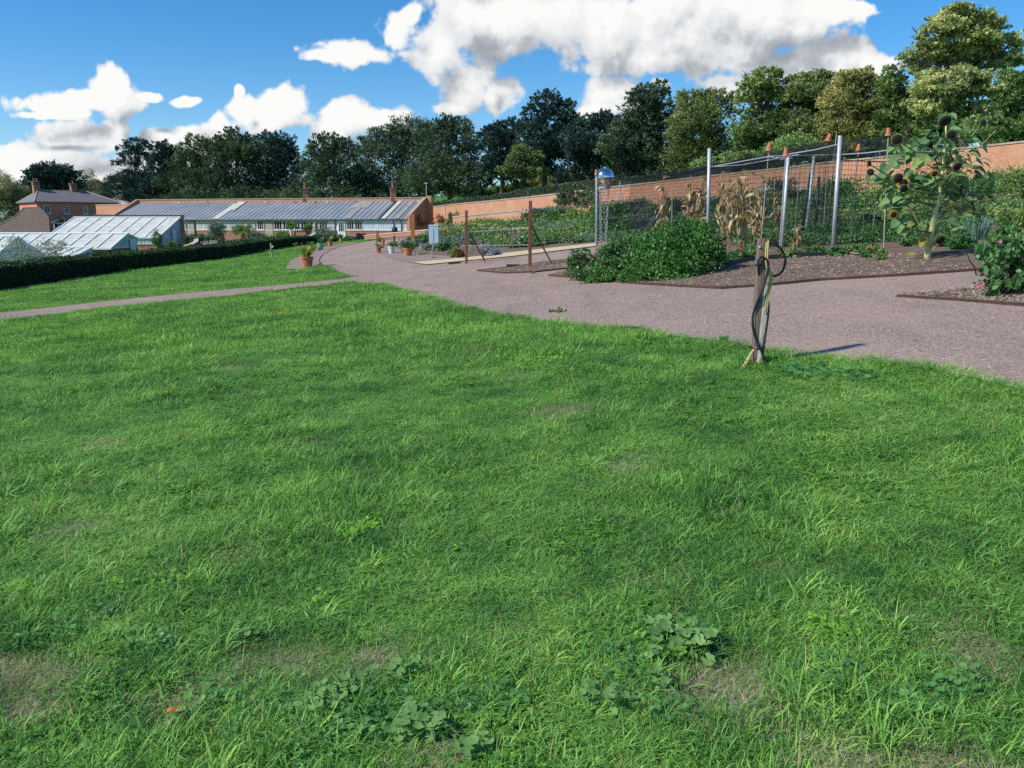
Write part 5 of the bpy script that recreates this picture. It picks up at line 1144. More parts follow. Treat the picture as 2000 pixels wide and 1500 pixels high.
T('high dense yew above the mirrored globe', 92, 1240, [(1262,185,24,20),(1285,175,20,16),(1250,212,36,28),(1285,215,34,30),(1255,252,52,34),(1290,270,44,40),(1235,295,46,36),(1280,318,54,30),(1228,255,26,32)], 'yew', .38, .15, spike=.3, cover=1.9, tr=.45)
T('brownish yew right of the high dense one', 88, 1370, [(1345,195,26,18),(1385,190,30,16),(1360,218,42,26),(1405,212,28,24),(1375,250,56,34),(1335,270,36,40),(1400,290,46,40),(1360,312,58,28)], 'olive', .36, .14, spike=.2, cover=1.8, tr=.4)
T('bright green tree with a gap of cloud at its side', 84, 1490, [(1500,148,28,16),(1475,165,28,20),(1500,185,40,24),(1462,205,26,26),(1505,232,44,24),(1470,262,40,28),(1520,270,40,34),(1475,300,46,26),(1440,305,34,22)], 'midgreen', .36, .15, spike=.15, cover=1.5, tr=.35)
T('flat-topped dark green tree behind the cage', 84, 1580, [(1560,158,28,14),(1600,155,28,12),(1575,180,48,22),(1560,212,36,28),(1605,210,36,30),(1575,250,48,34),(1600,285,50,32)], 'olive', .36, .15, cover=1.55, tr=.35)
T('golden-brown tree with a crested top', 80, 1665, [(1668,150,24,16),(1690,140,18,12),(1650,170,36,22),(1700,175,34,24),(1670,205,56,30),(1635,235,40,32),(1705,240,44,34),(1660,272,60,34),(1645,300,44,22)], 'bronze', .34, .15, cover=1.7, tr=.4)
T('narrow green tree between the golden-brown tree and the sycamore', 78, 1745, [(1742,145,20,18),(1738,172,30,24),(1750,205,34,28),(1738,240,40,32),(1750,278,44,34)], 'midgreen', .34, .15, spike=.2, cover=1.6, tr=.3)
T('huge golden-green sycamore towering at the right edge', 76, 1862, [(1875,38,54,24),(1830,62,44,26),(1915,52,42,24),(1870,82,62,26),(1955,92,52,22),(1812,105,50,24),(1885,115,60,24),(1965,118,36,20),(1800,135,34,16),(1860,155,58,20)], 'gold', .40, .22, cover=1.0, clump=.20, tr=.6, up=.2, low=-.55, flat=.45, subn=9)
T('lower golden-green sycamore in front of the towering one', 71, 1850, [(1870,150,48,18),(1815,170,44,22),(1895,172,50,24),(1850,195,58,24),(1812,215,36,20),(1880,222,44,22),(1835,238,42,18)], 'gold', .38, .22, cover=1.2, clump=.20, tr=.4, up=.2, flat=.45, subn=9)
T('dark green tree at the far right edge', 84, 1985, [(1975,160,30,26),(2005,170,40,32),(1965,200,32,30),(1995,225,50,34),(1960,250,40,28),(2010,265,50,28)], 'midgreen', .34, .15, cover=1.6, tr=.35)
T('small light green tree beyond the sunflower top', 66, 1925, [(1905,240,28,14),(1950,248,34,14),(1920,262,44,12),(1890,262,26,12)], 'midgreen', .30, .16, cover=1.3, tr=.2)
T('dark tree filling the gap behind the sunflower', 80, 1800, [(1790,235,40,26),(1830,262,48,24),(1780,272,44,22)], 'olive', .34, .15, cover=1.8, tr=.3)
for a, b, rx, ry, Y, lb in ((1455, 318, 44, 16, 76, 'bright green bush above the wall behind the first cage pole'), (1395, 322, 36, 14, 78, 'sunlit bush between trunks above the dry corn'), (1545, 292, 50, 22, 74, 'green bush above the wall behind the cage middle')):
    T(lb, Y, a, [(a, b, rx, ry), (a + 18, b - 8, rx * .6, ry * .8)], 'midgreen', .28, .14, cover=1.7, tr=.1, name='shrub_tree')
yb = thing('shrub_bank', 'sunlit yellow-green bank of scrub between the trunks above the wall', 'scrub', S(1100, 128)); lob = []
for a, b, rx, ry in ((1060,368,44,12),(1100,352,34,20),(1130,352,26,20),(1085,362,30,16),(1000,372,36,10),(950,380,30,9),(1040,360,20,16)): c_ = P(a, b, 128); k_ = 128 / FPX; lob.append((c_.x, c_.y, c_.z, rx * k_, rx * k_ * .7, ry * k_))
V, F = foliage(lob, G2(), .4, .2, 1.6, .25); link('foliage', mkmesh('foliage', V - np.array(yb.location), F, LM['yellow']), yb)
T('sunlit yellow bush glimpsed between trunks above the corn', 118, 1318, [(1310, 330, 34, 12), (1345, 325, 26, 12)], 'yellow', .35, .18, cover=1.5, tr=.1, name='shrub_tree')
# dark clipped hedge on top of the slope behind the wall
hw = []
for a, bt in ((842, 397), (905, 390), (972, 381), (1030, 370), (1088, 362), (1160, 352), (1250, 345), (1340, 336), (1440, 322)):
    q_ = wall_at(a); q_ = q_ - wn * 3.2; Yw = q_.y; tp_ = P(a, bt, Yw); hw.append((Vector((tp_.x, Yw, tp_.z - 1.9))))
hedge('dark rough hedge running along behind the top of the garden wall', hw, 1.3, 1.9, 'yew', .20, .10, 1.5, nmax=26000, wob=.14)
g = G2(); t = thing('ivy', 'dark ivy hanging over the wall top left of the mirrored globe', 'ivy', wall_at(1125)); Vs = []
for k_ in range(9):
    a = 1092 + k_ * 9; q_ = wall_at(a) + wn * .25; c_ = P(a, 386 + g.uniform(-3, 6), q_.y); Vs.append((c_.x, c_.y, c_.z, .5, .35, .85))
t.location = (Vs[4][0], Vs[4][1], Vs[4][2] - 1); V, F = foliage(Vs, g, .16, .11, 1.5); link('foliage', mkmesh('foliage', V - np.array(t.location), F, LM['yew']), t)
g = G2()
for a, b, rx, ry, mt, lb in ((815, 434, 16, 12, 'russet', 'russet climber on the end pier of the lean-to range'), (857, 430, 12, 11, 'russet', 'russet-orange climber just right of the blue door'), (884, 428, 14, 12, 'grape', 'green trained fruit tree on the wall beyond the blue door'), (915, 432, 24, 8, 'grape', 'low trained shrub under the grey ledge of the wall')):
    Yc = 99 if a < 850 else wall_at(a).y - 1; k_ = Yc / FPX; c_ = P(a, b, Yc); t = thing('climber', lb, 'climbing plant', (c_.x, c_.y, c_.z - ry * k_)); V, F = foliage([(c_.x, c_.y, c_.z, rx * k_, .35, ry * k_)], g, .22, .14, .8, .35); link('foliage', mkmesh('foliage', V - np.array(t.location), F, LM[mt]), t)

# ---------------------------------------------------------------- planting in the beds
def sh(a, top, wpx, Y, mat, label, **kw):
    p = S(a, Y); k = Y / FPX; h = max(.25, P(a, top, Y).z - p.z); w = wpx * k; L = kw.pop('L', .0022 * Y + .02)
    return shrub(label, p, w, kw.pop('d', w * .8), h, mat, L, L * .62, kw.pop('cover', 1.25), kw.pop('n', 5), nmax=kw.pop('nmax', 5200), **kw)
BED = [
 (800,470,34,44,'grey','grey-green clump just behind the wide-rimmed pot'), (822,461,40,48,'bush','dark leafy clump behind the orange post and grey clump'), (850,478,36,39,'grey','low grey plant at the foot of the pale blue box'),
 (872,474,34,38,'bush','dark rosemary-like bush right of the blue box foot'), (884,466,50,43,'grey','soft grey-green mound behind the paired posts'), (902,459,40,46,'grey','feathery grey bush left of the braced post'), (926,470,34,41,'grey','grey-green bush right of the braced post'),
 (888,484,20,33,'lime','small yellow bush in the open soil near the sandy strip'), (896,487,16,32.5,'russet','small yellow-green bush touching the small yellow one'), (950,485,38,31.5,'lavender','low rounded lavender mound beside the sandy strip'),
 (960,460,44,42,'grape','leafy green plant behind the lavender mound'), (985,468,50,38,'grape','broad leafy plant between the two braced posts'), (1012,474,30,36,'bush','dark green plant left of the tallest reddish post'),
 (1040,463,54,36,'mint','dark bush with small white flowers behind the tallest post'), (1075,462,44,37,'bush','leafy bush right of the tallest post'), (1105,455,60,39,'grape','leafy bush above the sandy strip'), (1140,462,44,36,'bush','green bush left of the first tall grey pole'),
 (955,430,70,62,'grape','yellow-green shrub row on the upper bed left part'), (1008,432,60,60,'bush','green shrub on the upper bed behind the wires'), (1062,408,64,62,'yew','dark trained shrub against the grey ledge'), (1100,400,70,58,'bush','large mixed shrub below the ivy'),
 (1075,436,60,52,'lavender','smoky blue-green shrub right of the tall post top'), (1130,412,64,56,'grape','yellow-green shrub beside the globe pole'), (1040,446,60,50,'grape','leafy shrub before the brick terrace wall'), (1150,432,50,50,'broad','bright green low plants left of the globe pole'),
 (1185,395,60,47,'bush','trained apple just right of the globe pole'), (1235,385,70,50,'yew','dark shrub under the wall behind the netting'), (1285,400,64,46,'bush','leafy shrub left of the first tied corn'), (1330,385,60,50,'yew','dark shrub between the dry corn stalks'),
 (1375,402,60,44,'bush','leafy bush behind the leaning cane'), (1205,420,70,39,'bush','mid green fruit bush in the cage front left'), (1262,422,70,40,'grey','smoky grey-green bush in the cage'), (1320,432,60,38,'bush','bush behind the tied corn base'),
 (1430,392,60,46,'bush','fruit bush right of the second grey pole'), (1480,400,60,44,'yew','dark bush behind the middle corn'), (1520,352,60,56,'yew','dark shrub climbing the wall behind the cane pots'), (1545,392,60,47,'grape','leafy shrub below the small wooden frame'),
 (1600,388,70,46,'bush','broad leafy row in the upper bed behind the dark poles'), (1660,384,80,45,'bush','second broad leafy row in the upper bed'), (1725,362,80,46,'grape','green shrub where the wall meets the sunflower'), (1700,402,80,41,'bush','dense low shrubs above the upper sandy strip'),
 (1790,360,80,43,'bush','shrub behind the sunflower left side'), (1850,375,80,40,'grape','leafy shrub behind the sunflower stem'), (1915,350,70,40,'bush','shrub under the wall right of the sunflower'), (1975,330,80,38,'grape','tall shrub at the right edge below the wall'),
 (1640,470,60,27,'bush','low leafy plants at the foot of the front cage pole'), (1700,420,50,25,'bluedark','fine dark fennel-like plant inside the net'), (1600,478,44,28,'bush','low green crop between the dark poles'), (1540,480,50,28,'broad','bright low crop behind the hose post'), (1745,470,60,24,'bush','low plants left of the sunflower base'),
 (1905,415,70,26,'midgreen','green leafy mass right of the sunflower'), (1960,395,70,28,'midgreen','tall leafy mass at the right edge'), (1990,425,50,22,'cabbage','blue-green cabbages at the right edge'), (1950,430,40,23,'cabbage','blue-green cabbage beside the leaf clump'),
 (1850,440,40,24,'bush','low orange-flowered plants behind the sunflower stem'), (1470,480,50,21,'bush','leafy dahlia with red flowers behind the hose post'), (1430,500,40,20,'bush','low leafy plants right of the big mint bush'), (1510,480,34,23,'mint','low herbs behind the hose loop'),
]
for e_ in BED:
    kw = {}
    if 'white flowers' in e_[5]: kw['flowers'] = ('whitefl', 9, .05)
    if 'dahlia' in e_[5]: kw['flowers'] = ('red', 7, .075)
    if 'orange-flowered' in e_[5]: kw['flowers'] = ('orangefl', 8, .06)
    sh(*e_, **kw)
for e_ in [(1895,402,120,25.5,'midgreen','big leafy mass right of the sunflower stem'),(1965,392,120,26,'bush','dark leafy mass at the right edge behind the cabbages'),(1840,432,90,23.5,'midgreen','low leafy row behind the sunflower base'),(1995,410,90,21.5,'grape','paler leafy mass at the right edge'),
 (1760,446,80,24,'bush','leafy row left of the sunflower, inside the bed'),(1680,462,70,24,'midgreen','green crop row between the two tall front poles'),(1590,470,70,25,'bush','green crop row right of the double pole'),(1500,462,70,26,'bush','green crop row behind the thin corn'),(1440,468,60,26,'midgreen','green crop row at the corn feet'),
 (1640,352,110,49,'bush','tall shrub row hiding the lower wall behind the tallest grey pole'),(1480,372,90,55,'grape','tall shrub row hiding the lower wall behind the corn'),(1830,345,120,46,'bush','tall dark shrub row below the wall behind the sunflower'),(1400,385,80,58,'bush','shrub row below the wall left of the corn'),(1930,335,110,43,'grape','tall shrub row below the wall at the right')]: sh(*e_, nmax=7000)
for e_ in [(1418,508,36,19.5,'mint','low bright herb right of the mint mound foot'),(1455,503,40,19.5,'bush','low dark green plant just left of the hose post top'),(1548,500,44,19.5,'midgreen','low green plant seen through the hose loop'),(1590,500,40,19.8,'bush','low green plant before the double pole foot'),
 (1665,494,44,19,'grape','low yellowish plant right of the tallest front pole'),(1860,492,40,18.5,'bush','dark low plant right of the sunflower stem foot'),(1890,500,50,17.5,'broad','broad green leaves left of the rose bush'),(1780,488,30,19.5,'bush','small dark plant left of the sunflower stem foot')]: sh(*e_, nmax=2500)
sh(1700, 492, 46, 18.6, 'bush', 'low orange-flowered plants on the mulch left of the sunflower', flowers=('orangefl', 10, .04))
sh(1640, 497, 40, 18.8, 'bush', 'low orange-flowered plants at the foot of the tallest pole', flowers=('orangefl', 8, .035))
sh(1545, 470, 30, 24, 'bush', 'red dahlia beside the dark cage pole', flowers=('red', 4, .08))
# the big herb bush and its neighbours at the corner of the cage bed
def mass(label, lobes, Y, mat, L, Wd, cover, name='shrub', cat='shrub', flowers=None, spike=0, low=-.75, nmax=26000, up=.4):
    g = G2(); k = Y / FPX; lob = []
    for a, b, rx, ry, dy in lobes:
        kk = (Y + dy) / FPX; c = P(a, b, Y + dy); lob.append((c.x, c.y, c.z, rx * kk, rx * kk * .8, ry * kk))
    c0 = lob[0]; base = Vector((c0[0], c0[1], tz(c0[0], c0[1]))); t = thing(name, label, cat, base)
    V, F = foliage(lob, g, L, Wd, cover, .17, .7, up, .7, spike, .72, low=low, nmax=nmax)
    gz_ = TZ(V[:, 0], V[:, 1]) + .02; V[:, 2] = np.maximum(V[:, 2], gz_); link('foliage', mkmesh('foliage', V - np.array(base), F, LM[mat]), t); mb = MB()
    for l in lob:
        for q in range(3): limb(mb, base + Vector((g.normal() * .15, g.normal() * .1, -.05)), Vector(l[:3]) + Vector(g.normal(size=3)) * l[3] * .4, .016, .005, g, n=3, seg=4)
    mb.build('stems', M['bark'], t, uvs=False)
    if flowers:
        for (a, b, dy, r, fm) in flowers: flower(P(a, b, Y + dy), (.1, -.9, .3), r, fm, t, g)
    return t
Ym = G(1280, 552).y + .6
mass('large bright green mint-like mound covering the bed corner', [(1330,500,62,54,.3),(1365,480,42,42,.6),(1290,505,46,44,.3),(1345,458,36,28,.9),(1385,515,30,40,.5),(1300,470,34,30,.8),(1262,482,30,26,1.1),(1310,525,60,34,-.1)], Ym, 'mint', .055, .042, 1.7)
mass('low bright green lobe spilling forward onto the gravel', [(1270,543,40,20,-.5),(1310,545,36,18,-.5),(1235,540,24,18,-.3)], Ym, 'mint', .05, .04, 1.8)
mass('darker shrub on the left flank of the mint mound', [(1200,510,40,34,.9),(1228,495,32,34,1.1),(1185,528,34,24,.5),(1245,520,30,30,.4)], Ym + .3, 'bush', .06, .04, 1.7)
mass('low green cushion at the left tip of the bed', [(1160,537,34,15,-.1),(1190,540,26,14,-.2)], Ym + .4, 'mint', .05, .038, 1.7)
mass('small grey-brown rose-leaved bush at the left end', [(1128,515,20,26,0),(1140,500,16,14,.1),(1120,528,16,14,-.1)], Ym + 1.2, 'bush', .055, .035, 1.3, flowers=[(1128, 522, -.4, .03, 'whitefl')])
# rose bush at the right edge
Yr = G(1960, 588).y + .35
mass('dense rose bush with a few pink flowers at the right edge', [(1965,540,44,44,0),(2000,500,46,46,.3),(1950,500,32,34,.3),(2040,520,50,60,.2),(1975,465,34,22,.6),(1935,560,24,22,-.2),(2000,560,40,26,-.3)], Yr, 'bush', .075, .05, 1.5,
     flowers=[(1917, 555, -.35, .045, 'pink'), (1906, 560, -.3, .036, 'pink'), (1953, 472, -.5, .03, 'pink')])
mass('broad-leaved vegetable plants behind the rose bush', [(1960,482,40,16,2.2),(1915,492,28,10,1.8),(1990,455,40,22,2.6)], Yr, 'broad', .22, .13, .8)
strap('pale green leek-like leaf clump right of the sunflower', S(1905, 19.5), 70, .62, .035, 'cabbage', .30, 'plant', 'leek_clump', r0=.3)
def ground_scatter(name, label, poly, n, L0, L1, W0, mat, seed, off, cat='mulch', zmax=.02):
    g = np.random.default_rng(seed); xs = [p[0] for p in poly]; ys = [p[1] for p in poly]
    x = g.uniform(min(xs), max(xs), n * 3); y = g.uniform(min(ys), max(ys), n * 3); k = inpoly(x, y, poly); x, y = x[k][:n], y[k][:n]; n = len(x)
    Cn = np.c_[x, y, TZ(x, y) + off + zmax * g.random(n)]; D = g.normal(size=(n, 3)) * np.array([1, 1, .18]); L = g.uniform(L0, L1, n)
    V, F = leaves(Cn, D, L, W0, g, .5); return tag(link(name, mkmesh(name, V, F, mat)), label, cat, kind='stuff')
M['chips'] = leafmat('bark_chips', [(.14, .10, .08), (.30, .23, .18), (.50, .42, .33)], 0, .9, 3)
M['pebble'] = leafmat('grey_pebbles', [(.16, .12, .12), (.36, .29, .28), (.62, .56, .53)], 0, .9, 3)
ground_scatter('bark_mulch', 'pale bark chips and dry stalks scattered over the front bed', bedB[:9] + [tuple(S(1700, 20)[:2]), tuple(S(1250, 25)[:2])], 15000, .015, .075, .012, M['chips'], 5, .055)
ground_scatter('bark_mulch', 'pale bark chips filling the bed under the rose bush', bedD, 5000, .015, .06, .011, M['chips'], 6, .055)
ground_scatter('leaf_litter', 'dry litter on the pointed bed with the reddish post', bedA, 2200, .02, .07, .014, M['chips'], 7, .055)
nearg = [tuple(G(a, b)[:2]) for a, b in ((1000, 615), (1300, 648), (1700, 694), (2150, 765), (2400, 650), (2100, 560), (1400, 572), (1000, 545))]
ground_scatter('loose_gravel', 'loose pink and grey stones lying on the gravel', nearg, 9000, .007, .018, .010, M['pebble'], 8, .026, 'gravel', .006)
for i, (a, b, n_, sp, lb) in enumerate(((1090, 611, 26, .22, 'flat weed tuft in the gravel near the lawn edge'), (1415, 672, 16, .08, 'small weed at the lawn edge left of the hose post'), (1530, 684, 14, .08, 'tiny weed on the gravel right of the hose post'), (848, 505, 20, .2, 'grass tuft on the paved strip edge'), (1040, 541 - 5, 24, .14, 'green weed at the foot of the tallest post'), (1690, 508, 24, .2, 'leafy green seedling clump on the bark mulch'), (1728, 512, 22, .2, 'second leafy seedling clump on the bark mulch'), (1905, 512, 18, .15, 'yellow-green grass tuft on the mulch by the rose bush'), (1600, 508, 14, .15, 'small weed behind the hose loop'))):
    p = G(a, b); shrub(lb, p, sp * 1.5, sp * 1.2, sp * (1.1 if i in (1, 5, 6) else .25), 'broad' if i % 2 else 'grape', .05 if sp < .15 else .08, .03, .9, 2, 'weed', 'weed', stems=False)

def cover_patch(label, poly, n, h, L, mat, seed, name='ground_cover', off=.06, rad=.22):
    g = np.random.default_rng(seed); xs = [p[0] for p in poly]; ys = [p[1] for p in poly]
    x = g.uniform(min(xs), max(xs), n * 4); y = g.uniform(min(ys), max(ys), n * 4); k = inpoly(x, y, poly) & (vnoise(x, y, 2.2, seed) > .3); x, y = x[k][:n], y[k][:n]; n = len(x); z = TZ(x, y) + off; hh = h * (.4 + .9 * vnoise(x, y, 1.7, seed + 1)); per = 34
    i = np.repeat(np.arange(n), per); Cn = np.c_[x[i] + g.normal(0, rad, len(i)), y[i] + g.normal(0, rad, len(i)), z[i] + hh[i] * g.random(len(i))]; D = g.normal(size=(len(i), 3)) + np.array([0, 0, .6]); s_ = g.uniform(.6, 1.3, len(i))
    V, F = leaves(Cn, D, L * s_, L * .6 * s_, g); return tag(link(name, mkmesh(name, V, F, LM[mat])), label, 'ground cover', kind='stuff')
upC = bedC; upR = [tuple(S(a, Y)[:2]) for a, Y in ((1640, 27), (1900, 25), (2150, 24), (2200, 33), (1900, 34), (1640, 33))]; upM = [tuple(S(a, Y)[:2]) for a, Y in ((1180, 33), (1420, 30), (1640, 28), (1640, 31), (1400, 35), (1180, 38))]
cover_patch('low mixed green plants covering the upper beds below the high wall', upC, 1500, .75, .13, 'bush', 71); cover_patch('paler leafy plants scattered over the upper beds', upC, 700, .9, .14, 'grape', 72)
cover_patch('low green plants behind the sunflower', upR, 260, .5, .10, 'midgreen', 73); upB = [tuple(S(a, Y)[:2]) for a, Y in ((1440, 23), (1640, 21.6), (1780, 20.5), (1880, 19), (1900, 24), (1640, 26), (1440, 28))]
cover_patch('low crops and weeds between the grey poles', upB, 700, .42, .075, 'bush', 76, rad=.2)
cover_patch('low green plants on the cage floor', upM, 160, .4, .09, 'bush', 74); cover_patch('grey-green low plants in the bed behind the sandy strip', bedE, 110, .35, .09, 'grey', 75)

# ---------------------------------------------------------------- fruit cage: grey poles, rails and dark netting
FC = thing('fruit_cage', 'tall fruit cage of grey metal poles under dark netting', 'fruit cage', S(1520, 24))
def pole(a0, b0, a1, b1, Y, r=.035, mt='galv'):
    p, q = P(a0, b0, Y), P(a1, b1, Y); p.z = min(p.z, tz(p.x, p.y)) - .05; MB().tube([p, q], r, 8).build('pole', M[mt], FC, smooth=True, uvs=False); return q
pA0 = pole(1165, 492, 1165.5, 333, 31, .04); pA = pole(1383, 470, 1385.5, 290, 25.5, .052)
pC = pole(1526, 501, 1540, 300, 21.5, .042); pB = pole(1626, 498, 1641, 265, 20.8, .05); pD = pole(1571, 487, 1590, 305, 23.5, .042); pE = pole(1880, 472, 1884, 345, 23, .06, 'darkframe')
pF = pole(1561, 480, 1583, 340, 23.6, .035, 'darkframe'); pG = pole(1590, 480, 1600, 345, 27, .045, 'darkframe')
rails = [((1388, 326, 25.5), (1500, 306, 23.2), (1540, 310, 21.5)), ((1388, 326, 25.5), (1450, 322, 24), (1560, 302, 21.5)), ((1500, 305, 23.2), (1590, 303, 23), (1640, 302, 21)), ((1540, 301, 21.5), (1590, 293, 21), (1641, 281, 20.8)), ((1641, 302, 20.8), (1690, 299, 20.5), (1738, 293, 20)), ((1500, 305, 23.2), (1525, 312, 22.5), (1548, 309, 21.5)), ((1600, 325 + 20, 27), (1660, 343, 26), (1740, 338, 24)), ((1641, 313, 20.8), (1720, 316, 20.5), (1800, 309, 21), (1884, 300 - 5, 22))]
for r_ in rails: MB().tube([P(*c_) for c_ in r_], .013, 6).build('rail', M['galv' if r_[0][0] != 1641 or r_[0][1] < 310 else 'darkframe'], FC, uvs=False)
def netmat(name, amt, scale=26.):
    m, n = newmat(name); u_ = n.add('ShaderNodeUVMap', uv_map='net').outputs[0]; sx = n.add('ShaderNodeSeparateXYZ', ins={0: n.vmath('SCALE', u_)}); sx.inputs[0].links[0].from_node.inputs['Scale'].default_value = scale
    l = n.math('MAXIMUM', n.math('GREATER_THAN', n.math('FRACT', sx.outputs[0]), 1 - amt), n.math('GREATER_THAN', n.math('FRACT', sx.outputs[1]), 1 - amt))
    d = n.add('ShaderNodeBsdfDiffuse', ins={'Color': (.02, .024, .032, 1)}); tr = n.add('ShaderNodeBsdfTransparent')
    out(n, n.add('ShaderNodeMixShader', ins={0: l, 1: tr.outputs[0], 2: d.outputs[0]}).outputs[0]); return m
M['net'] = netmat('dark_netting', .27, 40.); M['net_coarse'] = netmat('coarse_netting', .075, 9.)
def net(label, a, b, c, d, mt='net', sag=.12, nu=16, nv_=8, seed=1):
    """sagging sheet of netting between four corners a-b (one edge) and d-c (other edge)"""
    a, b, c, d = map(Vector, (a, b, c, d)); V = []; UV = []; g = np.random.default_rng(seed); w_ = (b - a).length; h_ = (d - a).length
    for j in range(nv_ + 1):
        for i in range(nu + 1):
            s, t_ = i / nu, j / nv_; p = a.lerp(b, s).lerp(d.lerp(c, s), t_); k = math.sin(math.pi * s) * math.sin(math.pi * t_); e = (1 - math.cos(2 * math.pi * s * 3)) * .5
            nrm_ = (b - a).cross(d - a).normalized(); nrm_ = nrm_ if abs(nrm_.z) < .6 else Vector((0, 0, 1))
            p += (Vector((0, 0, -sag * (k + .35 * e))) if nrm_.z > .5 else nrm_ * sag * .5 * k * math.sin(7 * s + seed)); V.append(p); UV.append((s * w_, t_ * h_))
    F = [(j * (nu + 1) + i, j * (nu + 1) + i + 1, (j + 1) * (nu + 1) + i + 1, (j + 1) * (nu + 1) + i) for j in range(nv_) for i in range(nu)]
    o_ = parent_world(FC); me = mkmesh('netting', [v - o_ for v in V], F, M[mt], True); ul = me.uv_layers.new(name='net').data
    for p in me.polygons:
        for li in p.loop_indices: ul[li].uv = UV[me.loops[li].vertex_index]
    ob_ = link('netting', me, FC); return ob_
gnd = lambda p: Vector((p.x, p.y, tz(p.x, p.y) + .03))
back = lambda p, dx, dy, dz: p + Vector((dx, dy, dz))
tA0, tA, tC, tB = P(1166, 345, 31), P(1386, 325, 25.5), P(1539, 305, 21.5), P(1640, 300, 20.8)
tE = P(1884, 318, 23)
kA0, kA, kC, kB, kE = P(1230, 352, 37), P(1470, 305, 32), P(1570, 282, 30), P(1650, 270, 28), P(1760, 262, 28)
net('', tA0, tA, kA, kA0, sag=.22); net('', tA, tC, kC, kA, sag=.2, seed=2); net('', tC, tB, kB, kC, sag=.1, seed=3); net('', tB, tE, kE, kB, sag=.15, seed=4)
net('', gnd(tA0), gnd(tA), tA, tA0, 'net_coarse', seed=5); net('', gnd(tA), gnd(tC), tC, tA, 'net_coarse', seed=6); net('', gnd(tC), gnd(tB), tB, tC, 'net_coarse', seed=7); net('', gnd(tB), gnd(tE), tE, tB, 'net_coarse', seed=8)
net('', gnd(kA0), gnd(kA), kA, kA0, seed=9); net('', gnd(kA), gnd(kC), kC, kA, seed=10); net('', gnd(kC), gnd(kB), kB, kC, seed=11); net('', gnd(tA0), gnd(kA0), kA0, tA0, 'net_coarse', seed=12)
t = thing('rolled_netting', 'black rolled netting lying along the foot of the cage', 'netting', G(1540, 512)); pts = [G(a, b) + Vector((0, 0, .07)) for a, b in ((1395, 528), (1430, 521), (1480, 512), (1540, 508), (1600, 504), (1640, 500), (1680, 503))]
MB().tube(pts, [.04, .09, .07, .09, .06, .08, .04], 8).build('roll', M['blackpipe'], t, smooth=True, uvs=False)
t = thing('soaker_hose', 'thin black hose lying behind the rolled netting', 'hose', G(1500, 499)); pts = [G(a, b) + Vector((0, 0, .04)) for a, b in ((1405, 507), (1450, 503), (1500, 499), (1560, 497), (1625, 500), (1700, 492), (1790, 484))]
MB().tube(pts, .02, 6).build('hose', M['blackpipe'], t, smooth=True, uvs=False)
# canes topped with upturned pots
def cane_pot(a0, b0, a1, b1, Y, wpx, tilt, lab, r=.011, mt='galv', cl=None):
    p, q = P(a0, b0, Y), P(a1, b1, Y); p.z = min(p.z, tz(p.x, p.y)) - .03; k = Y / FPX
    t = thing('garden_cane', cl, 'cane', p); MB().tube([p, q], r, 6).build('cane', M[mt], t, uvs=False)
    wpx *= .9; h = wpx * 1.25 * k; ax = Vector((math.sin(tilt), 0, math.cos(tilt))); c = q - ax * h * .35; w = wpx * k / 2
    t = thing('upturned_pot', lab, 'plant pot', c); MB().lathe(c, [(w * .80, h * .25), (w * .62, h), (0, h), (0, h * .97), (w * .57, h * .97), (w * .7, h * .25)], 16, axis=ax).build('body', M['terracotta'], t, uvs=False)
    MB().lathe(c, [(w * .80, 0), (w, 0), (w * .92, h * .26), (w * .74, h * .26), (w * .8, 0)], 16, axis=ax).build('rim', M['terracotta'], t, uvs=False)
cane_pot(1483, 505, 1502, 290, 22.5, 13.5, .18, 'upturned terracotta pot tilting on the cane left of the double pole', cl='thin grey cane left of the double pole', mt='cane')
cane_pot(1523, 470, 1535, 300, 21.2, 13.5, .02, 'upturned terracotta pot beside the double pole top', cl='short cane close against the double pole')
cane_pot(1600, 478, 1618, 272, 27, 13, .35, 'upturned pot leaning far over behind the net', cl='cane behind the tallest grey pole', mt='darkframe')
cane_pot(1658, 478, 1677, 290, 21, 10.5, .12, 'small upturned terracotta pot right of the tallest grey pole', cl='pale cane right of the tallest grey pole', mt='cane')
cane_pot(1727, 475, 1735, 260, 18.5, 13, 0, 'highest upturned pot beside the sunflower', cl='long pale cane beside the sunflower', mt='cane')
cane_pot(1165.5, 345, 1165, 338, 30.9, 9, 0, 'small upturned terracotta pot on the pole before the mirrored globe', cl='short cane stub on the pole before the mirrored globe')
p = P(1634, 480, 23); q = P(1634.5, 262, 23)
for i, (a0, b0, a1, b1, Y, lb) in enumerate(((1612, 490, 1626, 345, 24, 'slim dark cane just left of the tallest grey pole'), (1700, 480, 1712, 395, 22, 'pale short cane inside the net near the fennel'), (1625, 300, 1634, 258, 26, 'thin cane top rising behind the tallest grey pole'))):
    p, q = P(a0, b0, Y), P(a1, b1, Y); p.z = tz(p.x, p.y) - .02; t = thing('garden_cane', lb, 'cane', p); MB().tube([p, q], .012, 5).build('cane', M['cane' if i else 'darkframe'], t, uvs=False)
for a0, b0, a1, b1, Y in ((1408, 486, 1412, 340, 25), (1441, 488, 1440, 352, 24), (1466, 490, 1464, 348, 23.5), (1508, 492, 1514, 330, 23), (1550, 488, 1562, 326, 24.5), (1606, 486, 1616, 322, 25), (1683, 484, 1694, 318, 22), (1345, 470, 1348, 362, 26.5), (1312, 470, 1313, 366, 27)):
    p, q = P(a0, b0, Y), P(a1, b1, Y); p.z = tz(p.x, p.y) - .02; t = thing('garden_cane', 'thin upright cane standing among the dried corn in the fruit cage', 'cane', p, 'thin upright canes among the dried corn'); MB().tube([p, q], .010, 5).build('cane', M['cane'], t, uvs=False)
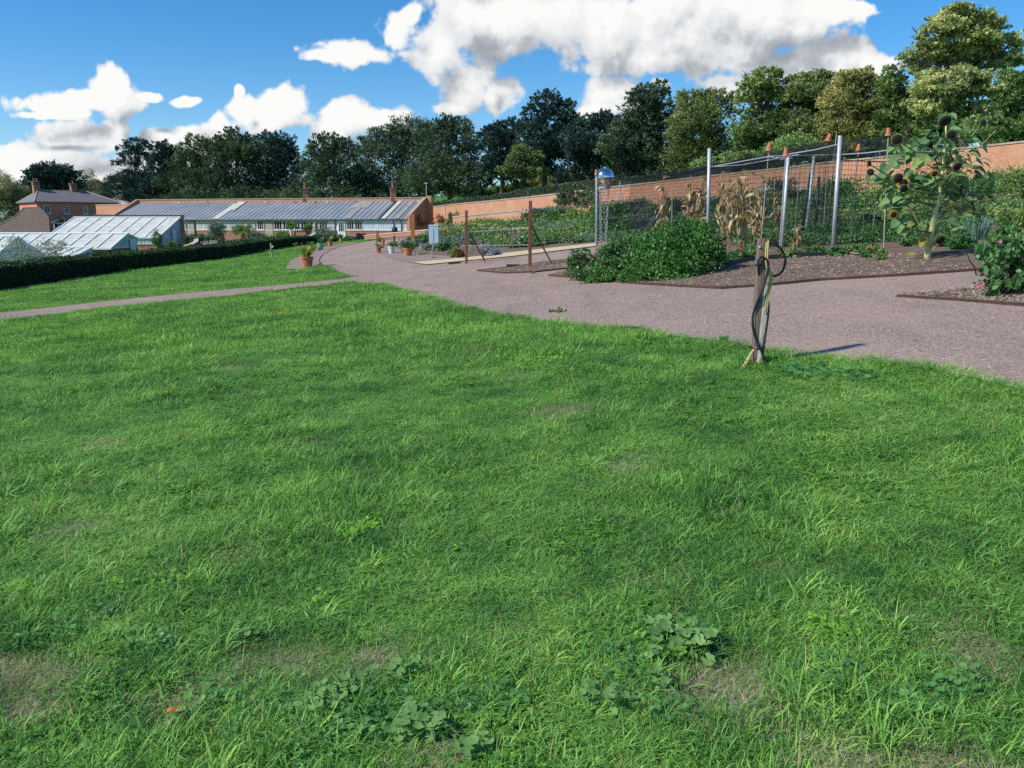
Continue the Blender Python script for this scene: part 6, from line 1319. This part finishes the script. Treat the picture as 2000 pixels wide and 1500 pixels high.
# mirrored globe on its stand
Yg = 34.0; k_ = Yg / FPX; c_ = P(1181, 347, Yg); t = thing('mirrored_globe', 'polished metal globe on a slim openwork stand', 'garden globe', S(1181, Yg)); r_ = 18 * k_
MB().lathe(c_, [(r_ * math.cos(R(a)), r_ * math.sin(R(a))) for a in range(-90, 91, 6)], 40).build('globe', M['mirror'], t, smooth=True, uvs=False)
MB().lathe(c_, [(0, r_ - .005), (.03, r_ - .005), (.02, r_ + .03), (0, r_ + .045)], 10).build('finial', M['galv'], t, uvs=False)
MB().lathe(c_, [(r_ * .62, -r_ * 1.12), (r_ * .62, -r_ * .92), (r_ * .56, -r_ * .92), (r_ * .56, -r_ * 1.12)], 24).build('ring', M['galv'], t, uvs=False)
ft = S(1181, Yg); mb = MB()
for i in range(4):
    a = i * 1.571 + .5; tp = c_ + Vector((math.cos(a) * r_ * .58, math.sin(a) * r_ * .58, -r_ * 1.05)); bt = Vector((c_.x + math.cos(a) * .15, c_.y + math.sin(a) * .15, ft.z)); mb.tube([bt, tp], .014, 5)
    a2 = a + 1.571
    for j in range(4):
        f0, f1 = j / 4, (j + 1) / 4; p0 = bt.lerp(tp, f0); bt2 = Vector((c_.x + math.cos(a2) * .15, c_.y + math.sin(a2) * .15, ft.z)); tp2 = c_ + Vector((math.cos(a2) * r_ * .58, math.sin(a2) * r_ * .58, -r_ * 1.05)); mb.tube([p0, bt2.lerp(tp2, f1)], .009, 4)
mb.build('stand', M['galv'], t, uvs=False)
for i, (a, top, bot, Y, lb) in enumerate(((1441, 366, 410, 45, 'far pale blue plant obelisk behind the dry corn'), (1211, 356, 400, 60, 'faint thin obelisk by the wall right of the globe'))):
    c_ = P(a, top, Y); t = thing('plant_obelisk', lb, 'obelisk', S(a, Y)); mb = MB(); ft = S(a, Y)
    for j in range(4): aa = j * 1.571; mb.tube([Vector((c_.x + math.cos(aa) * .35, c_.y + math.sin(aa) * .35, ft.z)), c_], .02, 5)
    mb.tube([c_ - Vector((0, 0, .5)), c_ + Vector((0, 0, .1))], .04 if i == 0 else .02, 6); mb.build('legs', M['galv'], t, uvs=False)
wf = wall_at(1565); k_ = (wf.y - 2) / FPX; c_ = P(1565, 392, wf.y - 2); t = thing('timber_stand', 'small pale timber frame with dark opening under the wall', 'timber frame', c_); mb = MB()
for x_ in (-.55, -.15, .35): mb.box(c_ + Vector((x_, 0, -.6)), (.14, .12, 1.6))
mb.box(c_ + Vector((-.1, 0, 1.002)), (1.2, .14, .1)).build('frame', M['offwhite'], t, uvs=False); MB().box(c_ + Vector((.1, .05, -.1)), (.34, .05, .9)).build('panel', M['glass_dark'], t, uvs=False)
t = thing('plant_pot', 'terracotta pot standing on the path behind the dry corn', 'plant pot', S(1420, 31)); pc = S(1420, 31); MB().lathe(pc, [(0, 0), (.17, 0), (.24, .34), (.2, .34), (.2, .3), (0, .3)], 14).build('body', M['terracotta'], t, uvs=False)

# ---------------------------------------------------------------- dried sweetcorn
def corn(a, top, Y, label, lean=0., n=9, bulk=1., base=None):
    g = G2(); p = S(a, Y); q = P(a + lean, top, Y); H = (q - p).length; t = thing('corn_plant', label, 'corn plant', p, 'dried corn plants in the fruit cage')
    mb = MB(); mid = p.lerp(q, .5) + Vector((g.normal() * .05, 0, 0)); mb.tube([p, mid, q], [.018, .014, .006], 6).build('stalk', LM['cornstalk'], t, uvs=False)
    V, F = [], []
    for i in range(n):
        f = g.uniform(.2, 1.0) if i else .5; s0 = p.lerp(q, f); a_ = g.random() * 6.283; d = np.array([math.cos(a_), math.sin(a_) * .7, 0]); sd = np.array([-d[1], d[0], .3]); L_ = g.uniform(.35, .75) * (1.1 - .4 * f) * bulk; ang = g.uniform(.1, .8); w = g.uniform(.08, .15) * bulk; c = np.array(s0); k = len(V); tw = g.uniform(-1, 1)
        for j in range(6):
            ww = w * (.5, 1, 1, .8, .5, .05)[j]; s_ = unit(sd + np.array([0, 0, tw * j * .25])); V += [c - s_ * ww / 2, c + s_ * ww / 2]; c = c + (d * math.sin(ang) + np.array([0, 0, math.cos(ang)])) * L_ / 5; ang += g.uniform(.35, .85)
        for j in range(5): F.append((k + 2*j, k + 2*j + 1, k + 2*j + 3, k + 2*j + 2))
    for i in range(int(56 * bulk)):                    # papery husks hugging the stalk
        f = g.uniform(.02, .9); s0 = np.array(p.lerp(q, f)) + g.normal(size=3) * np.array([.05, .05, 0]) * bulk; d = unit(np.array([g.normal() * .35, g.normal() * .3, 1 if g.random() < .5 else -1])); sd = unit(np.cross(d, g.normal(size=3))); L_ = g.uniform(.16, .38); w = g.uniform(.04, .085); k = len(V)
        V += [s0, s0 + d * L_ * .5 + sd * w / 2, s0 + d * L_, s0 + d * L_ * .5 - sd * w / 2]; F.append((k, k + 1, k + 2, k + 3))
    o_ = np.array(p); link('leaves', mkmesh('leaves', np.array(V) - o_, F, LM['corn']), t); mb = MB()
    for i in range(6): d = Vector((g.normal() * .5, g.normal() * .4, 1)).normalized() * .2; e_ = q + d; mb.tube([q, q + d * .7, e_ + Vector((d.x * .5, 0, -.05))], .006, 4)
    mb.build('tassel', LM['cornstalk'], t, uvs=False)
for a, top, Y, ln, n_, bk, lb in ((1298, 352, 26.5, -2, 8, 1.1, 'dried corn stalk alone left of the tied bundle'), (1338, 352, 26.2, 14, 12, 1.2, 'dried corn bending right, just left of the first tall pole'), (1362, 372, 26, 8, 10, 1.0, 'short drooping corn below the leaning cane'), (1352, 350, 27.5, 26, 9, 1., 'corn arching over towards the first tall pole'),
        (1412, 345, 24, -2, 10, 1.0, 'slender dried corn right of the first tall pole'), (1428, 350, 24.5, -4, 9, 1., 'second slender corn right of the first tall pole'), (1452, 345, 23, -3, 14, 1.35, 'thickest dried corn in the middle of the cage'), (1476, 380, 22.8, 3, 9, 1., 'corn stalk left of the leaning hose post'),
        (1487, 350, 24.2, 4, 7, .9, 'thin corn stalk behind the pot-topped cane'), (1556, 452, 21, 0, 8, .8, 'short dead corn tuft beside the dark poles'), (1518, 385, 23.6, 2, 6, .8, 'thin corn stalk left of the double pole')):
    corn(a, top, Y, lb, ln, n_, bk)
t = thing('foil_scarer', 'crumpled silver foil bird scarer hanging in the corn', 'bird scarer', P(1492, 386, 23)); g = G2()
V, F = foliage([(*P(1490, 372, 23), .12, .06, .06), (*P(1503, 370, 23), .08, .05, .05), (*P(1490, 388, 23), .07, .05, .12), (*P(1496, 395, 23), .11, .05, .05)], g, .06, .05, 1.6, .3, 1, 0, 1.); link('foil', mkmesh('foil', V - np.array(t.location), F, M['galv']), t)

# ---------------------------------------------------------------- giant sunflower
sp = G(1811, 510); Ys = sp.y; ks = Ys / FPX; SF = thing('sunflower', 'giant branching sunflower with many dark seed heads', 'sunflower', sp); g = G2()
Q = lambda a, b, dy=0.: P(a, b, Ys + dy)
M['sunstem'] = mottled('pale_sunflower_stem', (.42, .42, .17), (.60, .58, .30), 9, .7, stretch=(1, 1, .3))
mb = MB(); mb.tube([sp - Z * .05, Q(1812, 490), Q(1822, 440), Q(1832, 390), Q(1842, 330), Q(1846, 270), Q(1848, 245)], [.068, .058, .05, .04, .028, .02, .014], 9)
mb.build('stem', M['sunstem'], SF, smooth=True, uvs=False)
heads = [(1846, 236, .10, 0, -.2, 'd'), (1752, 272, .085, -.3, -.1, 'd'), (1858, 262, .075, .2, -.3, 'd'), (1775, 256, .05, -.1, .3, 'd'), (1700, 336, .06, -.2, -.2, 'd'), (1697, 319, .05, -.1, -.3, 'y'), (1754, 348, .085, -.2, -.3, 'd'), (1764, 357, .075, -.1, -.5, 'y'), (1765, 368, .07, -.2, -.1, 'd'), (1869, 325, .075, .1, -.4, 'd'), (1825, 339, .05, 0, -.3, 'y'), (1745, 419, .055, -.3, -.3, 'y'), (1836, 468, .085, .1, -.5, 'd'), (1920, 238, .05, .5, .2, 'd')]
joints = [(1846, 275), (1842, 300), (1846, 290), (1843, 300), (1832, 380), (1834, 370), (1830, 390), (1826, 405), (1828, 400), (1838, 365), (1840, 350), (1820, 455), (1815, 480), (1843, 310)]
for (a, b, r, dy, dz, kd), (ja, jb) in zip(heads, joints):
    c = Q(a, b, dy - .5); j = Q(ja, jb); m_ = j.lerp(c, .6) + Vector((0, 0, -.12)); mb = MB(); mb.tube([j, m_, c + Vector((0, .03, .0))], [.018, .014, .010], 6).build('branch', LM['cornstalk'] if b > 420 else LM['sun'], SF, uvs=False)
    ax_ = Vector((g.normal() * .3, -1, -.35 + .3 * g.normal())).normalized(); R_ = r
    hd = MB().lathe(c, [(0, -.012), (R_ * .7, -.01), (R_, .0), (R_ * .92, .02), (R_ * .5, .034), (0, .03)], 18, axis=ax_).build('flower_head', LM['sundisc'], SF, smooth=True, uvs=False)
    V, F = [], []; A_ = np.array(ax_); x_ = unit(np.cross(A_, [0, 0, 1.])); y_ = np.cross(A_, x_)
    for i in range(22):
        th = i / 22 * 6.283; o_ = x_ * math.cos(th) + y_ * math.sin(th); s_ = -x_ * math.sin(th) + y_ * math.cos(th); l_ = R_ * (.85 if kd == 'y' else .32) * g.uniform(.7, 1.1); c0 = np.array(c) + o_ * R_ * .93; k = len(V); bk = A_ * (-.02 - (.02 * (kd == 'd')))
        V += [c0 - s_ * R_ * .10, c0 + s_ * R_ * .10, c0 + o_ * l_ * .6 + s_ * R_ * .10 + bk * .5, c0 + o_ * l_ + bk, c0 + o_ * l_ * .6 - s_ * R_ * .10 + bk * .5]; F.append((k, k+1, k+2, k+3, k+4))
    pp = link('petals' if kd == 'y' else 'sepals', mkmesh('petals', np.array(V) - np.array(parent_world(hd)), F, LM['sunpetal' if kd == 'y' else 'sun']), hd)
def heart(V, F, c, d, nrm, L, fold=.18):
    d = unit(d); s = unit(np.cross(d, nrm)); u_ = np.cross(s, d); k = len(V)
    prof = [(0, .0), (-.10, .22), (.04, .40), (.26, .46), (.52, .38), (.78, .20), (1, 0)]
    rt = [c + d * L * a + s * L * b + u_ * L * (fold * b - .22 * a * a) for a, b in prof]; lf = [c + d * L * a - s * L * b + u_ * L * (fold * b - .22 * a * a) for a, b in prof[1:-1]]
    md = [c + d * L * a - u_ * L * .22 * a * a for a in (.04, .26, .52, .78)]
    V += rt + lf + md; r = lambda i: k + i; l = lambda i: k + 6 + i; m_ = lambda i: k + 12 + i
    F += [(r(0), r(1), r(2), m_(0)), (m_(0), r(2), r(3), m_(1)), (m_(1), r(3), r(4), m_(2)), (m_(2), r(4), r(5), m_(3)), (m_(3), r(5), r(6)), (r(0), m_(0), l(2), l(1)), (m_(0), m_(1), l(3), l(2)), (m_(1), m_(2), l(4), l(3)), (m_(2), m_(3), l(5), l(4)), (m_(3), r(6), l(5))]
greens = [(1780,285),(1815,275),(1835,290),(1862,285),(1888,275),(1740,292),(1768,305),(1800,300),(1830,315),(1855,330),(1885,315),(1905,300),(1930,310),(1728,330),(1752,318),(1790,335),(1812,350),(1770,340),(1795,362),(1840,350),(1868,350),(1895,335),(1918,330),(1940,345),(1722,345),(1815,380),(1780,375),(1860,375),(1885,360),(1755,388),(1795,395),(1870,385),(1890,400),(1735,395),(1832,258),(1810,255),(1865,250),(1890,252),(1870,240),(1840,275),(1825,330),(1875,300),(1900,285),(1760,365),(1925,290),(1850,305),(1790,318),(1905,355),(1960,372),(1940,365),(1985,380),(1925,385),(1750,410),(1775,432),(1800,445),(1762,448),(1850,425),(1885,420),(1905,410),(1870,445),(1965,350),(1990,365),(1975,392),(1945,395),(1995,345),(1760,300),(1715,355),(1735,375),(1880,385),(1905,380),(1850,380),(1700,350),(1790,290),(1820,300),(1845,320),(1880,340),(1865,365)]
yel = [(1862,398),(1870,430),(1780,440),(1800,455),(1812,440),(1788,470),(1850,455),(1775,495),(1868,410),(1900,412),(1828,450),(1800,475)]
for nm, lst, mt in (('leaves', greens, 'sun'), ('yellow_leaves', yel, 'sunyellow')):
    V, F = [], []; mb = MB()
    for (a, b) in lst:
        for rep in range(4 if nm == 'leaves' and a < 1930 else 1):
            dy = g.uniform(-.2, .75); c = np.array(Q(a + g.normal() * (12 if rep else 2), b + g.normal() * (12 if rep else 2), dy)); axs = np.array(Q(1835, b + 25)); o_ = c - axs; o_[2] *= .2; d = unit(o_) + np.array([g.normal() * .35, g.normal() * .4 - .25, -.6 + .35 * g.normal()]); L_ = g.uniform(.14, .24) * (.8 if nm != 'leaves' else 1) * (.85 if b < 300 else 1)
            heart(V, F, c - unit(d) * L_ * .4, d, np.array([g.normal() * .3, -.5 + g.normal() * .3, 1.]), L_)
            if rep == 0: st = Vector(c - unit(d) * L_ * .4); jb = Q(1835 if b < 380 else 1825, min(b + 35, 480)); mb.tube([jb, jb.lerp(st, .5) + Vector((0, 0, .03)), st], .006, 4)
    link(nm, mkmesh(nm, np.array(V) - np.array(sp), F, LM[mt]), SF); mb.build('leaf_stalks', LM['cornstalk' if nm != 'leaves' else 'sun'], SF, uvs=False)
mb = MB()
for (a, b, c, d) in ((1838, 350, 1945, 255), (1845, 395, 1990, 378), (1835, 430, 1900, 385), (1818, 470, 1775, 400), (1822, 455, 1870, 420)): mb.tube([Q(a, b), Q((a + c) / 2, (b + d) / 2 + 6), Q(c, d)], [.016, .012, .007], 6)
mb.build('side_stems', LM['cornstalk'], SF, uvs=False)

# ---------------------------------------------------------------- hose post on the near lawn
hb = G(1480, 716); Yh = hb.y; kh = Yh / FPX
H_ = lambda a, b, dy=0.: P(a, b, Yh + dy)
HP = thing('hose_post', 'weathered leaning timber post with black and yellow hoses tied to it, nearest the camera', 'post', hb)
m, n = newmat('split_weathered_post'); ob = n.add('ShaderNodeTexCoord').outputs['Object']; st = n.vmath('MULTIPLY', ob, (1, 1, .09)); a = n.noise(st, 60, 6, .7).outputs['Fac']; b = n.noise(n.vmath('MULTIPLY', ob, (1, 1, .3)), 14, 5, .6).outputs['Fac']
col = n.ramp(a, [(.30, (.035, .022, .016)), (.36, (.34, .26, .21)), (.44, (.72, .64, .54)), (.60, (.85, .80, .72))]); sx_ = n.add('ShaderNodeSeparateXYZ', ins={0: ob})
col = n.mix(n.math('MULTIPLY', n.sstep(n.math('MULTIPLY_ADD', sx_.outputs[2], .045, n.math('MULTIPLY', sx_.outputs[0], -1.0)), .024, .036), .85), col, n.ramp(b, [(.3, (.055, .028, .020)), (.7, (.13, .07, .048))])); out(n, pbr(n, col, .9, 0, a, .9, .15).outputs[0]); M['oldpost'] = m
top = H_(1489.5, 467); bot = H_(1478.5, 722); bot.z = hb.z - .12; ax_ = (top - bot); mb = MB(); pr_ = []; nn = 14
ring = [(-.044, -.05), (0, -.056), (.044, -.048), (.052, 0), (.044, .05), (0, .056), (-.044, .05), (-.052, 0)]; g = G2(); V = []; F = []
for j in range(nn + 1):
    f_ = j / nn; c = bot.lerp(top, f_); s_ = 1.02 - .06 * f_
    if j == nn: s_ *= .86; c = c + Vector((0, 0, .006))
    for (x_, y_) in ring: V.append(c + Vector((x_ * s_ + g.normal() * .0012, y_ * s_ + g.normal() * .0012, 0)))
for j in range(nn):
    for i in range(8): F.append((j * 8 + i, j * 8 + (i + 1) % 8, (j + 1) * 8 + (i + 1) % 8, (j + 1) * 8 + i))
F.append(tuple(nn * 8 + i for i in range(8))); link('timber', mkmesh('timber', [v - Vector(hb) for v in V], F, M['oldpost']), HP)
def smooth(pts, k=6):
    o_ = []; P_ = [pts[0]] + pts + [pts[-1]]
    for i in range(1, len(P_) - 2):
        for j in range(k):
            t_ = j / k; a, b, c, d = P_[i-1], P_[i], P_[i+1], P_[i+2]; o_.append(.5 * ((2 * b) + (c - a) * t_ + (2 * a - 5 * b + 4 * c - d) * t_ * t_ + (3 * b - a - 3 * c + d) * t_ ** 3))
    o_.append(pts[-1]); return o_
fr_ = -.066
bh = [H_(1503, 474, -.02), H_(1515, 477, .02), H_(1528, 490, .03), H_(1534, 508, .03), H_(1529, 528, .02), H_(1517, 538, .0), H_(1507, 538, -.01), H_(1500, 534, .0), H_(1492, 530, .07), H_(1484, 536, .07)]
MB().tube(smooth(bh), .0115, 8).build('hose_loop', M['blackpipe'], HP, smooth=True, uvs=False)
bh2 = [H_(1482, 536, -.045), H_(1481, 515, fr_), H_(1483, 504, fr_ - .004), H_(1490, 502.5, fr_ - .006), H_(1498, 508, fr_ - .008), H_(1501, 518, fr_ - .01), H_(1497, 540, fr_ - .012), H_(1491, 562, fr_ - .012), H_(1481, 585, fr_), H_(1472, 610, -.05), H_(1470, 632, -.05), H_(1474, 655, -.055), H_(1482, 675, fr_ - .01), H_(1491, 695, fr_ - .012), H_(1498, 716, -.09), H_(1503, 728, -.10)]
MB().tube(smooth(bh2), .0105, 8).build('black_hose', M['blackpipe'], HP, smooth=True, uvs=False)
bh3 = [H_(1501, 590, -.03), H_(1501, 610, -.035), H_(1497, 640, -.045), H_(1493, 668, -.055), H_(1490, 690, -.06), H_(1492, 712, -.07), H_(1496, 728, -.08)]
MB().tube(smooth(bh3), .0105, 8).build('black_hose', M['blackpipe'], HP, smooth=True, uvs=False)
for off, rr_ in ((0, .0085), (3.6, .0075)):
    yh = [H_(1501 - off, 470 + off, fr_ + .01), H_(1499 - off, 500, fr_), H_(1501 - off, 520, fr_ - .004), H_(1507 - off, 535, fr_ + .01), H_(1507 - off, 552, fr_ + .012), H_(1502 - off, 572, fr_ + .008), H_(1499.5 - off, 595, fr_ + .012), H_(1497 - off, 615, -.03)]
    MB().tube(smooth(yh), rr_, 8).build('yellow_hose', M['yellowhose'], HP, smooth=True, uvs=False)
    yl = [H_(1474 + off * .3, 680, -.03), H_(1467 + off * .3, 690, -.05), H_(1459 + off * .9, 703, -.07), H_(1452 + off, 715, -.09), H_(1449 + off, 728, -.10)]
    MB().tube(smooth(yl), rr_, 8).build('yellow_hose', M['yellowhose'], HP, smooth=True, uvs=False)
for z_, a in ((517, 1488.5), (678, 1480)): c = H_(a, z_); MB().lathe(c, [(.066, -.006), (.069, 0), (.066, .006)], 16, axis=ax_).build('tie', M['blackpipe'], HP, uvs=False)
MB().lathe(H_(1483.5, 482.5, -.05), [(0, 0), (.009, .0), (.009, .012), (.005, .016), (0, .016)], 8, axis=(0, -1, .1)).build('bolt', M['galv'], HP, uvs=False)
MB().lathe(H_(1462, 714, .03), [(0, .0), (.05, .0), (.055, .03), (.03, .055), (0, .06)], 12).build('stopcock_cap', M['blackpipe'], HP, uvs=False)

# ---------------------------------------------------------------- broad-leaved weeds and small things in the lawn
def mallow(label, spots, name='mallow_plant', mat='mallow', r0=.013, r1=.025, hh=.075, cat='weed'):
    g = G2(); V, F = [], []; mb = MB(); b0 = G(*spots[0][:2]); t = thing(name, label, cat, b0)
    for a, b, n_, rad in spots:
        c0 = G(a, b)
        for i in range(int(n_ * 1.5)):
            th = g.random() * 6.283; q = rad * math.sqrt(g.random()); c = np.array([c0.x + math.cos(th) * q, c0.y + math.sin(th) * q, 0]); c[2] = tz(c[0], c[1]) + hh * g.uniform(.35, 1.1); r = g.uniform(r0, r1); nrm = unit(np.array([g.normal() * .25, -.25 + g.normal() * .25, 1.])); x_ = unit(np.cross(nrm, [g.normal(), g.normal(), .1])); y_ = np.cross(nrm, x_); k = len(V)
            V.append(c - nrm * r * .22); m_ = 18
            for j in range(m_):
                an = .30 + (6.283 - .60) * j / (m_ - 1); rr = r * (1 + .07 * math.cos(an * 7)); V.append(c + (x_ * math.cos(an) + y_ * math.sin(an)) * rr + nrm * r * .07 * math.cos(an * 7))
            for j in range(m_ - 1): F.append((k, k + 1 + j, k + 2 + j))
            if i % 2 == 0: mb.tube([Vector((c0.x + (c[0] - c0.x) * .6, c0.y + (c[1] - c0.y) * .6, tz(c0.x, c0.y))), Vector(c - nrm * r * .2)], .0014, 4)
    link('leaves', mkmesh(name, np.array(V) - np.array(b0), F, LM[mat], True), t)
    if mat != 'broad': mb.build('leaf_stalks', LM[mat], t, uvs=False)
mallow('largest patch of round scalloped leaves above the bare straw patch', [(1330, 1262, 30, .11), (1370, 1285, 16, .08), (1290, 1250, 12, .07)])
mallow('few round leaves left of the bare straw patch', [(1275, 1300, 9, .05), (1290, 1345, 6, .04)], r1=.019)
mallow('round-leaved patch near the bottom edge, centre left', [(640, 1385, 16, .09), (600, 1405, 10, .07), (680, 1365, 8, .06)], r1=.019)
mallow('scalloped leaves beside the bottom edge left of middle', [(815, 1420, 15, .06), (845, 1445, 8, .04), (790, 1450, 7, .05)], r1=.020)
mallow('round leaf cluster cut by the bottom edge of the lawn', [(940, 1478, 7, .03), (905, 1490, 5, .03)], r1=.023)
mallow('scattered scalloped leaves between two bare patches', [(750, 1345, 8, .07), (800, 1330, 6, .05)], r0=.012, r1=.02)
mallow('pale round leaves right of the bottom middle', [(1215, 1395, 10, .06), (1150, 1380, 6, .04)], r1=.021)
mallow('small scalloped leaves by the long grass at left', [(380, 1395, 6, .05), (480, 1250, 7, .06)], r0=.011, r1=.018)
mallow('lime green clover patch left of the lawn middle', [(690, 1045, 60, .09), (720, 1035, 30, .07)], 'clover_patch', 'clover', .007, .013, .05, 'clover')
mallow('lime green clover patch right of the big leafy weed', [(1645, 1245, 36, .07), (1600, 1230, 14, .05)], 'clover_patch', 'clover', .007, .014, .05, 'clover')
mallow('yellow-green clover near the left edge', [(330, 1145, 34, .10), (250, 1150, 16, .08)], 'clover_patch', 'clover', .006, .011, .05, 'clover')
mallow('tiny lime clover leaves below the largest clover patch', [(895, 1080, 5, .02), (640, 1180, 14, .08)], 'clover_patch', 'clover', .007, .013, .05, 'clover')
mallow('bright low leaves by the lawn edge near the steel edging', [(1010, 690, 60, .45), (1060, 705, 40, .3)], 'clover_patch', 'clover', .012, .022, .06, 'clover')
mallow('leafy weeds in the grass right of the hose post foot', [(1560, 734, 26, .2), (1650, 742, 16, .2)], 'mallow_plant', 'broad', .018, .035, .10, 'weed')
mallow('many small green leaves in the grass at bottom left', [(520, 1420, 60, .14), (600, 1470, 50, .12), (430, 1360, 40, .12), (700, 1430, 44, .10)], 'lawn_weed', 'broad', .006, .012, .055, 'weed')
mallow('small green leaves between the round-leaved patches at the bottom', [(880, 1400, 44, .10), (980, 1380, 30, .10), (760, 1390, 40, .10)], 'lawn_weed', 'broad', .006, .012, .055, 'weed')
mallow('small-leaved weeds left of the bare straw patch', [(1240, 1340, 60, .11), (1220, 1290, 40, .09), (1310, 1400, 30, .08)], 'lawn_weed', 'broad', .006, .011, .05, 'weed')
mallow('small-leaved weeds in the turf at middle left', [(180, 1200, 50, .14), (90, 1260, 40, .12), (300, 1260, 40, .12)], 'lawn_weed', 'broad', .006, .012, .055, 'weed')
mallow('small-leaved weeds in the turf right of the bare straw patch', [(1620, 1330, 40, .12), (1760, 1400, 40, .12), (1850, 1340, 30, .12)], 'lawn_weed', 'broad', .006, .012, .055, 'weed')
p = G(340, 1412); t = thing('fallen_leaf', 'small curled orange-red leaf lying in the grass at lower left', 'leaf', p + Vector((0, 0, .03))); c = np.array(p) + np.array([0, 0, .04]); V = []; F = []
for i, (x_, z_) in enumerate(((-.018, .004), (-.012, .010), (0, .013), (.012, .008), (.019, .012))): V += [c + np.array([x_, -.012, z_]), c + np.array([x_ * 1.1, .0, z_ + .006]), c + np.array([x_, .012, z_ - .004])]
for i in range(4): F += [(3*i, 3*i+1, 3*i+4, 3*i+3), (3*i+1, 3*i+2, 3*i+5, 3*i+4)]
link('blade', mkmesh('blade', np.array(V) - np.array(t.location), F, LM['orangefl']), t)
for i, (a, b, lb) in enumerate(((548, 621, 'yellow dandelion in the lawn left of middle'), (559, 613, 'second small orange-yellow dandelion beside the first'), (349, 572, 'yellow dandelion on the lawn beyond the narrow path'))):
    p = G(a, b); t = thing('dandelion', lb, 'flower', p); flower(p + Vector((0, 0, .09)), (0, -.4, 1), .032, 'sunpetal', t, G2(), 16, 'petals'); MB().tube([p, p + Vector((0, 0, .09))], .003, 5).build('stalk', LM['broad'], t, uvs=False)
